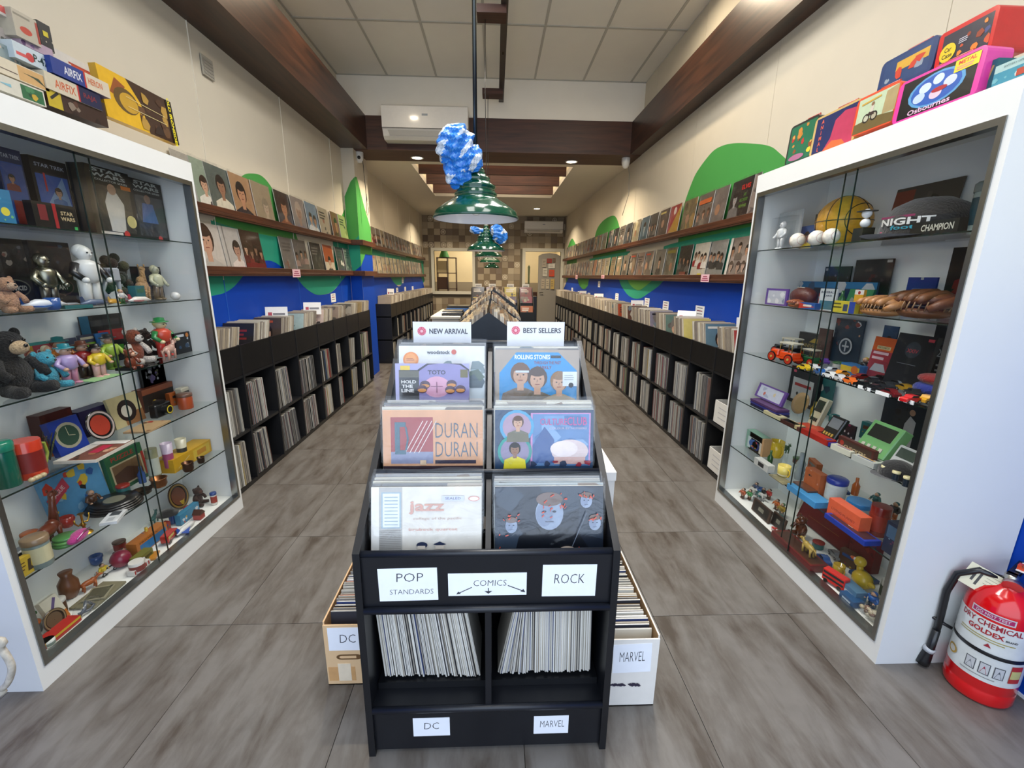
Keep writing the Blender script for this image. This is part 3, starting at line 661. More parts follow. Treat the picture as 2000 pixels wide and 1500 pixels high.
ent = [(y_at(b5r(u), 1.885, 2.15)+.157, a, d) for u, a, d in RU]
e2 = filler(ent[-1][0]+.33, 12.0, .31); wall_row('right', 'upper', ent+e2, 1.868, XR, lambda k: ordn(k)+' from the cabinet')
RLo = [(1640, cover('group', '#8d7f74', n=3, coats=['#a59488', '#6f6258'], cy=.7).face(.25, .3, .1, '#b59a88', '#5a4a40', '#8a7a70').face(.6, .28, .1, '#a58a78', '#4a3a34', '#776a62').face(.85, .3, .09, '#b09484', '#55453c', '#6b5e56').rect(0, 0, .12, 1, '#d6d0c4'), 'brown sleeve with a grid of faces'),
       (1435, cover('group', '#8e8b84', n=4, coats=['#2c2c2c', '#383634'], cy=.55), 'grey sleeve with a dark dressed group'),
       (1290, cover('group', '#cfc6b4', n=4, coats=['#9c2224', '#dcd4c8', '#8b1f22', '#e5ddd0'], cy=.62).rect(.55, .02, .8, .14, '#d8c832'), 'cream sleeve, four people in red and white'),
       (1150, cover('group', '#23211f', n=3, coats=['#5a5652', '#3a3634']).rect(.3, .1, .8, .2, '#7a2420'), 'black sleeve with white faces'),
       (1022, cover('blob', '#6f6a58', cols=['#7c7660', '#5a5546']).rect(.1, .82, .9, .92, '#8f8330'), 'khaki sleeve with a yellow title'),
       (928, cover('portrait', '#7d776c', r=.14), 'grey sleeve with a small portrait'), (830, cover('blob', '#655c54'), 'brown mottled sleeve'), (758, cover('bars', '#6f6058'), 'brown lettered sleeve'),
       (695, cover('blob', '#574d45'), 'dark brown mottled sleeve'), (628, cover('portrait', '#6b6458', r=.15), 'khaki portrait sleeve'), (572, cover('blob', '#7a6c50'), 'tan mottled sleeve'), (520, cover('bars', '#6c5a3c', c2='#a8742c'), 'brown and amber sleeve'),
       (470, cover('bars', '#8a8368', c2='#a69d7a'), 'straw coloured sleeve'), (435, cover('bars', '#7d6a58'), 'plain tan sleeve'), (400, cover('blob', '#9a8d78'), 'pale mottled sleeve'), (365, cover('blob', '#a05a34', cols=['#b5683a', '#8a7a60']), 'rust coloured sleeve')]
ent = [(y_at(b5r(u), 1.885, 1.74)+.157, a, d) for u, a, d in RLo]
e2 = filler(ent[-1][0]+.33, 12.0, .31); wall_row('right', 'lower', ent+e2, 1.444, XR, lambda k: ordn(k)+' from the cabinet')

# ================================================================ RECORD SHELVING ALONG THE WALLS
BW = '#141416'; BWL = '#1b1c1f'
def shelving(label, side, divs, front, ztop):
    s = 1 if side == 'left' else -1; X = (XL if side == 'left' else XR)+s*.006
    t = thing('record_shelving', label, 'shelf', (X, divs[0], 0)); D = abs(front-X); y0, y1 = 0, divs[-1]-divs[0]
    f = lambda b, a0, a1, z0, z1, p0, p1, c=BW: b.box(min(s*a0, s*a1), p0, z0, max(s*a0, s*a1), p1, z1, c)
    f(MB(), 0, D-.01, 0, .034, y0, y1).build('plinth', blackwood, t)
    f(MB(), 0, .008, .034, ztop, y0, y1, '#0c0c0d').build('back_panel', blackwood, t)
    for z in (.385, .765): f(MB(), .008, D, z, z+.018, y0, y1, BWL).build('shelf', blackwood, t)
    for k, d in enumerate(divs):
        y = d-divs[0]; f(MB(), .008, D+.003, .034, ztop, y-.009 if k else y, y+.009 if k < len(divs)-1 else y, BWL).build('divider', blackwood, t)
    for a, b in zip(divs, divs[1:]): f(MB(), D-.014, D, .785, ztop-.003, a-divs[0]+.009, b-divs[0]-.009).build('bin_front', blackwood, t)
    return t
DL = [2.585, 2.95, 3.36, 3.78, 4.25, 4.68, 5.10, 5.54, 6.05]
DL2 = [7.28+.41*k for k in range(13)]
DR = [2.70, 3.12, 3.53, 3.94, 4.38, 4.78, 5.18, 5.62]+[6.04+.415*k for k in range(15)]
FL, FR = -1.70, 1.625
shelving('black cube shelving full of records along the near left wall', 'left', DL, FL, .985)
shelving('black cube shelving full of records along the left wall beyond the pier', 'left', DL2, FL, .985)
shelving('long black cube shelving full of records along the right wall', 'right', DR, FR, .955)

SPC = ['#9a9a94', '#84837e', '#b4b3ad', '#6d6a66', '#a5a29a', '#c9c8c2', '#5a5653', '#8d867c', '#76726e', '#b9b4a8']
SPV = ['#7a4a3c', '#3e4f66', '#9a8a5a', '#55703f', '#8a3430', '#2b2a2c']
def spine_record(D, seed):
    r_ = random.Random(seed); T = .0125; h = .305
    b = MB().box(-T/2, 0, 0, T/2, D, h, r_.choice(SPC))
    x = -T/2
    while x < T/2-.0008:
        w_ = r_.uniform(.0012, .0034); c = r_.choice(SPC) if r_.random() < .86 else r_.choice(SPV); q = min(T/2, x+w_)
        b.box(x, -.0006-r_.uniform(0, .004), r_.uniform(0, .004), q-.0003, .02, h-r_.uniform(0, .008), c); x = q
    return b
DEP = .20
spm = [spine_record(DEP, k).build('record_sleeve', gloss) for k in range(12)]
stock = MB()
def bunch(side, ya, yb, z, front, indiv, label=None, lean=0., n=None, shift=0):
    s = 1 if side == 'left' else -1; pit = .0142; n = n or int((yb-ya)/pit); y = ya+.006
    for k in range(n):
        fx = front-s*(.010+rnd.uniform(-.004, .008)); le = lean*(1+.3*k/n)+rnd.uniform(-.012, .012)
        # local +y (into the shelf) must point to the wall
        rz = PI/2 if side == 'left' else -PI/2
        if indiv:
            o = bpy.data.objects.new('record_sleeve', rnd.choice(spm).data); COL.objects.link(o); o.location = (fx, y, z); o.rotation_euler = Euler((0, s*le, rz)); 
            tag(o, label, 'record', label)
        else:
            stock.M = Matrix.Translation((fx, y, z)) @ Euler((0, s*le, rz)).to_matrix().to_4x4(); stock.box(-.0052, 0, 0, .0052, DEP, .302+rnd.uniform(-.006, .004), rnd.choice(SPC) if rnd.random() < .88 else rnd.choice(SPV))
        y += pit+rnd.uniform(-.0008, .0008)
ZL, ZH = .036, .405
# (column, level, start fraction, end fraction, lean)
def col(D_, k): return D_[k]+.013, D_[k+1]-.013
for k, lev, a, b, le in [(0, 1, .5, .95, .03), (0, 0, .5, .95, .03), (1, 1, .10, .70, .05), (1, 0, .12, .66, .08), (2, 1, .02, .70, .07), (2, 0, .1, .88, .10), (3, 1, 0, .82, .05), (3, 0, .05, .75, .06), (4, 1, .03, .75, .06), (4, 0, .06, .72, .05)]:
    y0, y1 = col(DL, k); w_ = y1-y0
    bunch('left', y0+a*w_*.9, y0+b*w_*.93, ZH if lev else ZL, FL, 0 < k < 4, f'plastic covered record in the {"upper" if lev else "lower"} cube, {ordn(k)} column past the left display cabinet', -le)
for k, lev, a, b, le in [(5, 1, .1, .5, .03), (5, 0, .05, .45, .03), (6, 1, .05, .6, -.10), (6, 0, .1, .65, -.05), (7, 1, .1, 1.05, .02), (7, 0, .1, .95, .02)]:
    y0, y1 = col(DL, k); bunch('left', y0+a*.38, y0+b*.38, ZH if lev else ZL, FL, False, lean=-le)
for k in range(12):
    y0, y1 = col(DL2, k)
    for z in (ZL, ZH): a = rnd.uniform(.02, .15); bunch('left', y0+a, y0+(.36 if k > 5 else rnd.uniform(.12, .3))*.95, z, FL, False)
for k, lev, a, b in [(1, 1, .02, .72), (1, 0, .08, .74), (2, 1, .12, .84), (2, 0, .1, .82), (3, 1, .12, .84), (3, 0, .12, .82), (4, 1, .08, .86), (4, 0, .12, .84)]:
    y0, y1 = col(DR, k); w_ = y1-y0
    bunch('right', y0+a*w_*.9, y0+b*w_*.95, ZH if lev else ZL, FR, k < 4, f'plastic covered record in the {"upper" if lev else "lower"} cube, {ordn(k)} column past the right display cabinet', .045)
for k in range(5, 22):
    y0, y1 = col(DR, k)
    for z in (ZL, ZH): a = rnd.uniform(0, .1); bunch('right', y0+a*.38, y0+rnd.uniform(.75, .98)*.38, z, FR, False, lean=.03)
for o in spm: bpy.data.objects.remove(o)
# records standing in the open bins on top: one cover in front of each bin, the rest as packed edges
TOPC = ['#b9b09e', '#c6bfb0', '#a1978a', '#8a8074', '#d2cbbd', '#94897a', '#7c7268', '#b3a48c']
bincov = {('left', 1): ('bars', '#2a2726', 'black sleeve with small red lettering', dict(ink='#8a2f28', c2='#3a3533', c3='#2f2b2a')), ('left', 2): ('portrait', '#4a3d33', 'brown sleeve with an orange title', dict(title='#b5502c')),
          ('left', 3): ('bars', '#a9bdb8', 'pale blue green sleeve', dict(ink='#7a918f', c2='#9fb4b2', c3='#93a9a6')), ('left', 4): ('bars', '#d3bcae', 'pale pink sleeve with small lettering', dict(ink='#a98a80', c2='#cdb5a8', c3='#c2a79a')),
          ('left', 5): ('blob', '#a08c7a', 'mottled tan sleeve', {}), ('left', 6): ('blob', '#6a625a', 'dark mottled sleeve', {}), ('left', 7): ('bars', '#b59a6c', 'plain ochre sleeve', dict(ink='#a88c60', c2='#bfa678', c3='#a98d62')),
          ('right', 0): ('bars', '#a33a34', 'red sleeve with slanting white lettering', dict(ink='#e0c8c0', c2='#b8433c', c3='#93302b')), ('right', 1): ('portrait', '#5a7480', 'blue and orange sleeve with a portrait', dict(title='#c9c4b8')),
          ('right', 2): ('portrait', '#c2b266', 'yellow sleeve with a seated figure', dict(r=.12)), ('right', 3): ('blob', '#5c7266', 'green mottled sleeve', {}), ('right', 4): ('blob', '#7a7480', 'grey lilac sleeve', {}), ('right', 6): ('blob', '#5e3c30', 'red brown sleeve', {}), ('right', 7): ('bars', '#b04a2c', 'orange red sleeve', {})}
def spec_(side, k, unit): return unit == 0 and (side, k) in bincov
def bins(side, D_, front, ztop, unit, full):
    s = 1 if side == 'left' else -1; X = XL if side == 'left' else XR; xc = (front+X)/2+s*.0; W = abs(front-X)-.03
    for k, (a, b) in enumerate(zip(D_, D_[1:])):
        y = a+(.155 if spec_(side, k, unit) else .04); zb = .815; ln = -.30
        spec = bincov.get((side, k)) if unit == 0 else None
        if spec: ar = cover(spec[0], spec[1], **spec[3]); desc = spec[2]
        else: c = pick(*TOPC[2:]); ar = cover('blob', c); desc = 'mottled '+cname(c)+' sleeve'
        h = .30
        if full and y < 7.0 or spec:
            o = sleeve_mb(ar, W, h, .006).build('record_sleeve', gloss, None, (xc, y, zb), Euler((ln, 0, 0)))
            tag(o, f'{desc} in the {ordn(k)} open bin of the {["near left", "far left", "right"][unit if side == "left" else 2]} shelving', 'record', f'front records of the open bins on the {side}')
        n = int((b-y-.02)/.0125)
        for q in range(1, n):
            stock.M = Matrix.Translation((xc+rnd.uniform(-.006, .006), y+q*.0125, zb+rnd.uniform(-.006, .008))) @ Euler((ln+.0*q, 0, 0)).to_matrix().to_4x4()
            stock.box(-W/2, -.0045, 0, W/2, .0045, h, rnd.choice(TOPC))
bins('left', DL, FL, .985, 0, True); bins('left', DL2, FL, .985, 1, True); bins('right', DR, FR, .955, 0, True)
stock.M = None
tag(stock.build('record_stock', gloss), 'closely packed record sleeves filling the farther cubes and the open bins of the black shelving', 'records', kind='stuff')
# white open boxes in the nearest cubes of the right shelving
for z, lv_ in ((ZH, 'upper'), (ZL, 'lower')):
    t = thing('paper_box', f'white cardboard box with faint handwriting in the {lv_} cube beside the right display cabinet', 'box', (FR+.01, 2.90, z), group='white boxes in the right shelving')
    H_ = .17
    MB().box(0, -.16, 0, .006, .16, H_, '#dcdad4').box(.20, -.16, 0, .206, .16, H_, '#c9c6bf').box(0, -.16, 0, .2, -.154, H_, '#d2cfc8').box(0, .154, 0, .2, .16, H_, '#d2cfc8').box(0, -.16, 0, .2, .16, .006, '#c9c6bf').build('tray', paper, t)
    a = Art(1.9)
    for q in range(3): a.line(.2, .75-q*.22, .75, .72-q*.2, .035, '#b4b4b8')
    b = MB(); b.art(a, lambda x, y, e: (-.0004-e, .16-x*.32, y*H_)); b.build('handwriting', paper, t)
# section tags on the blue wall and standing in the bins
def tagcard(side, u, v0, v1, wpx, kind, label, x=None, scale=1.0, lines=3, heading=None):
    """paper tag; (u, v0..v1) are its column and top / bottom rows in the photograph"""
    s = 1 if side == 'left' else -1; X = (XL if side == 'left' else XR)+s*.006 if x is None else x
    p1 = on(u, v1, x=X); p0 = on(u, v0, x=X); h = p0.z-p1.z
    wy = abs(y_at(u+wpx/2, X, p1.z)-y_at(u-wpx/2, X, p1.z))
    a = Art(wy/h)
    for q in range(lines): a.rect(.2, .78-q*.25, .8, .86-q*.25, '#8b2f45' if q == 1 else '#77777c')
    b = MB().panel(wy, h, .0012, a, '#eef0f2')
    o = b.build(kind, paper, None, (X+s*.002, p1.y, p1.z), Euler((0, 0, s*PI/2)))
    tag(o, label, 'paper sign', 'small paper tags on the blue walls')
tagcard('left', 651.5, 573, 590, 9, 'paper_tag', 'tall white tag taped to the left blue wall above the near bins')
for i, (u, v0, v1, w_) in enumerate([(786.5, 542, 553, 3), (791.5, 560, 570, 3), (806, 559, 568, 3), (776, 562, 575, 4)]): tagcard('left', u, v0, v1, w_, 'paper_tag', f'tiny white tag on the far left blue wall, {["just under the lower ledge", "second from the back wall", "nearest the back wall", "lowest and nearest the pier"][i]}')
for i, (u, v0, v1, w_) in enumerate([(1365.5, 597, 620, 17), (1299.5, 588, 607, 11), (1263, 582, 600, 9), (1204.5, 573, 588, 6), (1170, 549, 561, 4), (1150, 572, 581, 5), (1130, 569, 577, 3), (1117.5, 562, 571, 3)]):
    tagcard('right', u, v0, v1, w_, 'paper_tag', f'white tag taped to the right blue wall, {ordn(i)} from the display cabinet' if i != 4 else 'small white tag on the right blue wall just under the lower ledge')
def standing(x, y, z, w_, h, label, rz=.0, lean=-.2, c='#f0efec', ink='#b04a5a'):
    a = Art(w_/h).rect(.12, .38, .3, .62, ink).rect(.34, .42, .88, .58, '#85858a')
    tag(MB().panel(w_, h, .0015, a, c).build('bin_card', paper, None, (x, y, z), Euler((lean, 0, rz))), label, 'paper sign', 'white divider cards in the record bins')
standing(-1.83, 3.76, 1.06, .17, .12, 'white divider card with red heading in the near left bins', .25)
standing(-1.80, 4.42, 1.06, .16, .13, 'tilted white divider card in the left bins, between pink and blue green sleeves', .3, -.5)
standing(-1.86, 8.0, 1.06, .12, .15, 'small white divider card in the left bins beyond the pier')
standing(1.80, 3.05, 1.06, .15, .12, 'white divider card at the near end of the right bins', -.2)
standing(1.74, 3.95, 1.04, .16, .13, 'slanted white divider card in the right bins under the second wall tag', -.5, -.5)
standing(1.79, 5.5, 1.05, .16, .12, 'white divider card in the middle of the right bins')
standing(1.79, 7.6, 1.05, .16, .12, 'small white divider card in the right bins, fourth from the display cabinet')
standing(1.79, 9.0, 1.05, .14, .12, 'tiny white divider card in the far right bins')
# pink price tickets on the ledges
def ticket(side, u, v0, v1, wpx, label):
    s = 1 if side == 'left' else -1; X = (XL if side == 'left' else XR)+s*.082
    p0, p1 = on(u, v0, x=X), on(u, v1, x=X); h = p0.z-p1.z; wy = abs(y_at(u+wpx/2, X, p1.z)-y_at(u-wpx/2, X, p1.z)); a = Art(wy/h)
    for q in range(3): a.rect(.25-.08*q, .66-q*.24, .75+.08*q, .78-q*.24, '#a83a5c')
    tag(MB().panel(wy, h, .001, a, '#f1c5cf').build('price_ticket', paper, None, (X, p1.y, p1.z), Euler((0, 0, s*PI/2))), label, 'paper sign')
ticket('left', 580, 526, 541.5, 15, 'pink ticket with red print on the lower left ledge')
ticket('right', 1376, 536, 551, 16, 'pink ticket with red print on the lower right ledge')
ticket('right', 1177, 537, 544, 6, 'small pink ticket on the lower right ledge, halfway along')
ticket('right', 1126, 537, 545, 4, 'tiny pink ticket at the far end of the lower right ledge')

# ================================================================ FRONT DISPLAY KIOSK
KX0, KX1, KY = -.388, .350, 1.05
KC = (KX0+KX1)/2
kb = '#0f1117'
kiosk = thing('display_kiosk', 'black stepped wooden record kiosk in the centre foreground', 'display stand', (0, 0, 0))
prof = [(KY, 0), (KY, .60), (KY+.004, .712), (1.745, 1.198), (1.84, 1.198), (1.84, 0)]
for x in (KX0, KX1-.02): MB().prism(prof, x, x+.02, 'x', '#0c0e13').build('side_panel', blackwood, kiosk)
MB().box(KX0+.02, KY+.012, .535, KX1-.02, KY+.03, .70, kb).build('front_panel', blackwood, kiosk)
MB().tube([(KX0+.02, KY+.018, .702), (KX1-.02, KY+.018, .702)], .010, 10, '#181b22').build('nosing', blackwood, kiosk)
MB().box(KX0+.02, KY+.01, .52, KX1-.02, 1.45, .535, kb).tube([(KX0+.02, KY+.006, .528), (KX1-.02, KY+.006, .528)], .0105, 10, '#181b22').build('shelf', blackwood, kiosk)
MB().box(KX0+.02, KY+.01, .165, KX1-.02, 1.45, .18, kb).tube([(KX0+.02, KY+.006, .173), (KX1-.02, KY+.006, .173)], .0105, 10, '#181b22').build('shelf', blackwood, kiosk)
MB().box(KX0+.02, KY+.012, .012, KX1-.02, KY+.028, .168, kb).build('bottom_panel', blackwood, kiosk)
MB().box(KX0+.02, 1.44, .18, KX1-.02, 1.455, .52, '#0e0f11').build('back_panel', blackwood, kiosk)
MB().box(KC-.009, KY+.006, .18, KC+.009, 1.44, .52, kb).build('divider', blackwood, kiosk)
MB().prism([(KY+.03, .535), (KY+.03, .69), (1.70, 1.16), (1.82, 1.16), (1.82, .535)], KC-.008, KC+.008, 'x', kb).build('divider', blackwood, kiosk)
MB().box(KX0+.02, 1.805, .535, KX1-.02, 1.82, 1.18, kb).tube([(KX0+.02, 1.812, 1.18), (KX1-.02, 1.812, 1.18)], .009, 8, '#181b22').build('back_panel', blackwood, kiosk)
for y, z0, z1 in ((1.262, .70, .853), (1.462, .86, .99)): MB().box(KX0+.02, y, z0, KX1-.02, y+.014, z1, kb).tube([(KX0+.02, y+.006, z1), (KX1-.02, y+.006, z1)], .008, 8, '#181b22').build('bin_lip', blackwood, kiosk)
for y0, y1, z in ((1.08, 1.262, .535), (1.276, 1.462, .69), (1.476, 1.805, .86)): MB().box(KX0+.02, y0, z, KX1-.02, y1, z+.008, '#0e0f11').build('bin_floor', blackwood, kiosk)
def hand(txts, w_, h, name, label, loc, base='#eceff5', extra=None, rot=0):
    a = Art(w_/h)
    for t_, cx, cy, hh, ww in txts: a.text(t_, cx, cy, hh, '#34343c', w=ww, bold=-.012, ital=.06)
    if extra: extra(a)
    o = MB().panel(w_, h, .0008, a, base).build(name, paper, None, loc, Euler((0, rot, 0))); return tag(o, label, 'paper sign')
def fr(u, v, y): p = on(u, v, y=y); return p
def sign_at(u0, v0, u1, v1, y, txts, label, extra=None, rot=0):
    p0, p1 = on(u0, v1, y=y), on(u1, v0, y=y)
    return hand(txts, p1.x-p0.x, p1.z-p0.z, 'paper_sign', label, ((p0.x+p1.x)/2, y, p0.z), extra=extra, rot=rot)
Yf = KY+.011
sign_at(742, 1109, 854, 1174, Yf, [('POP', .53, .72, .26, .45), ('STANDARDS', .55, .28, .15, .74)], 'white paper sign lettered POP STANDARDS at the left of the kiosk', rot=-.01)
def arrows(a):
    a.line(.30, .38, .13, .12, .035, '#34343c'); a.poly([(.10, .07), (.125, .2), (.16, .1)], '#34343c')
    a.line(.51, .34, .51, .14, .035, '#34343c'); a.poly([(.46, .2), (.56, .2), (.51, .08)], '#34343c')
    a.line(.76, .44, .94, .2, .035, '#34343c'); a.poly([(.985, .12), (.92, .16), (.96, .27)], '#34343c')
sign_at(876, 1118, 1029, 1164, Yf, [('COMICS', .53, .56, .26, .42)], 'wide white paper sign lettered COMICS with three arrows', arrows)
sign_at(1058, 1102, 1166, 1165, Yf, [('ROCK', .5, .56, .30, .56)], 'white paper sign lettered ROCK at the right of the kiosk', rot=.008)
sign_at(808, 1401, 878, 1438, Yf, [('DC', .5, .56, .36, .40)], 'small white paper sign lettered DC on the kiosk base')
sign_at(1042, 1397, 1111, 1433, Yf, [('MARVEL', .53, .55, .36, .70)], 'small white paper sign lettered in capitals at the right of the kiosk base')
def logo(a, cx, cy, r):
    a.ell(cx, cy, r, '#e58a9a'); a.ell(cx, cy, r*.8, '#f2b9c2')
    for q in range(6): t = q*PI/6; a.line(cx-r*.9*math.cos(t), cy-r*a.asp*.9*math.sin(t), cx+r*.9*math.cos(t), cy+r*a.asp*.9*math.sin(t), r*.22*a.asp, '#d8607a')
    a.ell(cx, cy, r*.35, '#f2c3ca')
for (u0, v0, u1, v1, t_, lb, lx, cy) in ((808, 629, 920, 676, 'NEW ARRIVAL', 'white card headed NEW ARRIVAL standing at the back of the kiosk', .61, .62), (990, 629, 1103, 700, 'BEST SELLERS', 'white card headed BEST SELLERS standing at the back of the kiosk', .61, .77)):
    sign = sign_at(u0, v0, u1, v1, 1.71, [], lb, extra=lambda a: (logo(a, .15, cy, .075), a.text(t_, lx, cy, .21 if v1 < 680 else .14, '#55565e', w=.66, bold=.02)))
    MB().box(-.006, .001, -.2, .006, .004, .05, '#cfd2d8').build('stick', plastic, sign)
# covers shown in the kiosk
a_jazz = Art(1.62).rect(0, 0, 1, 1, '#ded8cc').rect(0, 0, .07, 1, '#e6e2da').rect(.07, 0, .28, 1, '#b5b2ac').rect(.09, .40, .27, .93, '#9fb0b8').rect(.105, .42, .255, .91, '#dfe4e6')
for q in range(9): a_jazz.rect(.12, .45+q*.05, .24, .462+q*.05, '#9aaab2')
for q in range(14): a_jazz.line(.08, .03+q*.026, .27, .035+q*.026, .006, '#8a8782')
a_jazz.text('jazz', .5, .70, .19, '#cf9c8c', w=.32, bold=.02).text('college of the pacific', .60, .54, .045, '#bfa296', w=.44).text('brubeck quartet', .56, .38, .05, '#d4a698', w=.44, bold=.01).rect(.64, .80, .84, .875, '#c9cdea').text('SEALED', .74, .838, .035, '#44444c', w=.14).ell(.93, .83, .05, '#d98a84', .035).ell(.93, .83, .042, '#ecdcd4', .029)
a_jazz.ell(.46, .16, .05, '#27304a', .045).rect(.42, .10, .49, .15, '#d7cdbf').poly([(.56, .17), (.62, .21), (.68, .17), (.62, .14)], '#27304a').rect(.58, .10, .66, .155, '#d7cdbf').poly([(.36, .0), (.4, .08), (.52, .08), (.55, .0)], '#2b2b30').poly([(.54, .0), (.57, .08), (.67, .08), (.72, .0)], '#34343a')
a_rock = Art(1.62).rect(0, 0, 1, 1, '#1f2734').noise(10, ['#28323f', '#1a212d', '#303c4b'], 0, 0, 1, 1, .35)
a_rock.poly([(.18, 0), (.22, .26), (.34, .36), (.46, .42), (.62, .40), (.78, .28), (.9, 0)], '#10141c')
def redface(a, cx, cy, r): a.rect(cx-r*.4, cy-r*1.6, cx+r*.4, cy, '#8e98a8').ell(cx, cy, r, '#8f9cb0', r*1.9).ell(cx-r*.35, cy-.1*r, r*.6, '#7e8aa0', r*1.4).ell(cx, cy+r*1.6, r*.95, '#6d5a52', r*.8).ell(cx-.35*r, cy+.2*r, r*.14, '#27303d', r*.13).ell(cx+.35*r, cy+.2*r, r*.14, '#27303d', r*.13).rect(cx-.3*r, cy-1.0*r, cx+.3*r, cy-.88*r, '#5d6474')
redface(a_rock, .50, .60, .13); redface(a_rock, .15, .42, .055); redface(a_rock, .84, .78, .055); redface(a_rock, .92, .45, .055)
for cx, cy, n, s_ in ((.52, .78, 12, .11), (.5, .6, 5, .07), (.15, .55, 7, .06), (.84, .88, 8, .07), (.92, .53, 6, .06), (.1, .06, 4, .06), (.8, .05, 3, .06), (.06, .3, 2, .03)):
    for _ in range(n): x, y, t = cx+rnd.uniform(-s_, s_)*1.2, cy+rnd.uniform(-s_, s_), rnd.uniform(.4, 2.2); l = rnd.uniform(.02, .05); a_rock.line(x, y, x+l*math.cos(t), y+l*math.sin(t), rnd.uniform(.008, .02), '#c8492f')
a_rock.line(.7, .1, .84, .62, .012, '#59616e').ell(.66, .08, .07, '#b9a898', .05)
a_duran = Art(1.62).rect(0, 0, 1, 1, '#d8a27a').rect(0, 0, 1, .06, '#3a2c33').rect(.08, .10, .50, .88, '#a24a4a').rect(.08, .10, .5, .3, '#8b8fa8')
for q in range(4): a_duran.line(.22+q*.045, .28, .40+q*.045, .82, .012, '#e0d2cc')
a_duran.rect(.12, .26, .17, .80, '#4a6a78').rect(.17, .72, .23, .80, '#4a6a78').rect(.17, .26, .23, .33, '#4a6a78').line(.23, .33, .25, .52, .03, '#4a6a78').line(.25, .52, .23, .72, .03, '#4a6a78')
a_duran.rect(.52, .10, .93, .16, '#2a2438').text('DURAN', .735, .66, .25, '#5a6a78', w=.42, bold=-.012).text('DURAN', .735, .34, .25, '#5a6a78', w=.42, bold=-.012).rect(.37, .08, .43, .16, '#d8bc9a')
a_club = Art(1.62).rect(0, 0, 1, 1, '#2c4562').rect(.36, .05, .97, .95, '#c58bb8').rect(.38, .05, .955, .93, '#5e86b4')
a_club.noise(10, ['#7197c0', '#4a72a2', '#86a8cc'], .4, .3, .95, .9, .2).poly([(.38, .4), (.5, .72), (.6, .5), (.6, .1), (.38, .1)], '#3f5d92').ell(.76, .3, .19, '#d8c4c0', .2).ell(.70, .34, .14, '#e5d6d2', .14).rect(.6, .08, .92, .2, '#caa49a')
a_club.text('CULTURE', .59, .80, .11, '#c25a92', w=.27, bold=.01).text('CLUB', .83, .81, .14, '#c25a92', w=.2, bold=.01).text('COLOUR BY NUMBERS', .74, .69, .035, '#cfc0d0', w=.38)
for cx, cy, c1, c2 in ((.22, .72, '#4a9ac0', '#a98ea2'), (.2, .3, '#2f8f86', '#8a7f9a')):
    a_club.ell(cx, cy, .175, c1).ell(cx, cy, .145, c2)
a_club.face(.23, .78, .055, SK[0], '#5a3a28', '#6d6a58').face(.2, .33, .055, SK[3], '#1a1412', '#d6c832').noise(6, ['#8a2030', '#22304a'], .36, .04, .98, .14, .08)
a_wood = Art(1.62).rect(0, 0, 1, 1, '#dfe0de').rect(0, 0, 1, .5, '#c9d4d8').noise(16, ['#5a6e62', '#7b8c90', '#4a5c66', '#9fb2ba'], .5, .2, 1, .75, .16)
a_wood.text('woodstock', .46, .88, .07, '#4a4f58', w=.27, bold=.03).ell(.64, .885, .03, '#c55a4a').ell(.14, .74, .09, '#e58a3a').ell(.14, .74, .07, '#eca05a').bars(.09, .75, .19, 2, .015, '#b5601f')
a_toto = Art(1.62).rect(0, 0, 1, 1, '#a6a3cc').poly([(.45, 1), (.6, 1), (.72, .7), (.35, .7)], '#b9c6dc').ell(.66, .36, .46, '#2c2638').ell(.66, .36, .43, '#8d86b8').ell(.56, .36, .18, '#d8a0b8').rect(.05, 0, .32, .82, '#2a2b2c').rect(.05, .62, .32, .8, '#5d5a4a')
a_toto.text('HOLD', .18, .50, .09, '#e8e6e2', w=.2, bold=.03).text('THE', .16, .38, .09, '#e8e6e2', w=.15, bold=.03).text('LINE', .165, .26, .09, '#e8e6e2', w=.17, bold=.03).text('TOTO', .56, .76, .12, '#3f3c56', w=.24, bold=.03).rect(.07, .82, .2, .94, '#e0c030').rect(.88, .62, .98, .84, '#6a6234')
for x, y in ((.4, .42), (.36, .3), (.76, .44), (.74, .28), (.88, .3)): a_toto.ell(x, y, .07, '#4a2c44').ell(x, y-.03, .06, '#d08a3a', .05)
a_toto.line(.56, .2, .56, .5, .015, '#7a3a5a').line(.48, .38, .64, .38, .015, '#7a3a5a')
a_st = Art(1.62).rect(0, 0, 1, 1, '#a5988a').poly([(.05, .55), (.25, .95), (.75, .95), (.97, .6), (.97, 0), (.05, 0)], '#2f8fcb')
a_st.text('ROLLING STONES', .44, .86, .09, '#e8eef2', w=.42, bold=.025).text('THROUGH THE PAST', .62, .75, .06, '#7a3a4a', w=.32, bold=.02).text('DARKLY', .58, .66, .06, '#7a3a4a', w=.18, bold=.02).rect(.66, .84, .78, .89, '#26303a')
a_st.face(.30, .50, .11, SK[0], '#6a4a34', '#7a6a5a').face(.50, .42, .11, SK[0], '#4a3324', '#6d6252').face(.76, .36, .10, SK[0], '#8a6a48', '#a89678').rect(.24, .56, .40, .60, '#c9d4dc').rect(.80, .30, .97, .58, '#d3dce2').ell(.9, .32, .03, '#2a2c30').bars(.82, .5, .95, 3, .01, '#8a9096', .04)
for a_, k_ in ((a_jazz, .63), (a_rock, .63), (a_duran, .61), (a_club, .61), (a_wood, .62), (a_toto, .5), (a_st, .62)): a_.squash(k_)
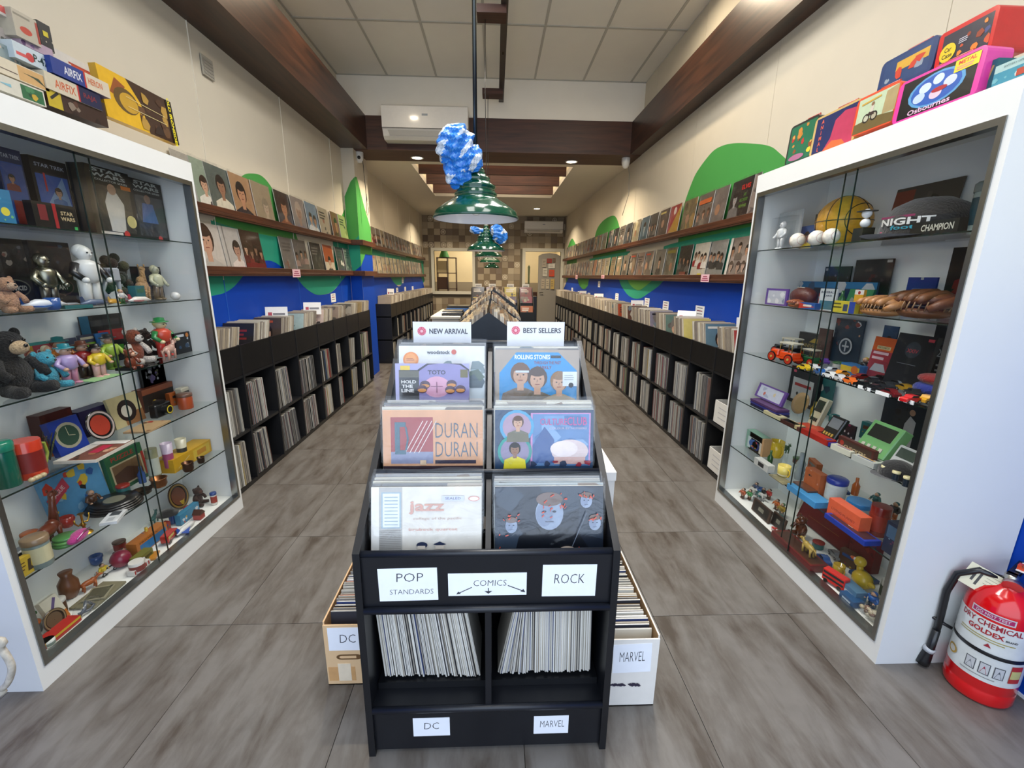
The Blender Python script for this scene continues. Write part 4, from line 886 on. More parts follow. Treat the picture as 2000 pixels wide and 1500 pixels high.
def tier(side, y, z, lean, front, fname, flabel, n, w_=.330, dx=0, base='#d8d6d0', h=.315):
    xc = (KX0+.02+KC-.008)/2 if side == 'left' else (KX1-.02+KC+.008)/2
    for k in range(n, 0, -1):
        c = pick('#b8b2a8', '#8f8d8a', '#c9c4b6', '#d8d2c0', '#6d6c6a', '#a3a8a6'); a = cover('blob', c)
        record('record_sleeve', a, f'plastic covered record packed behind the front cover, {side} {fname} bin of the kiosk', f'records packed in the {side} {fname} bin of the kiosk', (xc+rnd.uniform(-.004, .004), y+.0115*k, z+.002*k+rnd.uniform(0, .006)), Euler((lean, 0, rnd.uniform(-.008, .008))), w_-.012, h, .006, c, wrap_=True)
    return record('record_sleeve', front, flabel, 'front covers of the kiosk bins', (xc+dx, y, z), Euler((lean, 0, 0)), w_-.012, h, .006, base)
tier('left', 1.092, .547, -.24, a_jazz, 'lowest', 'cream jazz record cover in the lowest left bin of the kiosk', 5)
tier('right', 1.092, .547, -.24, a_rock, 'lowest', 'dark blue record cover with red splashed faces in the lowest right bin', 4)
tier('left', 1.288, .722, -.16, a_duran, 'middle', 'orange and dark red record cover in the middle left bin of the kiosk', 5)
tier('right', 1.288, .722, -.16, a_club, 'middle', 'blue record cover with two round portraits in the middle right bin', 5)
tier('left', 1.56, .885, -.2, a_wood, 'top', 'white record cover with a small orange disc in the top left bin', 2)
tier('right', 1.56, .872, -.2, a_st, 'top', 'bright blue record cover with three long haired heads, top right bin', 3)
record('record_sleeve', a_toto, 'small lilac record cover with a black panel in front of the white one', 'front covers of the kiosk bins', (KX0+.02+.145, 1.50, .885), Euler((-.13, 0, 0)), .262, .262, .004, '#a6a3cc')

# ================================================================ COMICS
CP = ['#d2cfc6', '#e3e0d8', '#c4bfb3', '#ccc9c0', '#b4afa4', '#dcd5c4', '#a9a6a0', '#eae8e2', '#8f8a84', '#c9c0ae']
CV = ['#a23a2c', '#3b4a7a', '#5a3a3a', '#2c2c34', '#8a6a3a', '#4a6a5a', '#b5563a']
def comic(seed, d=.17, h=.262, t=.0052):
    r_ = random.Random(seed); b = MB(); c = r_.choice(CP); b.box(-t/2, 0, 0, t/2, d, h, c)
    b.box(-t/2-.0002, .004, .002, -t/2+.0012, d+.001, h+.001, r_.choice(CP+CP+CV)); b.box(t/2-.0012, -.001, r_.uniform(0, .004), t/2+.0002, d, h-r_.uniform(0, .003), r_.choice(CP+CV[:4])); b.box(-.0008, -.0012, 0, .0008, .01, h, r_.choice(CP)); return b
cms = [comic(k).build('comic_book', paper) for k in range(14)]
def comics(n, fn, label):
    for k in range(n):
        loc, rot = fn(k, n); o = bpy.data.objects.new('comic_book', rnd.choice(cms).data); COL.objects.link(o); o.location = loc; o.rotation_euler = Euler(rot); tag(o, label, 'comic book', label)
HC = .262
comics(46, lambda k, n: ((-.343+k*.00655, 1.135+rnd.uniform(-.006, .006), .214-.0002*k+rnd.uniform(0, .006)), (0, -.06-.10*k/n, 0)), 'thin comic in the packed row of the kiosk left compartment')
comics(46, lambda k, n: ((.012+k*.00655, 1.135+rnd.uniform(-.006, .006), .214+rnd.uniform(0, .006)), (0, .20*(1-k/14) if k < 14 else -.03*k/n, 0)), 'thin comic in the packed row of the kiosk right compartment')
MB().box(KX0+.022, 1.12, .1805, KC-.01, 1.42, .205, '#101114').build('riser', blackwood, kiosk); MB().box(KC+.01, 1.12, .1805, KX1-.022, 1.42, .205, '#101114').build('riser', blackwood, kiosk)
def comic_box(name, label, x0, x1, y0, y1, h, cout, cin, txt, tl, extra=None):
    t = thing(name, label, 'box', ((x0+x1)/2, y0, 0)); W, D = x1-x0, y1-y0; k = .005
    MB().box(-W/2, 0, 0, W/2, D, k, cin).build('bottom', paper, t)
    for nm, a in (('front_wall', (-W/2, 0, 0, W/2, k, h)), ('back_wall', (-W/2, D-k, 0, W/2, D, h)), ('side_wall', (-W/2, k, 0, -W/2+k, D-k, h+.012)), ('side_wall', (W/2-k, k, 0, W/2, D-k, h+.012))):
        MB().box(*a, c=cout).build(nm, paper, t)
    for s in (-1, 1): x = s*(W/2-k); MB().box(min(x, x-s*.001), k, .01, max(x, x-s*.001), D-k, h+.0115, cin).build('inner_liner', paper, t)
    if extra: extra(t, W, h)
    return t
def dcx(t, W, h):
    a = Art(2.6).ell(.2, .5, .2, '#6a4a26', .5).rect(.2, 0, .8, 1, '#6a4a26').ell(.8, .5, .2, '#6a4a26', .5).rect(.22, .25, .78, .75, '#e0b98a').ell(.22, .5, .1, '#e0b98a', .25)
    MB().art(a, lambda x, y, e: (-.065+x*.09, -.0004-e, .112+y*.022)).build('hand_hole', paper, t)
    MB().box(-W/2+.04, -.0015, .02, -W/2+.085, -.0003, .095, '#ead9bd').box(-W/2+.005, -.001, .02, -W/2+.10, -.0002, .08, '#cf9f68').build('tape', gloss, t)
comic_box('comic_box', 'tan cardboard comic box on the floor left of the kiosk', -.602, -.397, 1.30, 1.98, .258, '#ddb98c', '#a9825a', 'DC', '', dcx)
def mvx(t, W, h):
    a = Art(4)
    for q in range(12): a.line(.1+q*.03, .3+.3*(q % 2), .18+q*.03, .6-.2*(q % 3), .3, '#2b2438')
    for q in range(9): a.line(.6+q*.03, .4+.25*(q % 2), .68+q*.03, .6-.25*(q % 3), .35, '#2b2438')
    MB().art(a, lambda x, y, e: (-.07+x*.125, -.0004-e, .085+y*.02)).build('ink_scribble', paper, t)
comic_box('comic_box', 'white cardboard comic box on the floor right of the kiosk', .354, .552, 1.19, 1.66, .278, '#e2ddd4', '#a9865c', '', '', mvx)
# comics stand crosswise in the boxes: their thickness runs away from the camera
for xc, y0, n, step, lab in ((-.4995, 1.322, 42, .0150, 'thin comic filed crosswise in the tan box left of the kiosk'), (.453, 1.212, 30, .0145, 'thin comic filed crosswise in the white box right of the kiosk')):
    for k in range(n):
        o = bpy.data.objects.new('comic_book', rnd.choice(cms).data); COL.objects.link(o)
        o.location = (xc-.085+rnd.uniform(-.004, .004), y0+k*step, .012+rnd.uniform(0, .01)); o.rotation_euler = Euler((0, -.10, -PI/2)); tag(o, lab, 'comic book', lab)
for o in cms: bpy.data.objects.remove(o)
sign_at(643, 1225, 712, 1271, 1.2995, [('DC', .52, .52, .36, .42)], 'white paper label lettered DC on the tan comic box')
sign_at(1196, 1257, 1276, 1314, 1.1895, [('MARVEL', .5, .56, .34, .66)], 'white paper label lettered in capitals on the white comic box', rot=-.03)
t = thing('storage_box', 'tall white box behind the white comic box, right of the kiosk', 'box', (.44, 1.70, 0))
MB().box(-.075, 0, 0, .075, .36, .62, '#e4e0d8', ch=.003).build('body', paper, t); MB().box(-.079, -.004, .60, .079, .364, .645, '#ece9e2', ch=.003).build('lid', paper, t)
t = thing('record_crate', 'low crate of records behind the kiosk top', 'crate', (.17, 2.15, 0))
MB().box(-.19, 0, 0, .19, .4, .80, BW).build('cabinet', blackwood, t); MB().box(-.19, -.005, .80, .19, .41, .83, '#c9c0a6').build('top_board', paper, t)

# ================================================================ CENTRE BROWSERS, BACK RACKS, COUNTER
cst = MB()
def browser(label, yc, L_, zs, za, x=-.05, hw=.37):
    t = thing('record_browser', label, 'display stand', (x, yc, 0))
    pent = [(-hw, 0), (-hw, zs), (0, za), (hw, zs), (hw, 0)]
    for y in (0, L_-.02): MB().prism(pent, y, y+.02, 'y', '#1d2530').build('end_panel', blackwood, t)
    MB().box(-.006, .02, .1, .006, L_-.02, za-.01, '#161a20').build('spine_board', blackwood, t)
    MB().box(-hw, .02, .08, hw, L_-.02, .10, BW).build('floor_board', blackwood, t)
    for s in (-1, 1): MB().box(min(s*hw, s*(hw-.015)), .02, .1, max(s*hw, s*(hw-.015)), L_-.02, zs-.04, BW).build('side_board', blackwood, t)
    for s in (-1, 1):
        x_ = .012
        while x_ < hw-.03:
            w_ = rnd.uniform(.008, .02); zt = za-(za-zs)*(x_+w_)/hw+.045
            for q in range(int((L_-.06)/.325)+1):
                ya = yc+.025+q*.325; yb = min(ya+.315, yc+L_-.025)
                if yb-ya < .08: continue
                h = rnd.uniform(-.006, .012)-(.012 if int(x_/.17) else 0); c = rnd.choice(TOPC+['#6a5a4a', '#8a6a50', '#57483c', '#9a7a5c'])
                cst.box(min(s*x_, s*(x_+w_))+x, ya+rnd.uniform(-.008, .004), zt-.3, max(s*x_, s*(x_+w_))+x, yb, zt+h, c)
            x_ += w_+.0015
browser('nearest black house-ended record browser in the centre aisle', 3.45, 1.35, .90, 1.172)
browser('second black house-ended record browser in the centre aisle', 5.25, 1.5, .92, 1.19)
browser('farthest house-ended record browser, below the small dark lamps', 7.1, 1.1, .98, 1.24, -.02)
tag(cst.build('browser_stock', gloss), 'brown edged record sleeves crowded on both slopes of the centre browsers', 'records', kind='stuff')
def backrack(x, c1, c2, c3, label):
    t = thing('display_rack', label, 'display stand', (x, 9.1, 0)); W = .135
    MB().prism([(0, 0), (0, .78), (.5, 1.2), (.62, 1.2), (.62, 0)], -W-.012, -W, 'x', BW).build('side_panel', blackwood, t)
    MB().prism([(0, 0), (0, .78), (.5, 1.2), (.62, 1.2), (.62, 0)], W, W+.012, 'x', BW).build('side_panel', blackwood, t)
    MB().box(-W, .01, 0, W, .04, .72, BW).box(-W, .2, .5, W, .22, .9, BW).box(-W, .58, 0, W, .6, 1.18, BW).build('bin_board', blackwood, t)
    for k, (y, z, c) in enumerate(((.06, .58, c1), (.26, .76, c2), (.44, .95, c3))):
        o = sleeve_mb(cover('bars' if k != 1 else 'blob', c, c2=c, ink='#e9e4da'), W*1.9, .27, .006).build('record_sleeve', gloss, None, (x, 9.1+y, z), Euler((-.2, 0, 0)))
        tag(o, f'{cname(c)} sleeve, {["lowest", "middle", "top"][k]} bin of the back rack, {label.split(",")[-1].strip()}', 'record', 'sleeves in the back racks')
    tag(MB().panel(.15, .09, .002, Art(1.7).rect(.15, .4, .85, .6, '#8c8c90'), '#efeeea').build('bin_card', paper, None, (x, 9.63, 1.19), Euler((-.05, 0, 0))), f'white heading card on the back rack, {label.split(",")[-1].strip()}', 'paper sign', 'white heading cards on the back racks')
for x, c, lb in ((-.36, ('#8a8a90', '#2b2624', '#3b322c'), 'leftmost of four'), (-.06, ('#9a7a70', '#a86a5a', '#8a6a60'), 'second of four'), (.33, ('#7a6f88', '#665a78', '#c9b43c'), 'third of four'), (.66, ('#b5663c', '#9a4f5e', '#8a4a48'), 'rightmost of four')):
    backrack(x, *c, f'black stepped rack near the back wall, {lb}')
t = thing('counter', 'low white fronted counter left of the centre browsers', 'counter', (-.72, 6.6, 0))
MB().box(-.22, 0, 0, .18, 1.5, .82, '#b9b6ae').build('cabinet', paint, t); MB().box(-.24, -.02, .82, .2, 1.52, .85, '#dcd9d0').build('worktop', paint, t)
t = thing('turntable', 'black turntable with blue trim on the counter left of the browsers', 'turntable', (-.62, 7.5, .8505))
MB().box(-.2, 0, 0, .2, .34, .06, '#3a5f9c').build('plinth', plastic, t); MB().box(-.19, .01, .06, .19, .33, .10, '#101114', ch=.006).build('dust_cover', plastic, t)
t = thing('record_player', 'closed black lid box at the near end of the counter', 'box', (-.66, 6.72, .8505))
MB().box(-.15, 0, 0, .17, .34, .05, '#16171a', ch=.004).build('case', plastic, t); MB().box(-.14, .02, .05, .16, .33, .075, '#26282c', ch=.004).build('lid', plastic, t)
# things seen through the window and doorway, and papers on the door
t = thing('wall_shelf', 'dark red brown shelf unit seen through the pass-through window', 'shelf', (-1.70, 13.2, .6))
for x in (0, .3, .55): MB().box(x, 0, 0, x+.02, .3, 1.35, '#3a1810').build('upright', blackwood, t)
for z in (0, .45, .9, 1.33): MB().box(0, 0, z, .57, .3, z+.02, '#4a2216').build('shelf_board', blackwood, t)
for z, c in ((.47, '#4a3428'), (.92, '#b8aa88')): tag(MB().box(-1.675, 13.18, .602+z, -1.405, 13.4, .6+z+.33, c).build('storage_box', paper), f'{"tan" if z > .5 else "dark brown"} box on the red brown shelf behind the window', 'box')
tag(MB().lathe([(.15, 0), (.10, .14), (.05, .26), (.0, .36)], 12, '#2c6a2c').build('paper_cone', paper, None, (-1.48, 13.3, 1.955)), 'green cone standing on the shelf unit behind the window', 'ornament')
tag(MB().box(-.8, 13.0, 0, -.3, 13.4, .95, '#8a8276').tube([(-.62, 13.2, .95), (-.62, 13.2, 1.2), (-.62, 13.08, 1.22), (-.62, 13.05, 1.17)], .012, 8, '#b0b0ac').build('sink_unit', paint), 'grey sink unit with a tap behind the pass-through window', 'sink')
tag(MB().lathe([(.02, 0), (.03, .5), (.025, 1.0), (.035, 1.25), (.001, 1.3)], 10, '#5f6a4a').build('wrapped_pole', fabric, None, (.95, YB+.25, .45)), 'narrow grey green wrapped pole in the doorway', 'pole')
tag(MB().box(1.02, 12.9, 0, 1.22, 13.3, 1.0, '#8a5a2a').build('cupboard', wood_x), 'small orange brown cupboard beyond the doorway', 'cupboard')
tag(MB().box(.88, 11.2, 0, 1.06, 11.6, .95, '#191c28').build('speaker_box', plastic), 'dark blue black cabinet beside the doorway', 'cabinet')
nts = [(1068, 505, 1078, 514, '#8c2f2a'), (1079, 504, 1085, 512, '#6f5a4a'), (1071, 515, 1084, 524, '#c7c2b8'), (1060, 524, 1069, 540, '#b9b4a6'), (1072, 527, 1083, 540, '#c0482e'), (1057, 545, 1064, 564, '#a89c88'), (1066, 545, 1073, 564, '#b3a78f'), (1075, 545, 1083, 565, '#b59a5a'), (1059, 506, 1067, 522, '#9c9384')]
for i, (u0, v0, u1, v1, c) in enumerate(nts):
    p0, p1 = on(u0, v1, y=YB-.035), on(u1, v0, y=YB-.035)
    a = Art(1); a.bars(.15, .7, .85, 3, .06, '#6a6258', .2)
    tag(MB().panel(p1.x-p0.x, p1.z-p0.z, .002, a, c).build('notice', paper, None, ((p0.x+p1.x)/2, YB-.030, p0.z), Euler((0, 0, .03))), f'{["dark red", "brown", "white", "grey beige", "orange red", "narrow beige", "second narrow beige", "ochre", "tall grey"][i]} paper notice taped on the grey door', 'notice')

# ================================================================ DISPLAY CABINETS
LV = [.094, .40, .71, 1.01, 1.305, 1.605, 2.012]
def cabinet(label, side):
    s = 1 if side == 'left' else -1; X = XL if side == 'left' else XR
    F = -1.60 if side == 'left' else 1.475; y0, y1 = (1.305, 2.575) if side == 'left' else (1.33, 2.61); D = abs(F-X)-.012
    t = thing('display_cabinet', label, 'cabinet', (X+s*.01, y0, 0)); L_ = y1-y0
    f = lambda b, a0, a1, p0, p1, z0, z1, c='#dddedb': b.box(min(s*a0, s*a1), p0, z0, max(s*a0, s*a1), p1, z1, c)
    f(MB(), 0, D, 0, .022, 0, 2.01).build('side_panel', paint, t); f(MB(), 0, D, L_-.022, L_, 0, 2.01).build('side_panel', paint, t)
    f(MB(), 0, D, .022, L_-.022, 1.985, 2.01).build('top_panel', paint, t); f(MB(), D-.016, D, .022, L_-.022, 1.915, 1.985).build('header', paint, t)
    f(MB(), 0, D-.016, .022, L_-.022, .07, .092, '#e6e7e2').build('floor_board', paint, t); f(MB(), D-.016, D, .022, L_-.022, 0, .086).build('plinth', paint, t)
    f(MB(), 0, .006, .022, L_-.022, .092, 1.985, '#eef3f3').build('back_panel', paint, t)
    al = '#9a9d9c'
    for nm, p0, p1, z0, z1 in (('frame_rail', .022, L_-.022, .086, .104), ('frame_rail', .022, L_-.022, 1.893, 1.915), ('frame_stile', .022, .040, .104, 1.893), ('frame_stile', L_-.040, L_-.022, .104, 1.893)):
        f(MB(), D-.034, D+.004, p0, p1, z0, z1, al).build(nm, metal, t)
    mid = 1.94-y0
    for nm, p0, p1, a in (('glass_door', .040, mid+.04, D-.028), ('glass_door', mid-.04, L_-.040, D-.014)):
        g = MB(); xx = s*a; g.add([(xx, p0, .105), (xx, p1, .105), (xx, p1, 1.892), (xx, p0, 1.892)], [(0, 1, 2, 3)]); g = g.build(nm, glass, t)
        e = p1 if a < D-.02 else p0
        f(MB(), a-.0025, a+.0025, e-.0015, e+.0015, .105, 1.892).build('polished_edge', glassedge, g)
    for z in LV[1:6]:
        g = MB(); a, b = s*.008, s*(D-.045); g.add([(a, .024, z), (b, .024, z), (b, L_-.024, z), (a, L_-.024, z)], [(0, 1, 2, 3)]); g = g.build('glass_shelf', shelfglass, t)
        f(MB(), D-.047, D-.044, .024, L_-.024, z-.0035, z+.0015).build('shelf_edge', glassedge, g)
    return t
cabinet('tall white display cabinet of toys with sliding glass doors on the left', 'left')
cabinet('tall white display cabinet of sports and toy items on the right', 'right')

# ---------------------------------------------------------------- what stands in them
SH = 'lowest,second,third,fourth,fifth,top'.split(',')
class Slot:
    """a place on a cabinet shelf between two columns of the photograph, d = how far back (0 front, 1 back)"""
    def __init__(s, side, lev, u0, u1, d, dz=0):
        s.s = 1 if side == 'L' else -1; s.z = LV[lev]+.002+dz
        s.x = (-1.665-.25*d) if side == 'L' else (1.54+.32*d)
        ya, yb = y_at(u0, s.x, s.z+.04), y_at(u1, s.x, s.z+.04)
        lo, hi = (1.335, 2.545) if side == 'L' else (1.36, 2.58)
        ya, yb = sorted((ya, yb)); c = (ya+yb)/2
        s.w = max(.02, yb-ya); h_ = min(s.w/2, .3); c = min(max(c, lo+h_), hi-h_); s.y = c
        s.rz = s.s*PI/2; s.side = side; s.lev = lev
    def root(s, name, label, cat, yaw=0, group=None): return thing(name, label, cat, (s.x, s.y, s.z), s.rz+yaw, group)
IT = []
def label_of(sl, desc): return f'{desc}, {SH[sl.lev]} shelf of the {"left" if sl.side == "L" else "right"} cabinet'
def BX(side, lev, u0, u1, d, h, t_, c, art_, name, desc, cat='box', lean=0, yaw=0, mat=None, dz=0, win=None):
    sl = Slot(side, lev, u0, u1, d, dz); w_ = sl.w*.96
    r_ = sl.root(name, label_of(sl, desc), cat, yaw)
    b = MB()
    tt = min(t_, .16)
    b.box(-w_/2, -tt/2, 0, w_/2, tt/2, h, c)
    if art_: b.art(art_(w_/h), lambda x, y, e: ((x-.5)*w_, -tt/2-e, y*h))
    o = b.build('carton' if tt > .02 else 'card', mat or card, r_)
    r_.rotation_euler = Euler((lean, 0, sl.rz+yaw))
    if win:   # clear window or blister
        x0, z0, x1, z1, dep = win; q = MB(); q.box((x0-.5)*w_, -tt/2-dep, z0*h, (x1-.5)*w_, -tt/2-.001, z1*h); q.build('clear_window', film, r_)
    return r_
def art(*ops):
    def f(asp):
        a = Art(asp)
        for o in ops: getattr(a, o[0])(*o[1:-1], **o[-1]) if isinstance(o[-1], dict) else getattr(a, o[0])(*o[1:])
        return a
    return f
def person_toy(sl, label, h, coat, legs, skin='#c79d80', hair='#2b1d17', hat=None, cat='figurine', name='toy_figure', arms=None, wide=1., mat=None):
    r_ = sl.root(name, label, cat); mt = mat or plastic; k = h/1.0; a = arms or coat
    b = MB().at(sc_=(k*wide, k*wide, k)).color(legs)
    b.tube([(-.09, 0, .02), (-.085, 0, .25), (-.07, 0, .46)], [.07, .075, .095]).tube([(.09, 0, .02), (.085, 0, .25), (.07, 0, .46)], [.07, .075, .095]); b.ball(-.09, -.04, .035, .07, .11, .04).ball(.09, -.04, .035, .07, .11, .04)
    b.build('legs', mt, r_)
    b = MB().at(sc_=(k*wide, k*wide, k)).color(coat); b.lathe([(.10, .40), (.17, .46), (.16, .6), (.18, .7), (.12, .77), (.06, .8)], 12); b.build('body', mt, r_)
    for q in (-1, 1): MB().at(sc_=(k*wide, k*wide, k)).color(a).tube([(q*.17, 0, .72), (q*.26, -.03, .58), (q*.22, -.14, .46)], [.06, .055, .045]).ball(q*.22, -.16, .45, .05, c=skin).build('arm', mt, r_)
    hd = MB().at(sc_=(k*wide, k*wide, k)); hd.ball(0, -.005, .9, .11, .11, .13, skin).ball(0, .03, .93, .118, .10, .12, hair); hd.ball(-.04, -.11, .91, .014, c='#161616', n=6, m_=4).ball(.04, -.11, .91, .014, c='#161616', n=6, m_=4).ball(0, -.12, .88, .02, c=skin, n=6, m_=4)
    h_ = hd.build('head', mt, r_)
    if hat: MB().at(sc_=(k*wide, k*wide, k)).lathe([(.17, .97), (.17, .985), (.10, .99), (.09, 1.08), (.0, 1.1)], 14, hat).build('hat', mt, h_)
    return r_
def plush(sl, label, h, c, face='#d9c6a8', limbs=None, sit=True, snout=True, name='plush_animal', cat='soft toy', mat=None):
    r_ = sl.root(name, label, cat); k = h; mt = mat or fur; L2 = limbs or c
    MB().at(sc_=k).color(c).ball(0, .02, .30, .24, .2, .30, n=16, m_=10).build('body', mt, r_)
    hd = MB().at(sc_=k).color(c).ball(0, -.03, .74, .2, .18, .19, n=16, m_=10).build('head', mt, r_)
    b = MB().at(sc_=k).color(face)
    if snout: b.ball(0, -.18, .70, .12, .1, .10)
    else: b.ball(0, -.12, .74, .15, .1, .14)
    b.build('muzzle', mt, hd); MB().at(sc_=k).ball(0, -.285, .73, .03, .02, .025, '#15110f', 8, 5).ball(-.08, -.19, .80, .022, c='#111111', n=8, m_=5).ball(.08, -.19, .80, .022, c='#111111', n=8, m_=5).build('eyes', plastic, hd)
    for q in (-1, 1):
        MB().at(sc_=k).color(L2).ball(q*.18, .02, .88, .07, .04, .08).build('ear', mt, hd)
        MB().at(sc_=k).color(L2).tube([(q*.2, -.02, .52), (q*.28, -.12, .38), (q*.24, -.22, .28)], [.08, .075, .07]).build('arm', mt, r_)
        MB().at(sc_=k).color(L2).tube([(q*.14, -.02, .1), (q*.2, -.2, .08), (q*.22, -.34, .1)], [.1, .09, .08]).build('leg', mt, r_)
    return r_
def fourleg(sl, label, L_, c, cat='figurine', name='toy_animal', neck=.5, mat=None, hump=False, yaw=0):
    r_ = sl.root(name, label, cat, PI/2*0+yaw); k = L_; mt = mat or plastic
    b = MB().at(sc_=k).color(c); b.ball(0, 0, .42, .36, .15, .16, n=14, m_=8).ball(.2, 0, .44, .16, .14, .17)
    if hump: b.ball(-.05, 0, .58, .13, .1, .14)
    b.build('body', mt, r_)
    for x in (-.27, .24):
        for q in (-1, 1): MB().at(sc_=k).color(c).tube([(x, q*.09, .42), (x+.03, q*.09, .2), (x, q*.09, .02)], [.075, .045, .05]).build('leg', mt, r_)
    h_ = MB().at(sc_=k).color(c).tube([(.3, 0, .48), (.40, 0, .48+neck*.4), (.44, 0, .48+neck*.6)], [.11, .07, .07]).ball(.5, 0, .5+neck*.6, .14, .08, .085).ball(.60, 0, .47+neck*.6, .07, .055, .05).ball(.45, .07, .6+neck*.6, .03, .02, .05).ball(.45, -.07, .6+neck*.6, .03, .02, .05).build('head', mt, r_)
    MB().at(sc_=k).tube([(-.35, 0, .46), (-.46, 0, .4), (-.5, 0, .25)], [.03, .025, .03], c=c).build('tail', mt, r_)
    return r_
def toycar(loc, rz, c, label, L_=.072, vintage=False, group=None):
    t = thing('toy_car', label, 'toy car', loc, rz, group); k = L_
    if vintage:
        MB().at(sc_=k).box(-.5, -.17, .14, .5, .17, .19, c).box(.18, -.13, .19, .48, .13, .38, c, ch=.03).box(-.42, -.17, .19, .08, .17, .36, c, ch=.02).build('body', enamel, t)
        MB().at(sc_=k).box(-.42, -.18, .62, .12, .18, .66, '#d8d2bc').tube([(-.38, -.16, .36), (-.38, -.16, .62)], .012, 6, '#8c7a3a').tube([(.08, -.16, .36), (.08, -.16, .62)], .012, 6, '#8c7a3a').tube([(-.38, .16, .36), (-.38, .16, .62)], .012, 6, '#8c7a3a').tube([(.08, .16, .36), (.08, .16, .62)], .012, 6, '#8c7a3a').build('canopy', plastic, t)
        for x in (-.33, .34):
            for q in (-1, 1):
                w_ = MB().at((x*k, q*.2*k, .16*k), sc_=k); w_.lathe([(.16, -.015), (.16, .015)], 16, '#1b1a1a', axis='y').lathe([(.13, -.02), (.13, .02)], 14, '#c23a22', axis='y').lathe([(.04, -.03), (.04, .03)], 10, '#c9b25a', axis='y'); w_.build('wheel', plastic, t)
        return t
    body = [(-.5, .1), (-.5, .24), (-.42, .3), (-.24, .32), (-.14, .44), (.16, .44), (.28, .31), (.46, .27), (.5, .2), (.5, .1)]
    MB().at(sc_=k).prism(body, -.2, .2, 'y', c).build('body', enamel, t)
    MB().at(sc_=k).prism([(-.21, .325), (-.13, .425), (.15, .425), (.25, .325)], -.205, .205, 'y', '#15181c').build('windows', plastic, t)
    for x in (-.3, .3):
        for q in (-1, 1): MB().at((x*k, q*.19*k, .1*k), sc_=k).lathe([(.1, -.03), (.1, .03)], 12, '#161616', axis='y').lathe([(.05, -.034), (.05, .034)], 10, '#b0b0b0', axis='y').build('wheel', plastic, t)
    return t
def cyl(sl, label, r, h, c, name='tin', cat='tin', lid=None, band=None, mat=None, handle=None, prof=None):
    r_ = sl.root(name, label, cat); MB().lathe(prof or [(r*.96, 0), (r, .004), (r, h-.003), (r*.97, h)], 24, c).build('body', mat or plastic, r_)
    if lid: MB().lathe([(r*1.04, h*.82), (r*1.06, h*.84), (r*1.06, h*.99), (r*.9, h*1.03), (.001, h*1.04)], 24, lid, cap=False).build('lid', mat or plastic, r_)
    if band: MB().lathe([(r*1.012, h*.18), (r*1.012, h*.72)], 24, band, cap=False).build('label_band', card, r_)
    if handle: MB().tube([(r*.9, 0, h*.8), (r*1.5, 0, h*.75), (r*1.6, 0, h*.45), (r*1.3, 0, h*.2), (r*.9, 0, h*.2)], r*.12, 8, handle).build('handle', mat or plastic, r_)
    return r_
def ballthing(sl, label, r, c, name='ball', cat='ball', seams=None, mat=None, sc_=(1, 1, 1)):
    r_ = sl.root(name, label, cat); MB().at((0, 0, r*sc_[2])).ball(0, 0, 0, r*sc_[0], r*sc_[1], r*sc_[2], c, 28, 18).build('skin', mat or leather, r_)
    if seams:
        b = MB().at((0, 0, r*sc_[2]), (0, 0, .3))
        for ax in seams:
            pts = []
            for i in range(29):
                t_ = 2*PI*i/28; q = 1.004
                if ax == 'h': p = (math.cos(t_), math.sin(t_), 0)
                elif ax == 'v': p = (0, math.cos(t_), math.sin(t_))
                elif ax == 'w': p = (math.cos(t_), 0, math.sin(t_))
                elif ax == 'a': u_ = .62*math.cos(t_); p = (.62+.15*math.cos(2*t_), .7*math.sin(t_)*.9, u_); n_ = math.sqrt(sum(z*z for z in p)); p = tuple(z/n_ for z in p)
                else: u_ = .62*math.cos(t_); p = (-.62-.15*math.cos(2*t_), .7*math.sin(t_)*.9, u_); n_ = math.sqrt(sum(z*z for z in p)); p = tuple(z/n_ for z in p)
                pts.append((p[0]*r*q*sc_[0], p[1]*r*q*sc_[1], p[2]*r*q*sc_[2]))
            b.tube(pts, r*.018, 5, '#2b2420' if c != '#e8e2d4' else '#a8453a')
        b.build('seam', leather, r_)
    return r_
def disc(sl, label, r, c1, c2, name='plate', cat='plate', lean=-.25, ring=None):
    r_ = sl.root(name, label, cat); k = MB().lathe([(r*.6, .0), (r, .006), (r, .01), (r*.62, .004), (.001, .004)], 36, c1, cap=False, axis='y')
    k.v = [(x, -y, z+r) for x, y, z in k.v]; k.build('rim', enamel, r_)
    q = MB().lathe([(r*.68, -.0072), (.001, -.0074)], 36, c2, cap=False, axis='y'); q.v = [(x, y, z+r) for x, y, z in q.v]
    if ring: z_ = MB().lathe([(r*.93, -.0105), (r*.8, -.0106)], 36, ring, cap=False, axis='y'); q.v += [(x, y, z+r) for x, y, z in z_.v]; q.f += [tuple(i+len(q.v)-len(z_.v) for i in f) for f in z_.f]; q.c += z_.c; q.sm += z_.sm
    q.build('face', card, r_); r_.rotation_euler = Euler((lean, 0, sl.rz)); return r_
def flat(sl, label, w_, dp, h, c, art_=None, name='flat_box', cat='box', yaw=0, mat=None):
    r_ = sl.root(name, label, cat, yaw); b = MB().box(-w_/2, -dp/2, 0, w_/2, dp/2, h, c)
    if art_: b.art(art_(w_/dp), lambda x, y, e: ((x-.5)*w_, (y-.5)*dp, h+e))
    b.build('body', mat or card, r_); return r_
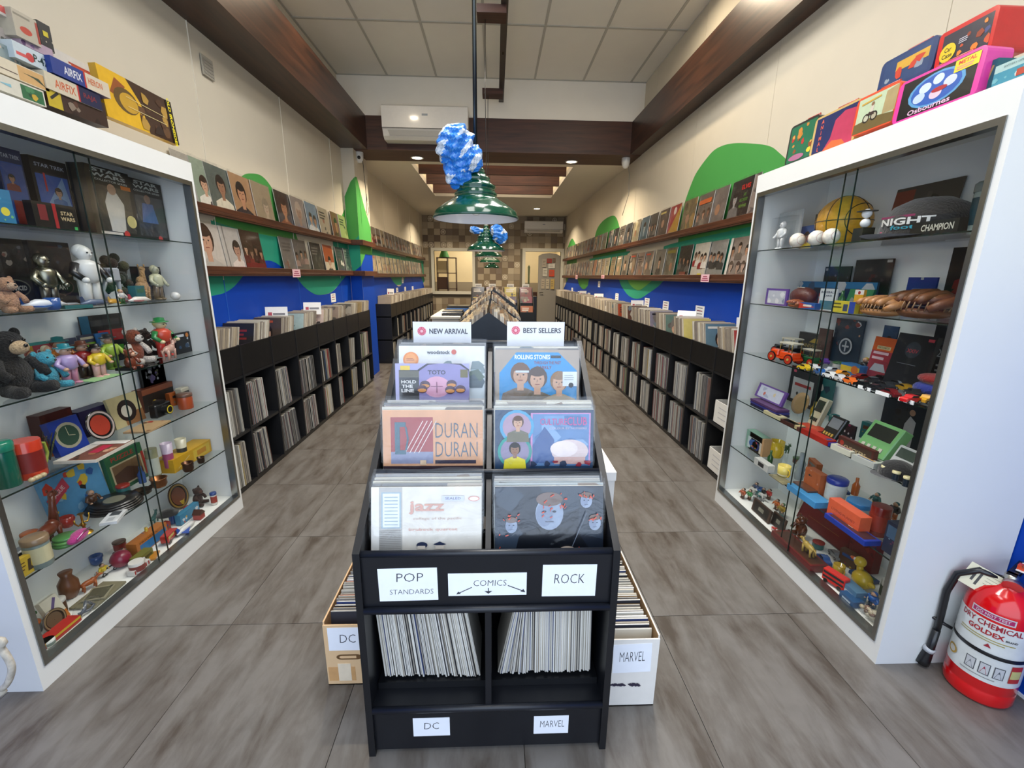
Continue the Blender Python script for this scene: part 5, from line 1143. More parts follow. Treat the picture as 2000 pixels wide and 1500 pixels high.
def handheld(sl, label, w_, h, c, scr='#2a3430', t_=.022, lean=-.35, yaw=0, keys='#c0392b', name='handheld_game'):
    r_ = sl.root(name, label, 'game'); MB().box(-w_/2, -t_/2, 0, w_/2, t_/2, h, c, ch=.004).build('case', plastic, r_)
    MB().box(-w_*.38, -t_/2-.001, h*.5, w_*.38, -t_/2+.001, h*.9, scr).build('screen', gloss, r_)
    b = MB()
    for i in range(4): b.box(-w_*.34+i*w_*.19, -t_/2-.004, h*.16, -w_*.34+i*w_*.19+w_*.1, -t_/2, h*.28, keys)
    b.build('buttons', plastic, r_); r_.rotation_euler = Euler((lean, 0, sl.rz+yaw)); return r_
S = Slot
tx = lambda *a, **k: ('text',)+a+(k,)
# ---- left cabinet, top shelf
BX('L', 5, -62, -8, .55, .27, .06, '#1c3f7a', art(('rect', .1, .1, .9, .8, '#2a5fae'), ('rect', .35, .12, .65, .6, '#8a2d2a')), 'doll_box', 'blue and red doll box at the near end')
BX('L', 5, 2, 54, .55, .275, .06, '#1b2c52', art(('rect', .06, .05, .94, .82, '#1f4f9c'), ('face', .42, .62, .13, '#b98a6c', '#1a1412', '#7d2a26'), ('rect', .28, .05, .62, .35, '#7d2a26'), tx('STAR TREK', .5, .9, .05, '#b9c4d2', w=.8, bold=.01)), 'doll_box', 'blue window box with a red coated doll', win=(.08, .06, .92, .8, .004))
BX('L', 5, 66, 140, .6, .275, .06, '#15171d', art(('rect', .08, .05, .95, .78, '#2b62b8'), ('poly', [(.3, .4), (.8, .78), (.95, .3), (.6, .1)], '#8fb2d8'), ('face', .62, .55, .10, '#c79d80', '#4a3324', '#5d7fb0'), ('rect', .28, .55, .33, .8, '#c9303a'), tx('STAR TREK', .5, .9, .05, '#b9c4d2', w=.8, bold=.01)), 'doll_box', 'black and bright blue window box with a red stripe', win=(.08, .06, .92, .8, .004))
BX('L', 5, 56, 146, .12, .092, .03, '#141313', art(('rect', .12, .3, .3, .9, '#7a2a2e'), ('rect', .44, 0, .52, 1, '#a8252a'), tx('STAR', .76, .66, .16, '#c9b48a', w=.3, bold=.03), tx('WARS', .76, .44, .16, '#c9b48a', w=.34, bold=.03), ('rect', .88, .04, .96, .16, '#3fae5a')), 'carton', 'low black carton with a red stripe')
BX('L', 5, -30, 17, .1, .11, .04, '#2e7ba6', art(('ell', .6, .35, .2, '#e3d84a'), ('noise', 5, ['#4fa3c9', '#2a6a8a', '#7ac07a'])), 'blister_pack', 'light blue pack with a yellow disc')
BX('L', 5, 168, 256, .35, .285, .07, '#1a1a18', art(('rect', .08, .06, .95, .74, '#33332f'), ('poly', [(.36, .07), (.32, .5), (.42, .66), (.62, .66), (.76, .5), (.7, .07)], '#d9d6cc'), ('ell', .52, .7, .1, '#c79d80'), tx('STAR', .5, .95, .055, '#c8cfc9', w=.72, bold=.03), tx('WARS', .5, .88, .055, '#c8cfc9', w=.8, bold=.03), tx('COLLECTOR SERIES', .55, .815, .03, '#c8cfc9', w=.75, bold=.02), ('rect', .75, .73, .99, .79, '#e07a22'), ('ell', .88, .25, .12, '#dcd08a'), ('rect', .1, .02, .6, .06, '#c9c4bc'), ('ell', .7, .045, .07, '#c23a33')), 'doll_box', 'black box, white robed doll and orange sticker', win=(.08, .07, .94, .74, .004))
BX('L', 5, 258, 322, .5, .285, .07, '#1a1a18', art(('rect', .06, .06, .95, .74, '#2c2b29'), ('poly', [(.22, .3), (.3, .62), (.62, .62), (.72, .3)], '#4a6fb0'), ('poly', [(.25, .07), (.25, .3), (.7, .3), (.7, .07)], '#1f2026'), ('ell', .47, .69, .1, '#a4795c'), tx('STAR', .5, .95, .055, '#c8cfc9', w=.72, bold=.03), tx('WARS', .5, .88, .055, '#c8cfc9', w=.8, bold=.03), tx('COLLECTOR SERIES', .5, .815, .03, '#c8cfc9', w=.8, bold=.02), ('ell', .7, .045, .07, '#c23a33')), 'doll_box', 'black box with a blue shirted doll', win=(.08, .07, .94, .74, .004))
# ---- left, fifth shelf
BX('L', 4, -10, 66, .7, .26, .02, '#2a2422', art(('noise', 14, ['#8a5a4a', '#6a6a70', '#a09488', '#5a3a3a']), ('ell', .5, .3, .42, '#6a6a5c', .13), ('ell', .5, .3, .38, '#14120f', .11), tx('ADVANCED', .5, .3, .07, '#c9c6bc', w=.62, bold=.02)), 'blister_card', 'dark toy card with an oval lettered ADVANCED', 'toy pack', win=(.1, .45, .9, .92, .03))
BX('L', 4, 72, 152, .7, .26, .02, '#241f22', art(('noise', 12, ['#6a5a4a', '#3a4a5a', '#5a3a3a']), ('ell', .6, .3, .3, '#57443f', .13), ('ell', .6, .3, .27, '#14120f', .11), tx('ART', .62, .3, .08, '#c9c6bc', w=.25, bold=.02)), 'blister_card', 'dark toy card with an oval lettered ART', 'toy pack', win=(.1, .45, .9, .92, .03))
person_toy(S('L', 4, 78, 118, .35), label_of(S('L', 4, 78, 118, .35), 'tarnished silver armoured toy figure'), .20, '#8f8c7c', '#6f6c60', '#8a877a', '#7a776a', mat=metal)
person_toy(S('L', 4, 157, 200, .2), label_of(S('L', 4, 157, 200, .2), 'large white and black jointed toy figure'), .24, '#e6e6e2', '#e2e2de', '#e8e8e4', '#e2e2de', arms='#1c1d20', wide=1.1)
sl = S('L', 4, 204, 250, .6); r_ = sl.root('toy_tree', label_of(sl, 'dark brown and green tangled toy monster'), 'toy'); b = MB()
for q in range(14): b.ball(rnd.uniform(-.05, .05), rnd.uniform(-.03, .03), .05+.012*q, .022, .02, .024, pick('#2c3322', '#3b2a20', '#4a4a2c', '#1d2418'), 8, 6)
b.build('body', fur, r_)
sl = S('L', 4, 206, 242, .2); r_ = sl.root('toy_spacecraft', label_of(sl, 'grey and white toy walker'), 'toy')
MB().box(-.03, -.02, .10, .03, .02, .16, '#a7acb4', ch=.006).tube([(-.02, -.02, .14), (-.06, -.05, .15)], .008, 6, '#6a6f78').build('body', plastic, r_)
for q in (-1, 1): MB().tube([(q*.03, 0, .11), (q*.045, .01, .06), (q*.04, -.01, .004)], [.01, .008, .014], c='#8f959e').build('leg', plastic, r_)
fourleg(S('L', 4, 252, 304, .3), label_of(S('L', 4, 252, 304, .3), 'sandy brown plush camel like toy'), .17, '#b08a5a', 'soft toy', 'plush_animal', .7, fur, True, .5)
person_toy(S('L', 4, 292, 326, .45), label_of(S('L', 4, 292, 326, .45), 'small pale cloaked figure'), .17, '#c9c9a8', '#7a6a52', '#a8a890', '#c2bfa0')
BX('L', 4, 330, 368, .75, .17, .04, '#15151f', art(('noise', 6, ['#3a4468', '#6a5a6a', '#8a7a70'], .2, .45, .9, .95), ('ell', .3, .38, .14, '#3c3c4c'), ('rect', .5, .05, .9, .12, '#a8302c')), 'toy_carton', 'small dark carton at the far end')
ballthing(S('L', 4, 330, 352, .05), label_of(S('L', 4, 330, 352, .05), 'small white ball'), .022, '#d8d8d4', mat=plastic)
def bagged(sl, desc, c1, c2, L_=.15, yaw=.0, body='ship'):
    r_ = sl.root('toy_spacecraft', label_of(sl, desc), 'toy', yaw); k = L_
    MB().at(sc_=k).color(c1).tube([(-.5, 0, .12), (-.2, 0, .15), (.25, 0, .14), (.5, 0, .10)], [.03, .1, .09, .02]).build('fuselage', plastic, r_)
    MB().at(sc_=k).prism([(-.35, -.32), (.15, -.05), (.15, .05), (-.35, .32)], .09, .12, 'z', c2).build('wing', plastic, r_)
    MB().at(sc_=k).prism([(-.48, .12), (-.3, .12), (-.42, .34), (-.5, .34)], -.015, .015, 'y', c2).build('fin', plastic, r_); return r_
bagged(S('L', 4, 52, 118, .05), 'blue and white toy aircraft lying at the front', '#dfe4ea', '#2c5fa8', .17)
bagged(S('L', 4, 120, 154, .1), 'small grey and amber toy spaceship', '#8a8f96', '#c8922c', .09)
bagged(S('L', 4, 162, 204, .0), 'slate blue toy spaceship in front of the white figure', '#5a6a86', '#3c4a66', .13)
bagged(S('L', 4, 196, 242, .12), 'yellow winged toy spaceship', '#c99a3a', '#d8a83c', .11, .4)
bagged(S('L', 4, 240, 300, .0), 'red and white toy rocket lying at the front', '#e2ddd6', '#a03a44', .13)
plush(S('L', 4, -12, 44, .1), label_of(S('L', 4, -12, 44, .1), 'beige and orange bagged toy creature'), .13, '#b58a6a', '#c9a88a')
# ---- left, fourth shelf
plush(S('L', 3, -4, 62, .25), label_of(S('L', 3, -4, 62, .25), 'large black furry monkey with a beige face'), .25, '#161413', '#cdb089', snout=True)
BX('L', 3, 66, 134, .8, .155, .006, '#4a9a98', art(('rect', .2, .62, 1, .92, '#b04a58'), ('poly', [(.25, .6), (.6, .66), (.95, .5), (.6, .3)], '#3d4f8a'), ('rect', .04, .7, .2, .92, '#c9a040'), tx('CAPTAIN', .62, .74, .14, '#e2e0e6', w=.7, bold=.03)), 'comic_pack', 'teal and pink comic styled toy card', 'toy pack', lean=-.12)
BX('L', 3, 137, 164, .85, .15, .006, '#4a4f68', art(('rect', .15, .5, .9, .6, '#b8a060'), ('rect', .15, .7, .85, .78, '#8a90a8')), 'toy_card', 'slate toy card with ochre lines', 'toy pack', lean=-.1)
BX('L', 3, 167, 200, .85, .155, .006, '#3d4258', art(('rect', .1, .86, .9, .93, '#c9c0a8'), ('rect', .12, .6, .92, .76, '#7fae3a'), ('rect', .15, .42, .85, .52, '#5f8a34')), 'toy_card', 'slate toy card with green lettering', 'toy pack', lean=-.1)
BX('L', 3, 200, 226, .8, .155, .006, '#2f6fb0', art(('rect', .2, .5, .8, .75, '#9ac0e0')), 'toy_card', 'bright blue toy card', 'toy pack', lean=-.1)
BX('L', 3, 168, 252, .98, .235, .006, '#1c1d20', art(('rect', 0, 0, .2, 1, '#2f6a8a'), ('rect', .22, .78, .9, .9, '#3c3e42'), ('rect', .35, .45, .95, .68, '#b02a30'), ('rect', .55, .2, .9, .34, '#4a9a3a')), 'toy_card', 'tall black toy card with red lettering behind the others', 'toy pack')
plush(S('L', 3, 66, 120, .15), label_of(S('L', 3, 66, 120, .15), 'light blue furry toy monster'), .155, '#3f9db5', '#4aa9bf', limbs='#4aa9bf', snout=False)
person_toy(S('L', 3, 56, 82, .6), label_of(S('L', 3, 56, 82, .6), 'small brown figurine with red hair'), .13, '#8a6a44', '#5a4030', hair='#8a2f22')
person_toy(S('L', 3, 86, 116, .6), label_of(S('L', 3, 86, 116, .6), 'cream figurine behind the blue monster'), .14, '#d2c2a0', '#b8a07a', hair='#d8cfae')
for (u0, u1, d, h, coat, legs, hair, hat, ds) in ((120, 152, .1, .15, '#b09ac8', '#c88aa0', '#e8e2e2', '#1f7a86', 'lilac bearded gnome figurine with a teal hat'), (114, 136, .6, .16, '#c97a2c', '#7a3a20', '#8a3a20', '#2c7a7a', 'orange figurine in a teal cap'), (155, 180, .25, .145, '#8f2020', '#3a2a20', '#6a4424', '#5a3020', 'squat red coated figurine'), (180, 206, .1, .13, '#e0c030', '#d8a8a0', '#141212', '#14110f', 'doll figurine in a yellow skirt and black headwear'), (205, 232, .4, .15, '#a8c84a', '#6a8a34', '#d0c8b8', '#303030', 'round green figurine with a dark hat')):
    sl = S('L', 3, u0, u1, d); person_toy(sl, label_of(sl, ds), h, coat, legs, hair=hair, hat=hat, wide=1.25)
plush(S('L', 3, 236, 290, .4), label_of(S('L', 3, 236, 290, .4), 'brown and white plush dog'), .18, '#8a4024', '#e6e0da', limbs='#e0d8d0')
plush(S('L', 3, 240, 268, .08), label_of(S('L', 3, 240, 268, .08), 'small brown monkey figurine in front of the dog'), .10, '#7a3a26', '#e0a888', mat=plastic)
plush(S('L', 3, 270, 296, .8), label_of(S('L', 3, 270, 296, .8), 'dark brown furry toy behind the dog'), .155, '#2c1a16', '#4a2a20')
sl = S('L', 3, 302, 338, .4); person_toy(sl, label_of(sl, 'clown figurine with a green hat and scarf'), .19, '#d8503a', '#c83a30', '#e8d8a8', '#e8d890', '#2c8a4a', wide=1.3, arms='#2c8a4a')
fourleg(S('L', 3, 306, 352, .05), label_of(S('L', 3, 306, 352, .05), 'pinkish beige dog figurine'), .125, '#c9a090', neck=.3, yaw=.2)
BX('L', 3, 358, 387, .3, .115, .012, '#14161c', art(('noise', 5, ['#c9d2dc', '#5a86a8', '#2c4a6a'], .15, .25, .85, .75, .2), ('rect', .1, .8, .6, .92, '#d8dce2'), ('ell', .8, .85, .1, '#e08a3a')), 'card_pack', 'small black card pack near the far end', 'toy pack')
flat(S('L', 3, 156, 228, .0), label_of(S('L', 3, 156, 228, .0), 'flat pale green card at the front edge'), .14, .06, .004, '#a9d89a', name='flat_card', cat='card')
flat(S('L', 3, 232, 276, .1), label_of(S('L', 3, 232, 276, .1), 'flat black case behind the green card'), .1, .07, .012, '#17171a', name='flat_case', cat='case')
# ---- left, third shelf
cyl(S('L', 2, -6, 30, .2), label_of(S('L', 2, -6, 30, .2), 'dark green glass bottle with a broad lid'), .035, .16, '#0f5a48', 'bottle', 'bottle', lid='#1f7a62', mat=enamel)
cyl(S('L', 2, 30, 82, .2), label_of(S('L', 2, 30, 82, .2), 'red and orange mug with a green handle'), .046, .14, '#c23a22', 'mug', 'mug', band='#8a1f1a', handle='#8a9a3a', mat=enamel)
BX('L', 2, 76, 140, .9, .16, .05, '#4a1712', art(('noise', 6, ['#5d2018', '#3a120e'])), 'tin_box', 'dark red speckled tin box')
BX('L', 2, 146, 212, .9, .125, .06, '#2c2350', art(('rect', .3, .3, .85, .75, '#3a3070'), ('line', .4, .35, .75, .7, .03, '#7a70b0')), 'carton', 'purple carton with a faint mark')
BX('L', 2, 108, 168, .45, .145, .025, '#1a3a9a', art(('ell', .5, .5, .42, '#a8a48c'), ('ell', .5, .5, .33, '#2c4a3c'), ('line', .5, .5, .5, .75, .015, '#c9c4a0'), ('line', .5, .5, .7, .45, .015, '#c9c4a0')), 'desk_clock', 'blue square clock with a green face', 'clock', lean=-.2)
disc(S('L', 2, 172, 232, .4), label_of(S('L', 2, 172, 232, .4), 'black plate with a red and green picture'), .068, '#1a1718', '#c0402c', ring='#c9b8b0')
BX('L', 2, 222, 282, .6, .15, .012, '#cdbf90', art(('rect', .35, 0, 1, .4, '#9a6a42'), ('ell', .5, .48, .3, '#2a1c18'), ('ell', .48, .46, .17, '#d8d0c0')), 'picture_tile', 'cream framed picture with a dark haired head', 'picture', lean=-.18)
BX('L', 2, 272, 334, .95, .125, .05, '#7a3a24', art(('rect', 0, 0, 1, .75, '#2a211c'), ('rect', 0, .76, 1, 1, '#9a5434')), 'carton', 'brown and black carton behind the camera')
sl = S('L', 2, 290, 334, .4); r_ = sl.root('camera', label_of(sl, 'black camera with a yellow ringed lens'), 'camera'); MB().box(-.055, -.02, 0, .055, .02, .07, '#141414', ch=.006).box(-.02, -.018, .07, .02, .018, .085, '#1c1c1c').build('body', plastic, r_); k_ = MB().at((.005, -.02, .035)).lathe([(.026, -.025), (.026, 0)], 20, '#1a1a1a', axis='y').lathe([(.022, -.027), (.016, -.0275)], 20, '#d8c23a', cap=False, axis='y'); k_.build('lens', plastic, r_)
cyl(S('L', 2, 342, 380, .25), label_of(S('L', 2, 342, 380, .25), 'orange round tin under a smoky lid'), .036, .085, '#b5522c', 'round_tin', 'tin', lid='#6a4a3a')
sl = S('L', 2, 370, 396, .5); r_ = sl.root('camera', label_of(sl, 'cream and black box camera'), 'camera'); MB().box(-.03, -.02, 0, .03, .02, .1, '#c9c2ac', ch=.004).build('body', plastic, r_); MB().box(-.024, -.022, .03, .024, -.019, .08, '#1a1a18').build('front_plate', plastic, r_)
for u0, u1, ds, c in ((312, 345, 'first black card pack with a brown green figure', '#4a4a2c'), (345, 382, 'black card pack with a grey white figure', '#a8a8b0'), (384, 418, 'black card pack with a violet figure', '#5a4a7a')):
    BX('L', 2, u0, u1, 1., .26, .012, '#101016', art(('noise', 7, [c, c, '#3c3c44'], .15, .5, .9, .95, .16), ('ell', .45, .32, .3, '#55555c', .05), ('ell', .45, .32, .25, '#101016', .035), ('rect', .3, .05, .6, .08, '#b0302c')), 'toy_card', ds, 'toy pack')
mag = art(('rect', .02, .02, .98, .98, '#e2dcd2'), ('rect', .02, .02, .98, .7, '#7a4a3a'), ('noise', 8, ['#c79d80', '#a86a4a', '#3a2a24'], .05, .05, .6, .7, .12), ('rect', .35, .3, .75, .55, '#c2254a'), ('rect', .8, .05, .97, .95, '#e8e6e0'))
flat(S('L', 2, 120, 240, .02), label_of(S('L', 2, 120, 240, .02), 'magazine with a red banner lying at the front'), .22, .15, .012, '#d9d2c4', mag, 'magazine', 'magazine', .1)
flat(S('L', 2, 236, 330, .12), label_of(S('L', 2, 236, 330, .12), 'tan paper booklet lying behind the magazine'), .17, .11, .008, '#c2a37a', art(('noise', 5, ['#8a5a3a', '#5a3a28', '#a8352c'])), 'booklet', 'booklet', .1)
for q, (u, ds) in enumerate(((62, 'pale heart shaped stone, nearer one'), (76, 'pale heart shaped stone, farther one'))): sl = S('L', 2, u-6, u+6, .0); r_ = sl.root('heart_stone', label_of(sl, ds), 'stone'); MB().ball(-.008, 0, .008, .011, .01, .009, '#c9b48a', 10, 6).ball(.008, 0, .008, .011, .01, .009, '#c9b48a', 10, 6).build('stone', plastic, r_)
sl = S('L', 2, 78, 108, .5); r_ = sl.root('dried_plant', label_of(sl, 'tangle of dark twigs beside the mug'), 'ornament'); b = MB()
for q in range(16): a_ = rnd.uniform(0, 6.3); b.tube([(0, 0, 0), (.02*math.cos(a_), .02*math.sin(a_), .06), (.04*math.cos(a_+.6), .03*math.sin(a_+.6), .10+rnd.uniform(0, .03))], .0022, 4, pick('#2c261c', '#3f3a24', '#55602c'))
tag(b.build('twigs', fur, r_), kind='stuff')
# ---- left, second shelf
BX('L', 1, 100, 212, .75, .215, .02, '#5a9fd0', art(('noise', 16, ['#2a5fa8', '#8fc4e6', '#16181c', '#d0402c', '#e0c040']), ('poly', [(0, .55), (.35, .85), (.4, .62), (.05, .36)], '#c9405a'), tx('LEAGUE', .19, .6, .09, '#e8c8cc', w=.28, rot=.45, bold=.02)), 'board_game', 'light blue board game box with a pink banner', lean=-.15)
BX('L', 1, 216, 288, .7, .19, .02, '#2c6a44', art(('rect', .08, .1, .92, .72, '#d8c8a0'), ('rect', .12, .14, .88, .68, '#8a6a48'), ('poly', [(.12, .14), (.12, .45), (.5, .55), (.88, .35), (.88, .14)], '#5a3a2a'), tx('PUZZLE', .45, .86, .12, '#b03a30', w=.6, bold=.02), ('rect', .93, .1, 1, .75, '#c0342c')), 'puzzle_box', 'green framed puzzle picture', 'box', lean=-.1)
cyl(S('L', 1, 290, 314, .4), label_of(S('L', 1, 290, 314, .4), 'clear glass cylinder on a brass base'), .027, .17, '#8a8a6a', 'glass_vase', 'vase', band='#c9cfc0', mat=enamel)
for u0, u1, h, c, bd, ds in ((318, 344, .165, '#c9b8cc', '#b0527a', 'pink patterned tall tumbler'), (345, 370, .15, '#cfc8ac', '#3a3a34', 'cream tumbler with black drawings')): cyl(S('L', 1, u0, u1, .35), label_of(S('L', 1, u0, u1, .35), ds), .024, h, c, 'tumbler', 'cup', band=bd, prof=[(.019, 0), (.027, h), (.025, h), (.017, .006), (.001, .006)])
BX('L', 1, 372, 438, .4, .075, .10, '#d8a81c', art(('rect', .5, .1, .95, .85, '#e2c040'), ('rect', .6, .3, .85, .7, '#c98a1c'), ('line', .1, .2, .4, .7, .05, '#e8d890')), 'open_box', 'yellow open carton at the far end')
for u0, u1, d, r, h, c, ds, hd in ((352, 380, .0, .026, .05, '#5a4032', 'brown metal cup', '#5a4032'), (380, 402, .0, .018, .035, '#4a3a30', 'tiny brown metal mug', '#4a3a30'), (294, 324, .1, .034, .045, '#8a5a38', 'copper pot with a rim', None), (258, 292, .2, .038, .02, '#3a3026', 'shallow dark pan', '#3a3026')): cyl(S('L', 1, u0, u1, d), label_of(S('L', 1, u0, u1, d), ds), r, h, c, 'metal_pot', 'pot', mat=metal, handle=hd, prof=[(r*.8, 0), (r, h*.3), (r*.95, h*.8), (r*1.1, h), (r*.98, h), (r*.8, .006), (.001, .006)])
for q in range(4): sl = S('L', 1, 166, 268, .35, .008*q); r_ = sl.root('record_disc', label_of(sl, f'black round disc, {ordn(q)} from the bottom of the stack'), 'disc'); MB().lathe([(.001, 0), (.105-.006*q, 0), (.105-.006*q, .006), (.04, .006)], 40, '#17181a').build('rim', plastic, r_); MB().lathe([(.04, .0065), (.001, .0066)], 28, '#8a8a78' if q == 3 else '#55503c', cap=False).build('centre_label', card, r_)
flat(S('L', 1, 190, 246, .0), label_of(S('L', 1, 190, 246, .0), 'white flat calculator like gadget at the front'), .11, .06, .012, '#dfe2e4', art(('rect', .55, .2, .9, .8, '#4a4e54'), ('rect', .1, .3, .4, .7, '#b9bcc0')), 'pocket_gadget', 'gadget', .35, plastic)
fourleg(S('L', 1, 70, 118, .3), label_of(S('L', 1, 70, 118, .3), 'brown horse figurine with a pale blaze'), .16, '#6a2f1a', neck=1.1, yaw=.3)
sl = S('L', 1, 142, 182, .1); r_ = sl.root('candelabrum', label_of(sl, 'small brass candelabrum'), 'ornament')
MB().lathe([(.026, 0), (.022, .006), (.006, .012), (.005, .03), (.01, .036), (.004, .045), (.004, .08), (.012, .088)], 16, '#b08a34').build('stem', metal, r_)
for q in (-1, 1): MB().tube([(0, 0, .05), (q*.02, 0, .042), (q*.032, 0, .06), (q*.032, 0, .075)], .003, 6, '#b08a34').build('arm', metal, r_)
cyl(S('L', 1, 54, 96, .0), label_of(S('L', 1, 54, 96, .0), 'rusty lidded tin with a cream label'), .036, .115, '#7a8a86', 'tin', 'tin', lid='#8a7358', band='#d6cfa6')
for q in range(3): sl = S('L', 1, 102, 144, .12, .012*q); r_ = sl.root('round_case', label_of(sl, f'green round case, {["lowest", "middle", "topmost"][q]} of its stack'), 'case'); MB().lathe([(.036, 0), (.038, .003), (.038, .009), (.036, .0115), (.001, .0115)], 28, '#4f8a4a' if q != 1 else '#6aa85a').build('case', plastic, r_)
sl = S('L', 1, 122, 176, .0, .0); r_ = sl.root('fabric_purse', label_of(sl, 'magenta cloth purse at the front edge'), 'purse', .3); MB().ball(0, 0, .02, .055, .026, .02, '#a02a72').build('pouch', fabric, r_); MB().tube([(-.045, -.02, .03), (0, -.024, .04), (.045, -.02, .03)], .0025, 6, '#d8a8c8').build('zip', metal, r_)
BX('L', 1, 22, 62, .0, .07, .02, '#d8b83a', art(('bars', .15, .7, .6, 3, .06, '#6a4a20', .18), ('poly', [(.6, .2), (.7, .8), (.85, .8), (.8, .4), (.95, .2)], '#4a3a28')), 'card_box', 'small yellow carton with a boot drawing')
sl = S('L', 1, 16, 58, .3); r_ = sl.root('camera', label_of(sl, 'old silver camera in the near corner'), 'camera'); MB().box(-.05, -.02, 0, .05, .02, .06, '#9a9fa4', ch=.005).build('body', metal, r_); MB().at((0, -.02, .03)).lathe([(.02, -.02), (.022, 0)], 18, '#26282c', axis='y').build('lens', plastic, r_)
# ---- left, lowest shelf
disc(S('L', 0, 390, 440, .75), label_of(S('L', 0, 390, 440, .75), 'round brown plate with red and gold stripes'), .075, '#3a241a', '#8a4a2a', ring='#b08a3c')
plush(S('L', 0, 378, 420, .45), label_of(S('L', 0, 378, 420, .45), 'dark brown bear like toy by the round plate'), .12, '#3a2018', '#5a3424')
cyl(S('L', 0, 406, 428, .1), label_of(S('L', 0, 406, 428, .1), 'small red and white lighthouse ornament'), .017, .075, '#e2dcd2', 'lighthouse', 'ornament', lid='#2c4a8a', band='#a83a2c')
def house(sl, desc, c, rc):
    r_ = sl.root('toy_house', label_of(sl, desc), 'ornament'); MB().box(-.02, -.02, 0, .02, .02, .03, c).build('walls', plastic, r_); MB().prism([(-.024, .03), (.024, .03), (0, .055)], -.023, .023, 'y', rc).build('roof', plastic, r_)
house(S('L', 0, 376, 398, .05), 'tiny red house with a dark roof', '#a83028', '#4a2a22')
BX('L', 0, 346, 384, .3, .06, .03, '#3a8ab0', art(('noise', 6, ['#e0b040', '#c9402c', '#d8e0e6'])), 'toy_box', 'blue toy carton with bright spots')
def truck(sl, desc, c, L_=.08):
    r_ = sl.root('toy_truck', label_of(sl, desc), 'toy car', .2); k = L_; MB().at(sc_=k).box(-.5, -.18, .12, .15, .18, .5, c, ch=.02).box(.18, -.18, .12, .5, .18, .42, c, ch=.03).build('body', enamel, r_); MB().at(sc_=k).box(.22, -.185, .26, .46, .185, .38, '#1d2226').box(-.45, -.185, .3, .1, .185, .42, '#d8c060').build('windows', plastic, r_)
    for x in (-.32, .32):
        for q in (-1, 1): MB().at((x*k, q*.17*k, .1*k), sc_=k).lathe([(.1, -.03), (.1, .03)], 12, '#161616', axis='y').build('wheel', plastic, r_)
truck(S('L', 0, 308, 350, .1), 'red toy fire engine with a gold stripe', '#a8201c', .10)
bagged(S('L', 0, 330, 392, .0), 'white toy aeroplane with a blue wing', '#e6e6e4', '#1f4fb0', .14)
BX('L', 0, 256, 318, .4, .07, .05, '#c9772c', art(('rect', .1, .05, .95, .7, '#2c7ab8'), tx('PRIORITY', .4, .83, .14, '#3a2410', w=.6)), 'toy_carton', 'orange and blue low carton')
ballthing(S('L', 0, 214, 256, .4), label_of(S('L', 0, 214, 256, .4), 'dark magenta round lantern like ball'), .04, '#8a1f3c', mat=plastic)
sl = S('L', 0, 302, 346, .5, .07); r_ = sl.root('felt_hat', label_of(sl, 'black round hat on top of the toys'), 'hat'); MB().lathe([(.05, 0), (.05, .003), (.03, .006), (.028, .02), (.001, .024)], 24, '#161616').build('crown', fabric, r_)
BX('L', 0, 260, 290, .15, .04, .04, '#7a7a34', art(('rect', .1, .3, .9, .6, '#4a4a28')), 'match_carton', 'small olive carton')
BX('L', 0, 252, 286, .0, .022, .03, '#e6e2dc', art(*[('rect', .05+.16*q, .1, .12+.16*q, .9, '#b8302c') for q in range(6)]), 'striped_packet', 'low white packet with red stripes')
flat(S('L', 0, 278, 318, .02), label_of(S('L', 0, 278, 318, .02), 'amber leaf shaped dish'), .07, .03, .008, '#c9862c', name='leaf_dish', cat='dish', yaw=.4, mat=plastic)
cyl(S('L', 0, 250, 282, .0), label_of(S('L', 0, 250, 282, .0), 'white mug printed with a black and red face'), .03, .05, '#e6e2dc', 'mug', 'mug', band='#8a3a34', handle='#e6e2dc')
BX('L', 0, 154, 222, .15, .008, .10, '#8a8468', None, 'slate_tile', 'flat olive tile at the front', 'tile')
flat(S('L', 0, 158, 218, .14, .010), label_of(S('L', 0, 158, 218, .14), 'framed grey picture lying on the tile'), .09, .08, .006, '#a29c80', art(('rect', .08, .08, .92, .92, '#5a5844'), ('noise', 6, ['#6a6850', '#4a4838'])), 'flat_picture', 'picture', .3)
sl = S('L', 0, 142, 192, .0); r_ = sl.root('plastic_pouch', label_of(sl, 'clear plastic pouch with grey tubing'), 'pouch'); MB().tube([(-.04, 0, .01), (-.02, -.01, .03), (.0, 0, .05), (.02, .01, .03), (.03, 0, .01), (0, -.01, .012), (-.03, .01, .014)], .006, 8, '#5a6068').build('tubing', plastic, r_); MB().ball(0, 0, .028, .055, .03, .028, '#ffffff').build('pouch', film, r_)
disc(S('L', 0, 86, 130, .15), label_of(S('L', 0, 86, 130, .15), 'dark brown carved medallion leaning at the front'), .042, '#3a2c20', '#6a543c', 'medallion', 'ornament', ring='#8a7452')
BX('L', 0, 98, 130, .25, .11, .02, '#e0dcc8', art(('rect', 0, 0, 1, .3, '#c9782c'), ('line', .2, .4, .8, .9, .1, '#6a5a8a')), 'candy_box', 'tall narrow white and orange candy carton', 'box', lean=-.35)
BX('L', 0, 70, 144, .05, .022, .05, '#c0281f', art(('rect', 0, .55, 1, 1, '#d8b42c')), 'flat_carton', 'low red and yellow carton at the near end')
cyl(S('L', 0, 78, 100, .0), label_of(S('L', 0, 78, 100, .0), 'small round white paperweight in the near corner'), .022, .022, '#dfe2de', 'paperweight', 'ornament', band='#8a9a90', mat=enamel)
cyl(S('L', 0, 120, 150, .6), label_of(S('L', 0, 120, 150, .6), 'brown clay vase with dark scrolls'), .035, .12, '#7a4a2a', 'clay_vase', 'vase', prof=[(.02, 0), (.035, .03), (.034, .07), (.018, .1), (.024, .12), (.001, .12)])
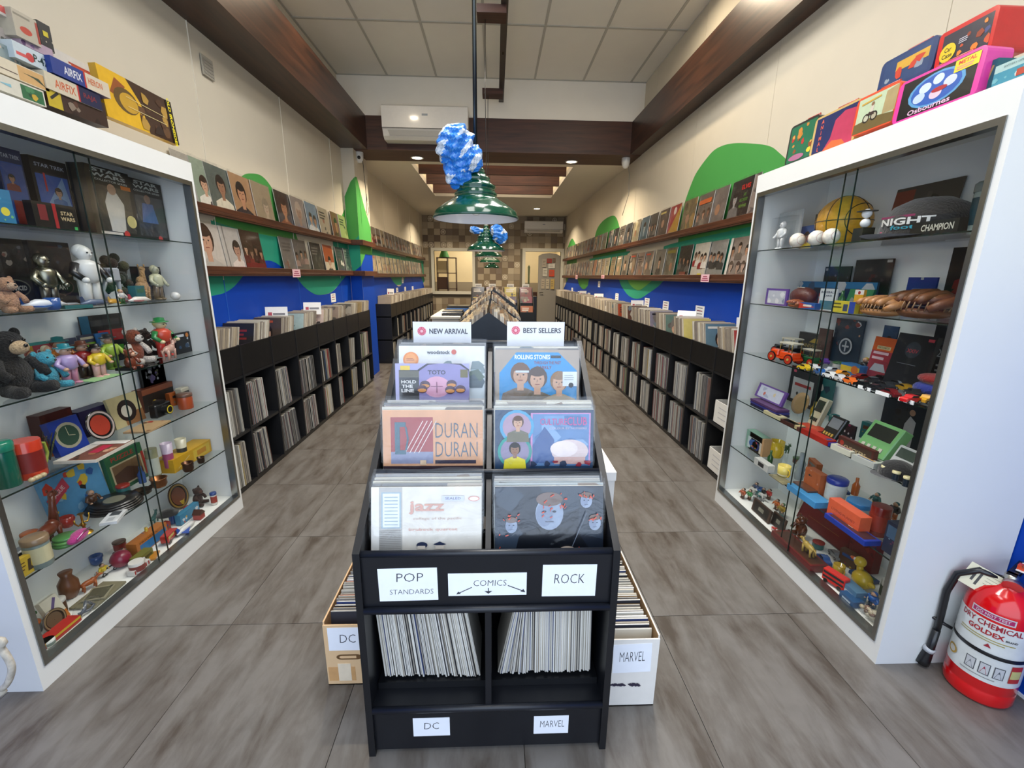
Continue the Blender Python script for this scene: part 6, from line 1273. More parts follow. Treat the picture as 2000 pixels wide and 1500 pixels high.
for u0, u1, d, c, ds in ((188, 212, .5, '#e0c22c', 'small yellow figurine'), (216, 236, .55, '#3a8a5a', 'small green figurine'), (232, 250, .5, '#8a8a8a', 'small grey figurine')): sl = S('L', 0, u0, u1, d); person_toy(sl, label_of(sl, ds), .06, c, '#3a3a30', wide=1.3)
BX('L', 0, 10, 60, .9, .2, .02, '#2a2622', art(('noise', 10, ['#4a3a2c', '#3a4438', '#55483a'])), 'dark_board', 'dark mottled board standing at the near end', 'board')
# ---- right cabinet, top shelf
BX('R', 5, 1503, 1546, .25, .20, .01, '#cfd6d8', art(('rect', .2, .1, .8, .75, '#b9c2c6')), 'blister_pack', 'clear blister pack with a white figure', 'toy pack', win=(.08, .04, .92, .86, .05))
sl = S('R', 5, 1512, 1538, .1); person_toy(sl, label_of(sl, 'small white figure inside the clear pack'), .14, '#eceeee', '#e6e8e8', '#e2e2e2', '#dddddd')
BX('R', 5, 1542, 1590, .9, .2, .008, '#b8a878', art(('rect', 0, .8, 1, 1, '#1c1c1c'), tx('RACING', .55, .9, .08, '#d8402c', w=.7, bold=.02), ('poly', [(.1, .3), (.5, .45), (.95, .35), (.9, .2), (.15, .2)], '#7a3a2c'), ('ell', .25, .55, .12, '#d8c89a')), 'racing_card', 'tan racing card with a black and red header', 'card')
BX('R', 5, 1594, 1624, .9, .2, .008, '#6a3428', art(('noise', 8, ['#8a4a38', '#3a2420', '#c9b08a'])), 'racing_card', 'dark red card behind the basketball', 'card')
BX('R', 5, 1546, 1590, .35, .115, .01, '#1f5fae', art(('face', .3, .6, .12, '#8f6a52', '#1a1412', '#3a3a8a'), ('face', .72, .5, .12, '#a4795c', '#1a1412', '#d8c040')), 'sports_card', 'blue card with two players', 'card')
sl = S('R', 5, 1592, 1700, .55); ballthing(sl, label_of(sl, 'large yellow basketball with black seams'), .118, '#dfa42a', seams=['h', 'v', 'w', 'a', 'b'])
for u0, u1, ds in ((1540, 1576, 'cream baseball, leftmost'), (1582, 1608, 'cream baseball, middle'), (1608, 1640, 'white signed baseball nearest the basketball')): sl = S('R', 5, u0, u1, .05); ballthing(sl, label_of(sl, ds), .036, '#e8e2d4', 'baseball', seams=['a', 'b'])
sl = S('R', 5, 1672, 1702, .08); r_ = sl.root('golf_ball_tube', label_of(sl, 'clear tube of golf balls'), 'sports pack')
MB().box(-.026, -.026, 0, .026, .026, .055, '#26282c').box(-.026, -.026, .12, .026, .026, .125, '#3a3a3a').build('sleeve', card, r_)
for q in (0, 1): MB().ball(0, 0, .075+.038*q-.0, .019, c='#eef0f0').build('golf_ball', enamel, r_)
BX('R', 5, 1722, 1852, .95, .25, .006, '#4a4540', art(('rect', 0, .55, .32, .95, '#8f3a28'), ('face', .62, .6, .12, '#8a7a6c', '#2a2420', '#3a3430'), ('noise', 6, ['#5d564e', '#3a3632'], .35, 0, 1, 1)), 'magazine', 'dark leaning magazine with a red corner panel', 'magazine', lean=-.12)
def cap(sl, desc, r, c, art_=None, name='peaked_hat', brimc=None):
    r_ = sl.root(name, label_of(sl, desc), 'cap'); MB().lathe([(r, 0), (r*1.0, .02), (r*.96, r*.45), (r*.75, r*.8), (r*.4, r*.98), (.006, r*1.02), (.001, r*1.04)], 28, c, cap=False).build('crown', fabric, r_)
    b = MB(); n = 14; vs_ = []
    for i in range(n+1):
        t_ = PI*(1.12+.76*i/n); vs_ += [(r*math.cos(t_), r*math.sin(t_), .004), (r*1.05*math.cos(t_), r*(math.sin(t_)*1.0)-r*.62*math.sin(PI*i/n), -.0+.01*math.sin(PI*i/n))]
    for i in range(n): b.add([vs_[2*i], vs_[2*i+1], vs_[2*i+3], vs_[2*i+2]], [(0, 1, 2, 3)], brimc or c)
    b.build('brim', fabric, r_)
    if art_:
        b = MB(); b.art(art_(1.9), lambda x, y, e: ((r*1.012+e)*math.cos(PI*(1.62+(x-.5)*.5)), (r*1.012+e)*math.sin(PI*(1.62+(x-.5)*.5)), .02+y*r*.45)); b.build('badge', card, r_)
    return r_
cap(S('R', 5, 1750, 1880, .35), 'large black cap lettered NIGHT football', .145, '#121214', art(('rect', .0, .78, .6, .9, '#8a2a5a'), tx('NIGHT', .45, .55, .4, '#e6e6e2', w=.8, bold=.03), tx('football', .58, .22, .24, '#2c9ab0', w=.62, bold=.02), ('rect', .05, .0, .7, .07, '#d86a8a')))
BX('R', 5, 1776, 1886, .0, .045, .03, '#141715', art(tx('CHAMPION', .62, .5, .5, '#c9c8b8', w=.6, bold=.02)), 'black_case', 'low black case lettered in cream below the cap', 'case')
cyl(S('R', 5, 1905, 1935, .5), label_of(S('R', 5, 1905, 1935, .5), 'glass jar in the near corner'), .04, .17, '#a8bcb8', 'glass_jar', 'jar', lid='#7a8a8a', band='#2c5a6a', mat=enamel)
# ---- right, fifth shelf
BX('R', 4, 1484, 1600, .8, .13, .01, '#1f3a5a', art(('rect', 0, 0, .35, 1, '#12141a'), ('rect', 0, .75, 1, 1, '#2c7ab0'), ('noise', 5, ['#3a5a7a', '#c9cfd6'])), 'picture_card', 'dark blue sports picture behind the football', 'picture')
sl = S('R', 4, 1508, 1606, .45); r_ = ballthing(sl, label_of(sl, 'brown leather football'), .05, '#5a2c1c', 'football', sc_=(1.75, 1, 1)); MB().tube([(-.03, -.02, .097), (0, -.022, .099), (.03, -.02, .097)], .002, 5, '#d8d0c0').build('lacing', leather, r_)
BX('R', 4, 1496, 1540, .05, .09, .008, '#6a4a9a', art(('rect', .1, .1, .9, .88, '#c9ccd6'), ('noise', 5, ['#8a92a8', '#e8e8ec', '#c9683a'], .12, .12, .88, .8, .2)), 'card_pack', 'purple framed trading card pack', 'card')
def glove(sl, desc, k, c, yaw=0):
    r_ = sl.root('baseball_glove', label_of(sl, desc), 'glove', yaw)
    MB().at(sc_=k).color(c).ball(0, 0, .13, .50, .46, .13, n=26, m_=10).build('lower_shell', leather, r_)
    MB().at(sc_=k).color('#20120c').ball(0, .02, .24, .46, .42, .09, n=22, m_=8).build('pocket', leather, r_)  # dark body, its colour standing in for the shaded gap between the shells
    up = MB().at(sc_=k).color(c).ball(0, .03, .36, .49, .44, .17, n=26, m_=10).build('upper_shell', leather, r_)
    for q in range(4):
        x = -.33+.2*q; MB().at(sc_=k).color(c).tube([(x*.7, .34, .42), (x*.9, .1, .50-.12*abs(x)), (x, -.15, .49-.16*abs(x)), (x*1.06, -.36, .42-.12*abs(x)), (x*1.08, -.45, .33)], [.04, .075, .085, .08, .05]).build('finger', leather, up)
    MB().at(sc_=k).color(c).tube([(.42, .2, .3), (.54, -.02, .34), (.52, -.25, .28), (.44, -.38, .2)], [.08, .1, .09, .06]).build('thumb', leather, r_)
    b = MB().at(sc_=k).color('#8a6a48')
    for i in range(17):
        t_ = PI*(1.02+.96*i/16); x, y = .50*math.cos(t_), .46*math.sin(t_); b.tube([(x, y, .16), (x*1.02+.02, y*1.02, .24), (x+.04, y*.98, .33)], .013, 5)
    tag(b.build('lacing', leather, r_), kind='stuff'); return r_
glove(S('R', 4, 1526, 1590, .0), 'small orange brown baseball glove', .075, '#8a4a24')
BX('R', 4, 1566, 1600, .0, .03, .03, '#2c5aa0', art(('poly', [(0, 0), (0, 1), (1, .4)], '#c9402c'), ('rect', .3, .4, .8, .7, '#e8e4da')), 'gum_pack', 'small blue and red pack at the front edge', 'card')
BX('R', 4, 1600, 1634, .05, .10, .008, '#c9d0d2', art(('rect', .05, .05, .95, .45, '#4a7a86'), tx('BASEBALL', .5, .84, .1, '#2c3038', w=.85, bold=.02), tx('CARD', .5, .68, .08, '#2c3038', w=.5, bold=.02)), 'card_pack', 'white and teal pack lettered BASEBALL', 'card')
BX('R', 4, 1630, 1676, .0, .05, .02, '#d8c83a', art(('rect', .75, 0, 1, 1, '#2c4aa8'), ('rect', .5, .15, .7, .75, '#3a4a6a'), ('bars', .05, .7, .45, 2, .12, '#5a5a20', .3)), 'card_pack', 'yellow and blue pack at the front', 'card')
BX('R', 4, 1668, 1686, .08, .10, .012, '#e0a82c', art(('rect', 0, .8, 1, 1, '#e8e4e0'), ('ell', .5, .88, .15, '#a83028')), 'pencil_pack', 'tall narrow yellow pencil pack', 'pack')
BX('R', 4, 1602, 1654, 1., .21, .006, '#22332c', art(('noise', 12, ['#2c4a3a', '#4a5a62', '#8a8f96', '#1a2426'], 0, .0, 1, .8, .12), ('rect', .05, .9, .2, .96, '#d8d8d4')), 'photo_print', 'dark green team photograph', 'photograph')
BX('R', 4, 1658, 1732, 1., .24, .006, '#2c2a2a', art(('noise', 14, ['#4a4444', '#3a3434', '#6a5a58', '#5a2420'], 0, 0, 1, .7, .12), ('rect', .85, .93, .98, .98, '#d8d8d4')), 'photo_print', 'dark smoky sports photograph', 'photograph')
BX('R', 4, 1650, 1698, .4, .10, .012, '#2c7a4a', art(('noise', 6, ['#8a8f8a', '#a83a2c', '#3a4a3c'])), 'card_pack', 'green card pack with a car print', 'card', lean=-.2)
cap(S('R', 4, 1704, 1756, .5), 'small black cap printed with bright colours', .06, '#241c26', art(('ell', .3, .5, .12, '#d8402c'), ('noise', 6, ['#8ac83a', '#8a4aa0', '#e0c040'])))
BX('R', 4, 1764, 1822, .85, .155, .008, '#1f3f9a', art(('rect', .15, .35, .85, .5, '#c9404a'), ('rect', .2, .62, .8, .7, '#6a86c8'), ('ell', .8, .08, .14, '#d8dce2'), ('rect', .45, .93, .55, 1, '#c9d6d8')), 'hanging_card', 'bright blue hanging card with a red title', 'card')
BX('R', 4, 1836, 1902, .9, .27, .008, '#141417', art(('poly', [(.1, 0), (.12, .3), (.35, .42), (.75, .42), (.95, .3), (1, 0)], '#8a1f22'), ('face', .55, .66, .15, '#6a4636', '#17131a', '#8a1f22'), ('ell', .55, .84, .16, '#1c2230', .1)), 'framed_portrait', 'dark portrait of a man in a red jacket', 'photograph')
glove(S('R', 4, 1686, 1770, .05), 'tan baseball glove lying at the front', .15, '#96683c')
glove(S('R', 4, 1756, 1862, .3), 'large brown baseball glove on the right', .20, '#6a4026')
# ---- right, fourth shelf
BX('R', 3, 1532, 1590, 1., .13, .03, '#26282a', art(('poly', [(.35, .6), (.5, .8), (.75, .8), (.85, .6)], '#c9a83a'), tx('ANNIVERSARY', .5, .45, .16, '#b8a05a', w=.9, bold=.01), ('bars', .1, .25, .6, 2, .04, '#8a8a86')), 'carton', 'dark carton lettered in gold')
BX('R', 3, 1594, 1620, .95, .17, .006, '#5a3a34', art(('noise', 8, ['#8a6a60', '#3a2420'])), 'photo_print', 'small reddish photograph', 'photograph')
BX('R', 3, 1622, 1678, 1., .235, .006, '#26384a', art(('noise', 14, ['#d8dce0', '#4a5a6a', '#8a3a34', '#c79d80', '#1c2834'], 0, .3, 1, 1, .12), ('ell', .5, .4, .26, '#1c2834'), ('ell', .5, .4, .23, '#c9ced2'), ('ell', .5, .4, .18, '#2c3c4c'), ('line', .5, .28, .5, .52, .04, '#c9ced2'), ('line', .38, .4, .62, .4, .04, '#c9ced2')), 'team_photo', 'team photograph with a round white emblem', 'photograph')
for u0, u1, d, L_, c, ds in ((1486, 1548, .45, .17, '#1a1a1c', 'black vintage toy car with a cream roof'), (1506, 1566, .05, .17, '#d84a1c', 'orange vintage toy car with red spoked wheels'), (1562, 1594, .3, .13, '#1f5a34', 'green vintage toy car')):
    sl = S('R', 3, u0, u1, d); toycar((sl.x, sl.y, sl.z), sl.rz+PI+.15, c, label_of(sl, ds), L_, True)
BX('R', 3, 1692, 1736, .55, .19, .012, '#b03a4a', art(('rect', 0, .68, 1, 1, '#e0662c'), ('rect', .2, .72, .8, .8, '#e8d8a0'), tx('MATCHBOX', .5, .76, .05, '#3a2a20', w=.5), ('bars', .1, .6, .9, 2, .06, '#e8c8d0', .12), ('poly', [(.15, .2), (.3, .38), (.7, .38), (.88, .2)], '#c9cfd6')), 'blister_card', 'orange and pink toy car blister card', 'toy pack', lean=-.1, win=(.1, .06, .9, .45, .02))
BX('R', 3, 1712, 1740, .95, .23, .006, '#22446a', art(('face', .5, .7, .2, '#a4795c', '#1a1412', '#c9402c')), 'sports_card', 'blue card behind the blister card', 'card')
BX('R', 3, 1652, 1690, .5, .05, .05, '#3a7ab8', art(('rect', 0, .3, 1, .8, '#e0c03a'), ('ell', .75, .55, .18, '#d8742c')), 'toy_carton', 'low blue and yellow carton')
BX('R', 3, 1728, 1802, .45, .225, .02, '#1c222a', art(('ell', .5, .72, .2, '#3a444e'), tx('XXIV', .5, .70, .07, '#c94a5a', w=.3, bold=.02), ('bars', .2, .45, .8, 1, .008, '#8a929a'), ('ell', .45, .1, .1, '#9aa4ac', .035), ('rect', .8, .9, .95, .95, '#d84a5a')), 'black_case', 'upright black case with a red and grey crest', 'case', lean=-.15)
BX('R', 3, 1806, 1866, .9, .27, .01, '#1d2228', art(('noise', 8, ['#3a4650', '#2a323a', '#55626c'], 0, .5, 1, 1, .15), ('ell', .4, .55, .25, '#0e1114'), ('ell', .4, .55, .22, '#2a323a'), tx('25', .4, .55, .12, '#b9c4cc', w=.3), ('bars', .3, .35, .8, 2, .03, '#b8bec4', .08)), 'photo_print', 'dark poster card with the number 25', 'photograph')
sl = S('R', 3, 1798, 1850, .45); r_ = sl.root('cloth_bundle', label_of(sl, 'red and blue folded cloth bundle'), 'cloth'); MB().ball(0, .0, .03, .07, .05, .03, '#1f2f8a').build('lower_fold', fabric, r_); MB().ball(0, 0, .07, .06, .045, .022, '#8a2020').build('upper_fold', fabric, r_)
carpos = [(1610, 704, '#5a3a8a', 'violet'), (1588, 716, '#e6e6e6', 'white'), (1572, 724, '#d8b82c', 'yellow'), (1625, 722, '#b0b8c0', 'silver grey'), (1602, 738, '#2a5a9a', 'blue'), (1643, 728, '#e0902c', 'orange'), (1622, 742, '#e8e8e4', 'white and orange'), (1640, 747, '#c9c9c9', 'silver'), (1660, 752, '#e8702c', 'bright orange'), (1668, 722, '#6a5a3a', 'bronze'), (1682, 735, '#7a2420', 'dark red'), (1690, 722, '#5a2c4a', 'plum'), (1686, 752, '#17181a', 'black'), (1705, 742, '#26282c', 'charcoal'), (1722, 738, '#1c1c20', 'jet black'), (1708, 762, '#1f2024', 'black, white ticketed'), (1732, 752, '#2c2f34', 'graphite'), (1752, 748, '#3a3c40', 'dark grey'), (1740, 768, '#6a1c20', 'maroon'), (1768, 756, '#a8842c', 'mustard'), (1785, 765, '#2a2a2c', 'small black'), (1780, 782, '#c01f24', 'shiny red'), (1812, 778, '#d8a02c', 'yellow orange'), (1805, 760, '#8a5a34', 'brown'), (1760, 735, '#4a3a3c', 'dusky brown'), (1825, 766, '#8a2c2c', 'brick red'), (1712, 724, '#a02c30', 'crimson'), (1735, 728, '#4a4a4e', 'slate')]
for i, (u, v, c, nm) in enumerate(carpos):
    p = on(u, v, z=LV[3]+.02); x = min(max(p.x, 1.525), 1.84); y = min(max(y_at(u, x, LV[3]+.02), 1.42), 2.5)
    toycar((x, y, LV[3]+.002), rnd.choice([0, PI/2, PI/2])+rnd.uniform(-.3, .3), c, f'{nm} small toy car in the crowd on the fourth shelf, right cabinet', .07, group='small toy cars on the fourth shelf of the right cabinet')
for u, ds in ((1697, 'nearest the dark cars'), (1733, 'under the black cars'), (1780, 'before the shiny red car')): sl = S('R', 3, u-14, u+14, -.06); tag(MB().box(-.03, -.002, 0, .03, .002, .014, '#f2f2f2').build('price_tag', paper, None, (sl.x-.012, sl.y, sl.z), Euler((0, 0, sl.rz))), f'blank white price strip on the fourth right shelf, {ds}', 'price tag')
# ---- right, third shelf
BX('R', 2, 1442, 1494, 1., .2, .006, '#2a6a6a', art(('noise', 10, ['#8a2c34', '#2c4a7a', '#d8d4cc', '#1c3a4a']), ('face', .45, .35, .14, '#c79d80', '#1c2430', '#22447a')), 'photo_print', 'teal and red player photograph', 'photograph')
BX('R', 2, 1500, 1548, .95, .22, .02, '#15151a', art(('rect', .12, .1, .85, .72, '#dcdcda'), ('rect', .2, .5, .78, .58, '#b8302c'), ('noise', 3, ['#c9402c', '#3a3a3a'], .25, .2, .75, .42, .12), ('rect', .1, .85, .2, .92, '#d8506a')), 'framed_card', 'black framed white car poster', 'picture')
for q in range(3): BX('R', 2, 1478, 1532, .1, .012, .075, ['#2c2a4a', '#3a3a8a', '#5a3a6a'][q], None, 'flat_case', f'{["dark", "navy", "plum"][q]} flat case stacked under the violet card case', 'case', dz=.014*q)
BX('R', 2, 1476, 1530, .15, .085, .012, '#6a4a98', art(('rect', .08, .1, .92, .9, '#c9cfe0'), ('noise', 4, ['#c96a5a', '#a8b0c8', '#d8c8a0'], .2, .2, .8, .8, .15)), 'card_case', 'violet edged clear card case', 'case', lean=-.3, dz=.045)
disc(S('R', 2, 1534, 1584, .5), label_of(S('R', 2, 1534, 1584, .5), 'round tan wooden disc with a dark diamond'), .062, '#a8895c', '#b89a6a', 'wooden_disc', 'ornament', lean=-.3)
handheld(S('R', 2, 1572, 1612, .35), label_of(S('R', 2, 1572, 1612, .35), 'cream brick shaped handheld game'), .065, .15, '#cdc6a6', '#262a26', .03, -.3, keys='#2a2a2a')
handheld(S('R', 2, 1598, 1640, .1), label_of(S('R', 2, 1598, 1640, .1), 'black handheld game with a gold panel'), .085, .12, '#1b1b1d', '#6a6f74', .022, -.45, keys='#c9a04a')
flat(S('R', 2, 1560, 1612, .2), label_of(S('R', 2, 1560, 1612, .2), 'flat orange red octagonal base'), .13, .11, .008, '#c9442a', art(('line', .5, .4, .7, .6, .06, '#e0905a')), 'game_base', 'game')
for u0, u1, c, ds in ((1498, 1534, '#cfc79e', 'cream flat cassette, farther one'), (1536, 1570, '#c9b88a', 'cream flat cassette, nearer one'), (1532, 1560, '#4a2c26', 'dark brown flat cassette'), (1564, 1592, '#5a3430', 'reddish brown flat cassette'), (1594, 1632, '#2c3fae', 'blue flat cassette')): sl = S('R', 2, u0, u1, -.02 if 'blue' in ds or 'brown' in ds else .0); flat(sl, label_of(sl, ds), sl.w*.85, .04, .018, c, art(('rect', .2, .25, .8, .75, '#1c1c1c')), 'cassette', 'cassette', .05, plastic)
BX('R', 2, 1640, 1672, .5, .065, .008, '#1f1f26', art(('noise', 5, ['#c04a8a', '#8a2c5a', '#d8d0d8'])), 'card_pack', 'small pink and black card', 'card')
handheld(S('R', 2, 1672, 1742, .25), label_of(S('R', 2, 1672, 1742, .25), 'large light green tabletop game'), .15, .15, '#7fc07a', '#1c2420', .05, -.5, keys='#d8d8c8', name='tabletop_game')
BX('R', 2, 1640, 1712, .02, .062, .02, '#5a2a24', art(('rect', .05, .12, .95, .88, '#4a382c'), tx('CHECKERS', .5, .4, .3, '#c9b48a', w=.62, bold=.02), ('ell', .12, .6, .06, '#b03a2c')), 'checkers_box', 'red and brown narrow box lettered CHECKERS')
BX('R', 2, 1716, 1796, 1., .21, .006, '#26303a', art(('noise', 8, ['#8a4a3a', '#2c3a4a', '#1c2026'], 0, 0, .6, 1, .15), ('poly', [(.6, .05), (.6, .5), (.7, .7), (.85, .6), (.85, .05)], '#c9ccd2'), ('ell', .73, .78, .07, '#c79d80')), 'photo_print', 'dark photograph with a player in white', 'photograph')
handheld(S('R', 2, 1736, 1782, .2), label_of(S('R', 2, 1736, 1782, .2), 'white handheld game with a yellow strip'), .10, .10, '#d6dadb', '#3a4a44', .02, -.45, keys='#d8c83a')
handheld(S('R', 2, 1790, 1826, .3), label_of(S('R', 2, 1790, 1826, .3), 'pale green handheld game in the near corner'), .10, .11, '#c9d6cc', '#3a5044', .02, -.35, keys='#2c5aa8')
flat(S('R', 2, 1570, 1632, -.03), label_of(S('R', 2, 1570, 1632, -.03), 'long low red carton at the front edge'), .17, .045, .026, '#c22f24', art(('rect', .85, .2, .97, .8, '#2c4a8a')), 'long_carton', 'box')
for u, z_, c, nm, kc in ((1656, 0, '#e2e0cc', 'cream pocket game with red and blue stripes', '#a82c34'), (1700, 0, '#c9ccc4', 'grey pocket game with coloured keys', '#d8a02c'), (1712, .0, '#d8a83c', 'amber pocket game', '#8a5a20')):
    sl = S('R', 2, u-22, u+22, .0 if u < 1710 else .35); flat(sl, label_of(sl, nm), .10, .06, .024, c, art(('rect', .15, .55, .85, .85, '#2a2c30'), ('rect', .15, .3, .85, .4, kc), ('rect', .15, .15, .85, .24, '#3a5a9a')), 'pocket_game', 'game', .1, plastic)
cap(S('R', 2, 1724, 1790, .05), 'flat black beret like cap at the front', .06, '#101012')
for q, u in enumerate((1730, 1752, 1774)): sl = S('R', 2, u-9, u+9, -.08); r_ = sl.root('lens_bottle', label_of(sl, f'tiny dark bottle with a cream cap, {["farthest", "middle", "nearest"][q]} of three'), 'bottle'); MB().lathe([(.012, 0), (.012, .03)], 14, '#1f2a34').build('body', enamel, r_); MB().lathe([(.013, .03), (.013, .038), (.001, .038)], 14, '#d8cfa0').build('cap', plastic, r_)
# ---- right, second shelf
BX('R', 1, 1440, 1468, .3, .115, .05, '#9ac8b0', art(('rect', .12, .08, .88, .7, '#dcecec'), ('ell', .5, .38, .28, '#2c5fae', .25), ('noise', 3, ['#c9402c', '#d8b83a'], .3, .2, .7, .6, .1)), 'cup_box', 'mint green cup carton')
BX('R', 1, 1470, 1498, .3, .112, .05, '#dcae7a', art(('rect', .12, .08, .88, .7, '#e8dcc8'), ('ell', .5, .38, .26, '#26357a', .25), ('noise', 3, ['#c9402c', '#d8b83a'], .3, .2, .7, .6, .1)), 'cup_box', 'peach coloured cup carton')
cyl(S('R', 1, 1500, 1532, .5), label_of(S('R', 1, 1500, 1532, .5), 'large yellow mug'), .04, .10, '#e0be2c', 'mug', 'mug', mat=enamel, handle='#e0be2c', prof=[(.034, 0), (.042, .02), (.042, .1), (.039, .1), (.032, .01), (.001, .01)])
cyl(S('R', 1, 1516, 1548, .1), label_of(S('R', 1, 1516, 1548, .1), 'yellow and cream cup at the front'), .03, .065, '#e0cc6a', 'mug', 'mug', band='#efe4c0', mat=enamel, handle='#e0be2c', prof=[(.02, 0), (.031, .02), (.032, .065), (.029, .065), (.02, .01), (.001, .01)])
cyl(S('R', 1, 1497, 1512, .15), label_of(S('R', 1, 1497, 1512, .15), 'small dark green glass bottle'), .014, .09, '#1c4a24', 'bottle', 'bottle', mat=enamel, prof=[(.014, 0), (.015, .05), (.006, .065), (.006, .09), (.001, .09)])
BX('R', 1, 1480, 1508, -.03, .04, .04, '#d8dad6', art(('rect', .3, .2, .7, .8, '#2a2c30')), 'small_box', 'small white box with a black square')
flat(S('R', 1, 1508, 1548, -.02), label_of(S('R', 1, 1508, 1548, -.02), 'flat engraved picture card'), .12, .06, .004, '#8a8468', art(('noise', 6, ['#6a6650', '#a09a7a'])), 'picture_card', 'card')
cyl(S('R', 1, 1552, 1572, .3), label_of(S('R', 1, 1552, 1572, .3), 'clear ribbed glass bottle'), .022, .15, '#8a979c', 'glass_bottle', 'bottle', mat=enamel, prof=[(.02, 0), (.024, .03), (.02, .045), (.024, .06), (.02, .075), (.023, .09), (.012, .115), (.012, .15), (.001, .15)])
BX('R', 1, 1576, 1606, .2, .12, .04, '#c96a3a', art(('noise', 6, ['#d8c83a', '#2a2a2c', '#e0a08a'])), 'toy_carton', 'orange and black carton with a yellow shape')
cyl(S('R', 1, 1612, 1650, .3), label_of(S('R', 1, 1612, 1650, .3), 'white jar with a dark blue lid'), .042, .125, '#dfe4e0', 'plastic_jar', 'jar', lid='#1f3aa0', band='#e6eae4')
cyl(S('R', 1, 1656, 1700, .35), label_of(S('R', 1, 1656, 1700, .35), 'bright blue and white round tub'), .05, .075, '#2c8ad0', 'round_tub', 'tub', band='#c9dce6')
flat(S('R', 1, 1548, 1616, .0), label_of(S('R', 1, 1548, 1616, .0), 'blue and white cloud patterned tray'), .20, .08, .03, '#4aa0dc', art(('noise', 8, ['#e2ecf2', '#4aa0dc', '#c9dce8'])), 'cloud_tray', 'box')
flat(S('R', 1, 1552, 1600, .05, .032), label_of(S('R', 1, 1552, 1600, .05), 'oval brown dish on the cloud patterned tray'), .11, .05, .008, '#5a3a2c', name='oval_dish', cat='dish', mat=enamel)
BX('R', 1, 1626, 1690, .02, .085, .05, '#dc5a34', art(tx('LIVING PLANET', .5, .55, .13, '#8a2c1c', w=.75), ('rect', .2, .25, .8, .32, '#c0462a')), 'orange_box', 'bright orange carton wrapped in film', mat=gloss)
cyl(S('R', 1, 1698, 1732, .25), label_of(S('R', 1, 1698, 1732, .25), 'dark red tall can'), .036, .13, '#7a2018', 'can', 'tin', band='#a83a28', mat=enamel)
BX('R', 1, 1736, 1768, .1, .13, .05, '#26304a', art(('rect', .1, .5, .9, .9, '#4a6a8a'), ('noise', 4, ['#6a3a5a', '#8ab0c8'], .1, .1, .9, .5, .12)), 'bottle_box', 'dark blue and violet upright carton')
flat(S('R', 1, 1616, 1722, -.04), label_of(S('R', 1, 1616, 1722, -.04), 'deep blue flat tray at the front edge'), .22, .07, .022, '#1d3ea8', art(('rect', .06, .1, .94, .9, '#4a2c34'), ('ell', .5, .5, .1, '#e8e0c8', .12)), 'blue_tray', 'box')
# ---- right, lowest shelf
small = [(1424, 1442, .4, '#e2ded6', 'white'), (1444, 1458, .5, '#3a4a6a', 'navy'), (1456, 1474, .2, '#3a8a4a', 'green and orange'), (1478, 1500, .45, '#dcd8d4', 'white'), (1494, 1512, .6, '#b8281f', 'red'), (1442, 1462, .1, '#b0522c', 'orange brown'), (1510, 1526, .5, '#d8702c', 'orange')]
for i, (u0, u1, d, c, nm) in enumerate(small):
    sl = S('R', 0, u0, u1, d)
    if i in (0, 3): fourleg(sl, label_of(sl, f'tiny {nm} animal figurine, {"leftmost" if i == 0 else "beside the red one"}'), .07, c, neck=.2)
    else: person_toy(sl, label_of(sl, f'tiny {nm} figurine'), .065, c, '#5a3a28', wide=1.4)
for u0, u1, d, ds in ((1470, 1504, .05, 'small black framed picture'), (1508, 1532, .12, 'second small dark framed picture')): BX('R', 0, u0, u1, d, .075, .012, '#4a3426', art(('rect', .08, .08, .92, .92, '#17130f'), ('rect', .35, .35, .65, .65, '#8a8878')), 'small_picture', ds, 'picture', lean=-.15)
fourleg(S('R', 0, 1506, 1520, .0), label_of(S('R', 0, 1506, 1520, .0), 'tiny red bird figurine'), .04, '#c02c24', neck=.3)
flat(S('R', 0, 1500, 1636, .0), label_of(S('R', 0, 1500, 1636, .0), 'long maroon boxed board game lying at the front'), .30, .09, .035, '#6a1c1e', art(('rect', .04, .1, .96, .9, '#5a3a26'), ('rect', .06, .15, .94, .85, '#4a2c20')), 'board_game', 'box', -.0)
BX('R', 0, 1560, 1660, .75, .16, .03, '#6a1719', art(('rect', .04, .05, .96, .95, '#74191c'), ('line', .2, .3, .8, .36, .01, '#a8783a')), 'maroon_case', 'maroon case leaning at the back', 'case', lean=-.3)
BX('R', 0, 1560, 1680, .95, .20, .01, '#cfcfc0', art(('bars', .2, .7, .7, 2, .02, '#8a8a80'), ('rect', .45, .35, .52, .45, '#4a3428')), 'document_box', 'long off white card leaning behind the maroon case', 'board', lean=-.2)
plush(S('R', 0, 1542, 1588, .35), label_of(S('R', 0, 1542, 1588, .35), 'shiny brown lumpy bear figurine'), .13, '#5a2c14', '#8a4a24', mat=enamel)
fourleg(S('R', 0, 1556, 1606, .0, .037), label_of(S('R', 0, 1556, 1606, .0), 'yellow spotted big cat figurine on the maroon game'), .10, '#b89a4a', neck=.15, yaw=PI)
BX('R', 0, 1664, 1712, .8, .16, .04, '#8a2424', art(('noise', 14, ['#a83a2c', '#2c3a4a', '#c9a06a', '#6a1c1c'])), 'patterned_bag', 'red patterned carton at the back')
sl = S('R', 0, 1668, 1700, .35); r_ = sl.root('duck_figurine', label_of(sl, 'yellow duck figurine with an orange beak'), 'figurine')
MB().ball(0, 0, .045, .045, .036, .04, '#d8b82c').ball(.045, 0, .05, .02, .012, .012, '#d8b82c').build('body', plastic, r_); k_ = MB().tube([(-.02, 0, .07), (-.025, 0, .1)], .013, 8, '#d8b82c').ball(-.028, 0, .115, .024, c='#d8b82c').ball(-.04, -.015, .122, .007, c='#f0f0ea', n=8, m_=5).ball(-.04, .015, .122, .007, c='#f0f0ea', n=8, m_=5).build('head', plastic, r_); MB().ball(-.06, 0, .11, .02, .012, .006, '#d8602c').build('beak', plastic, k_)
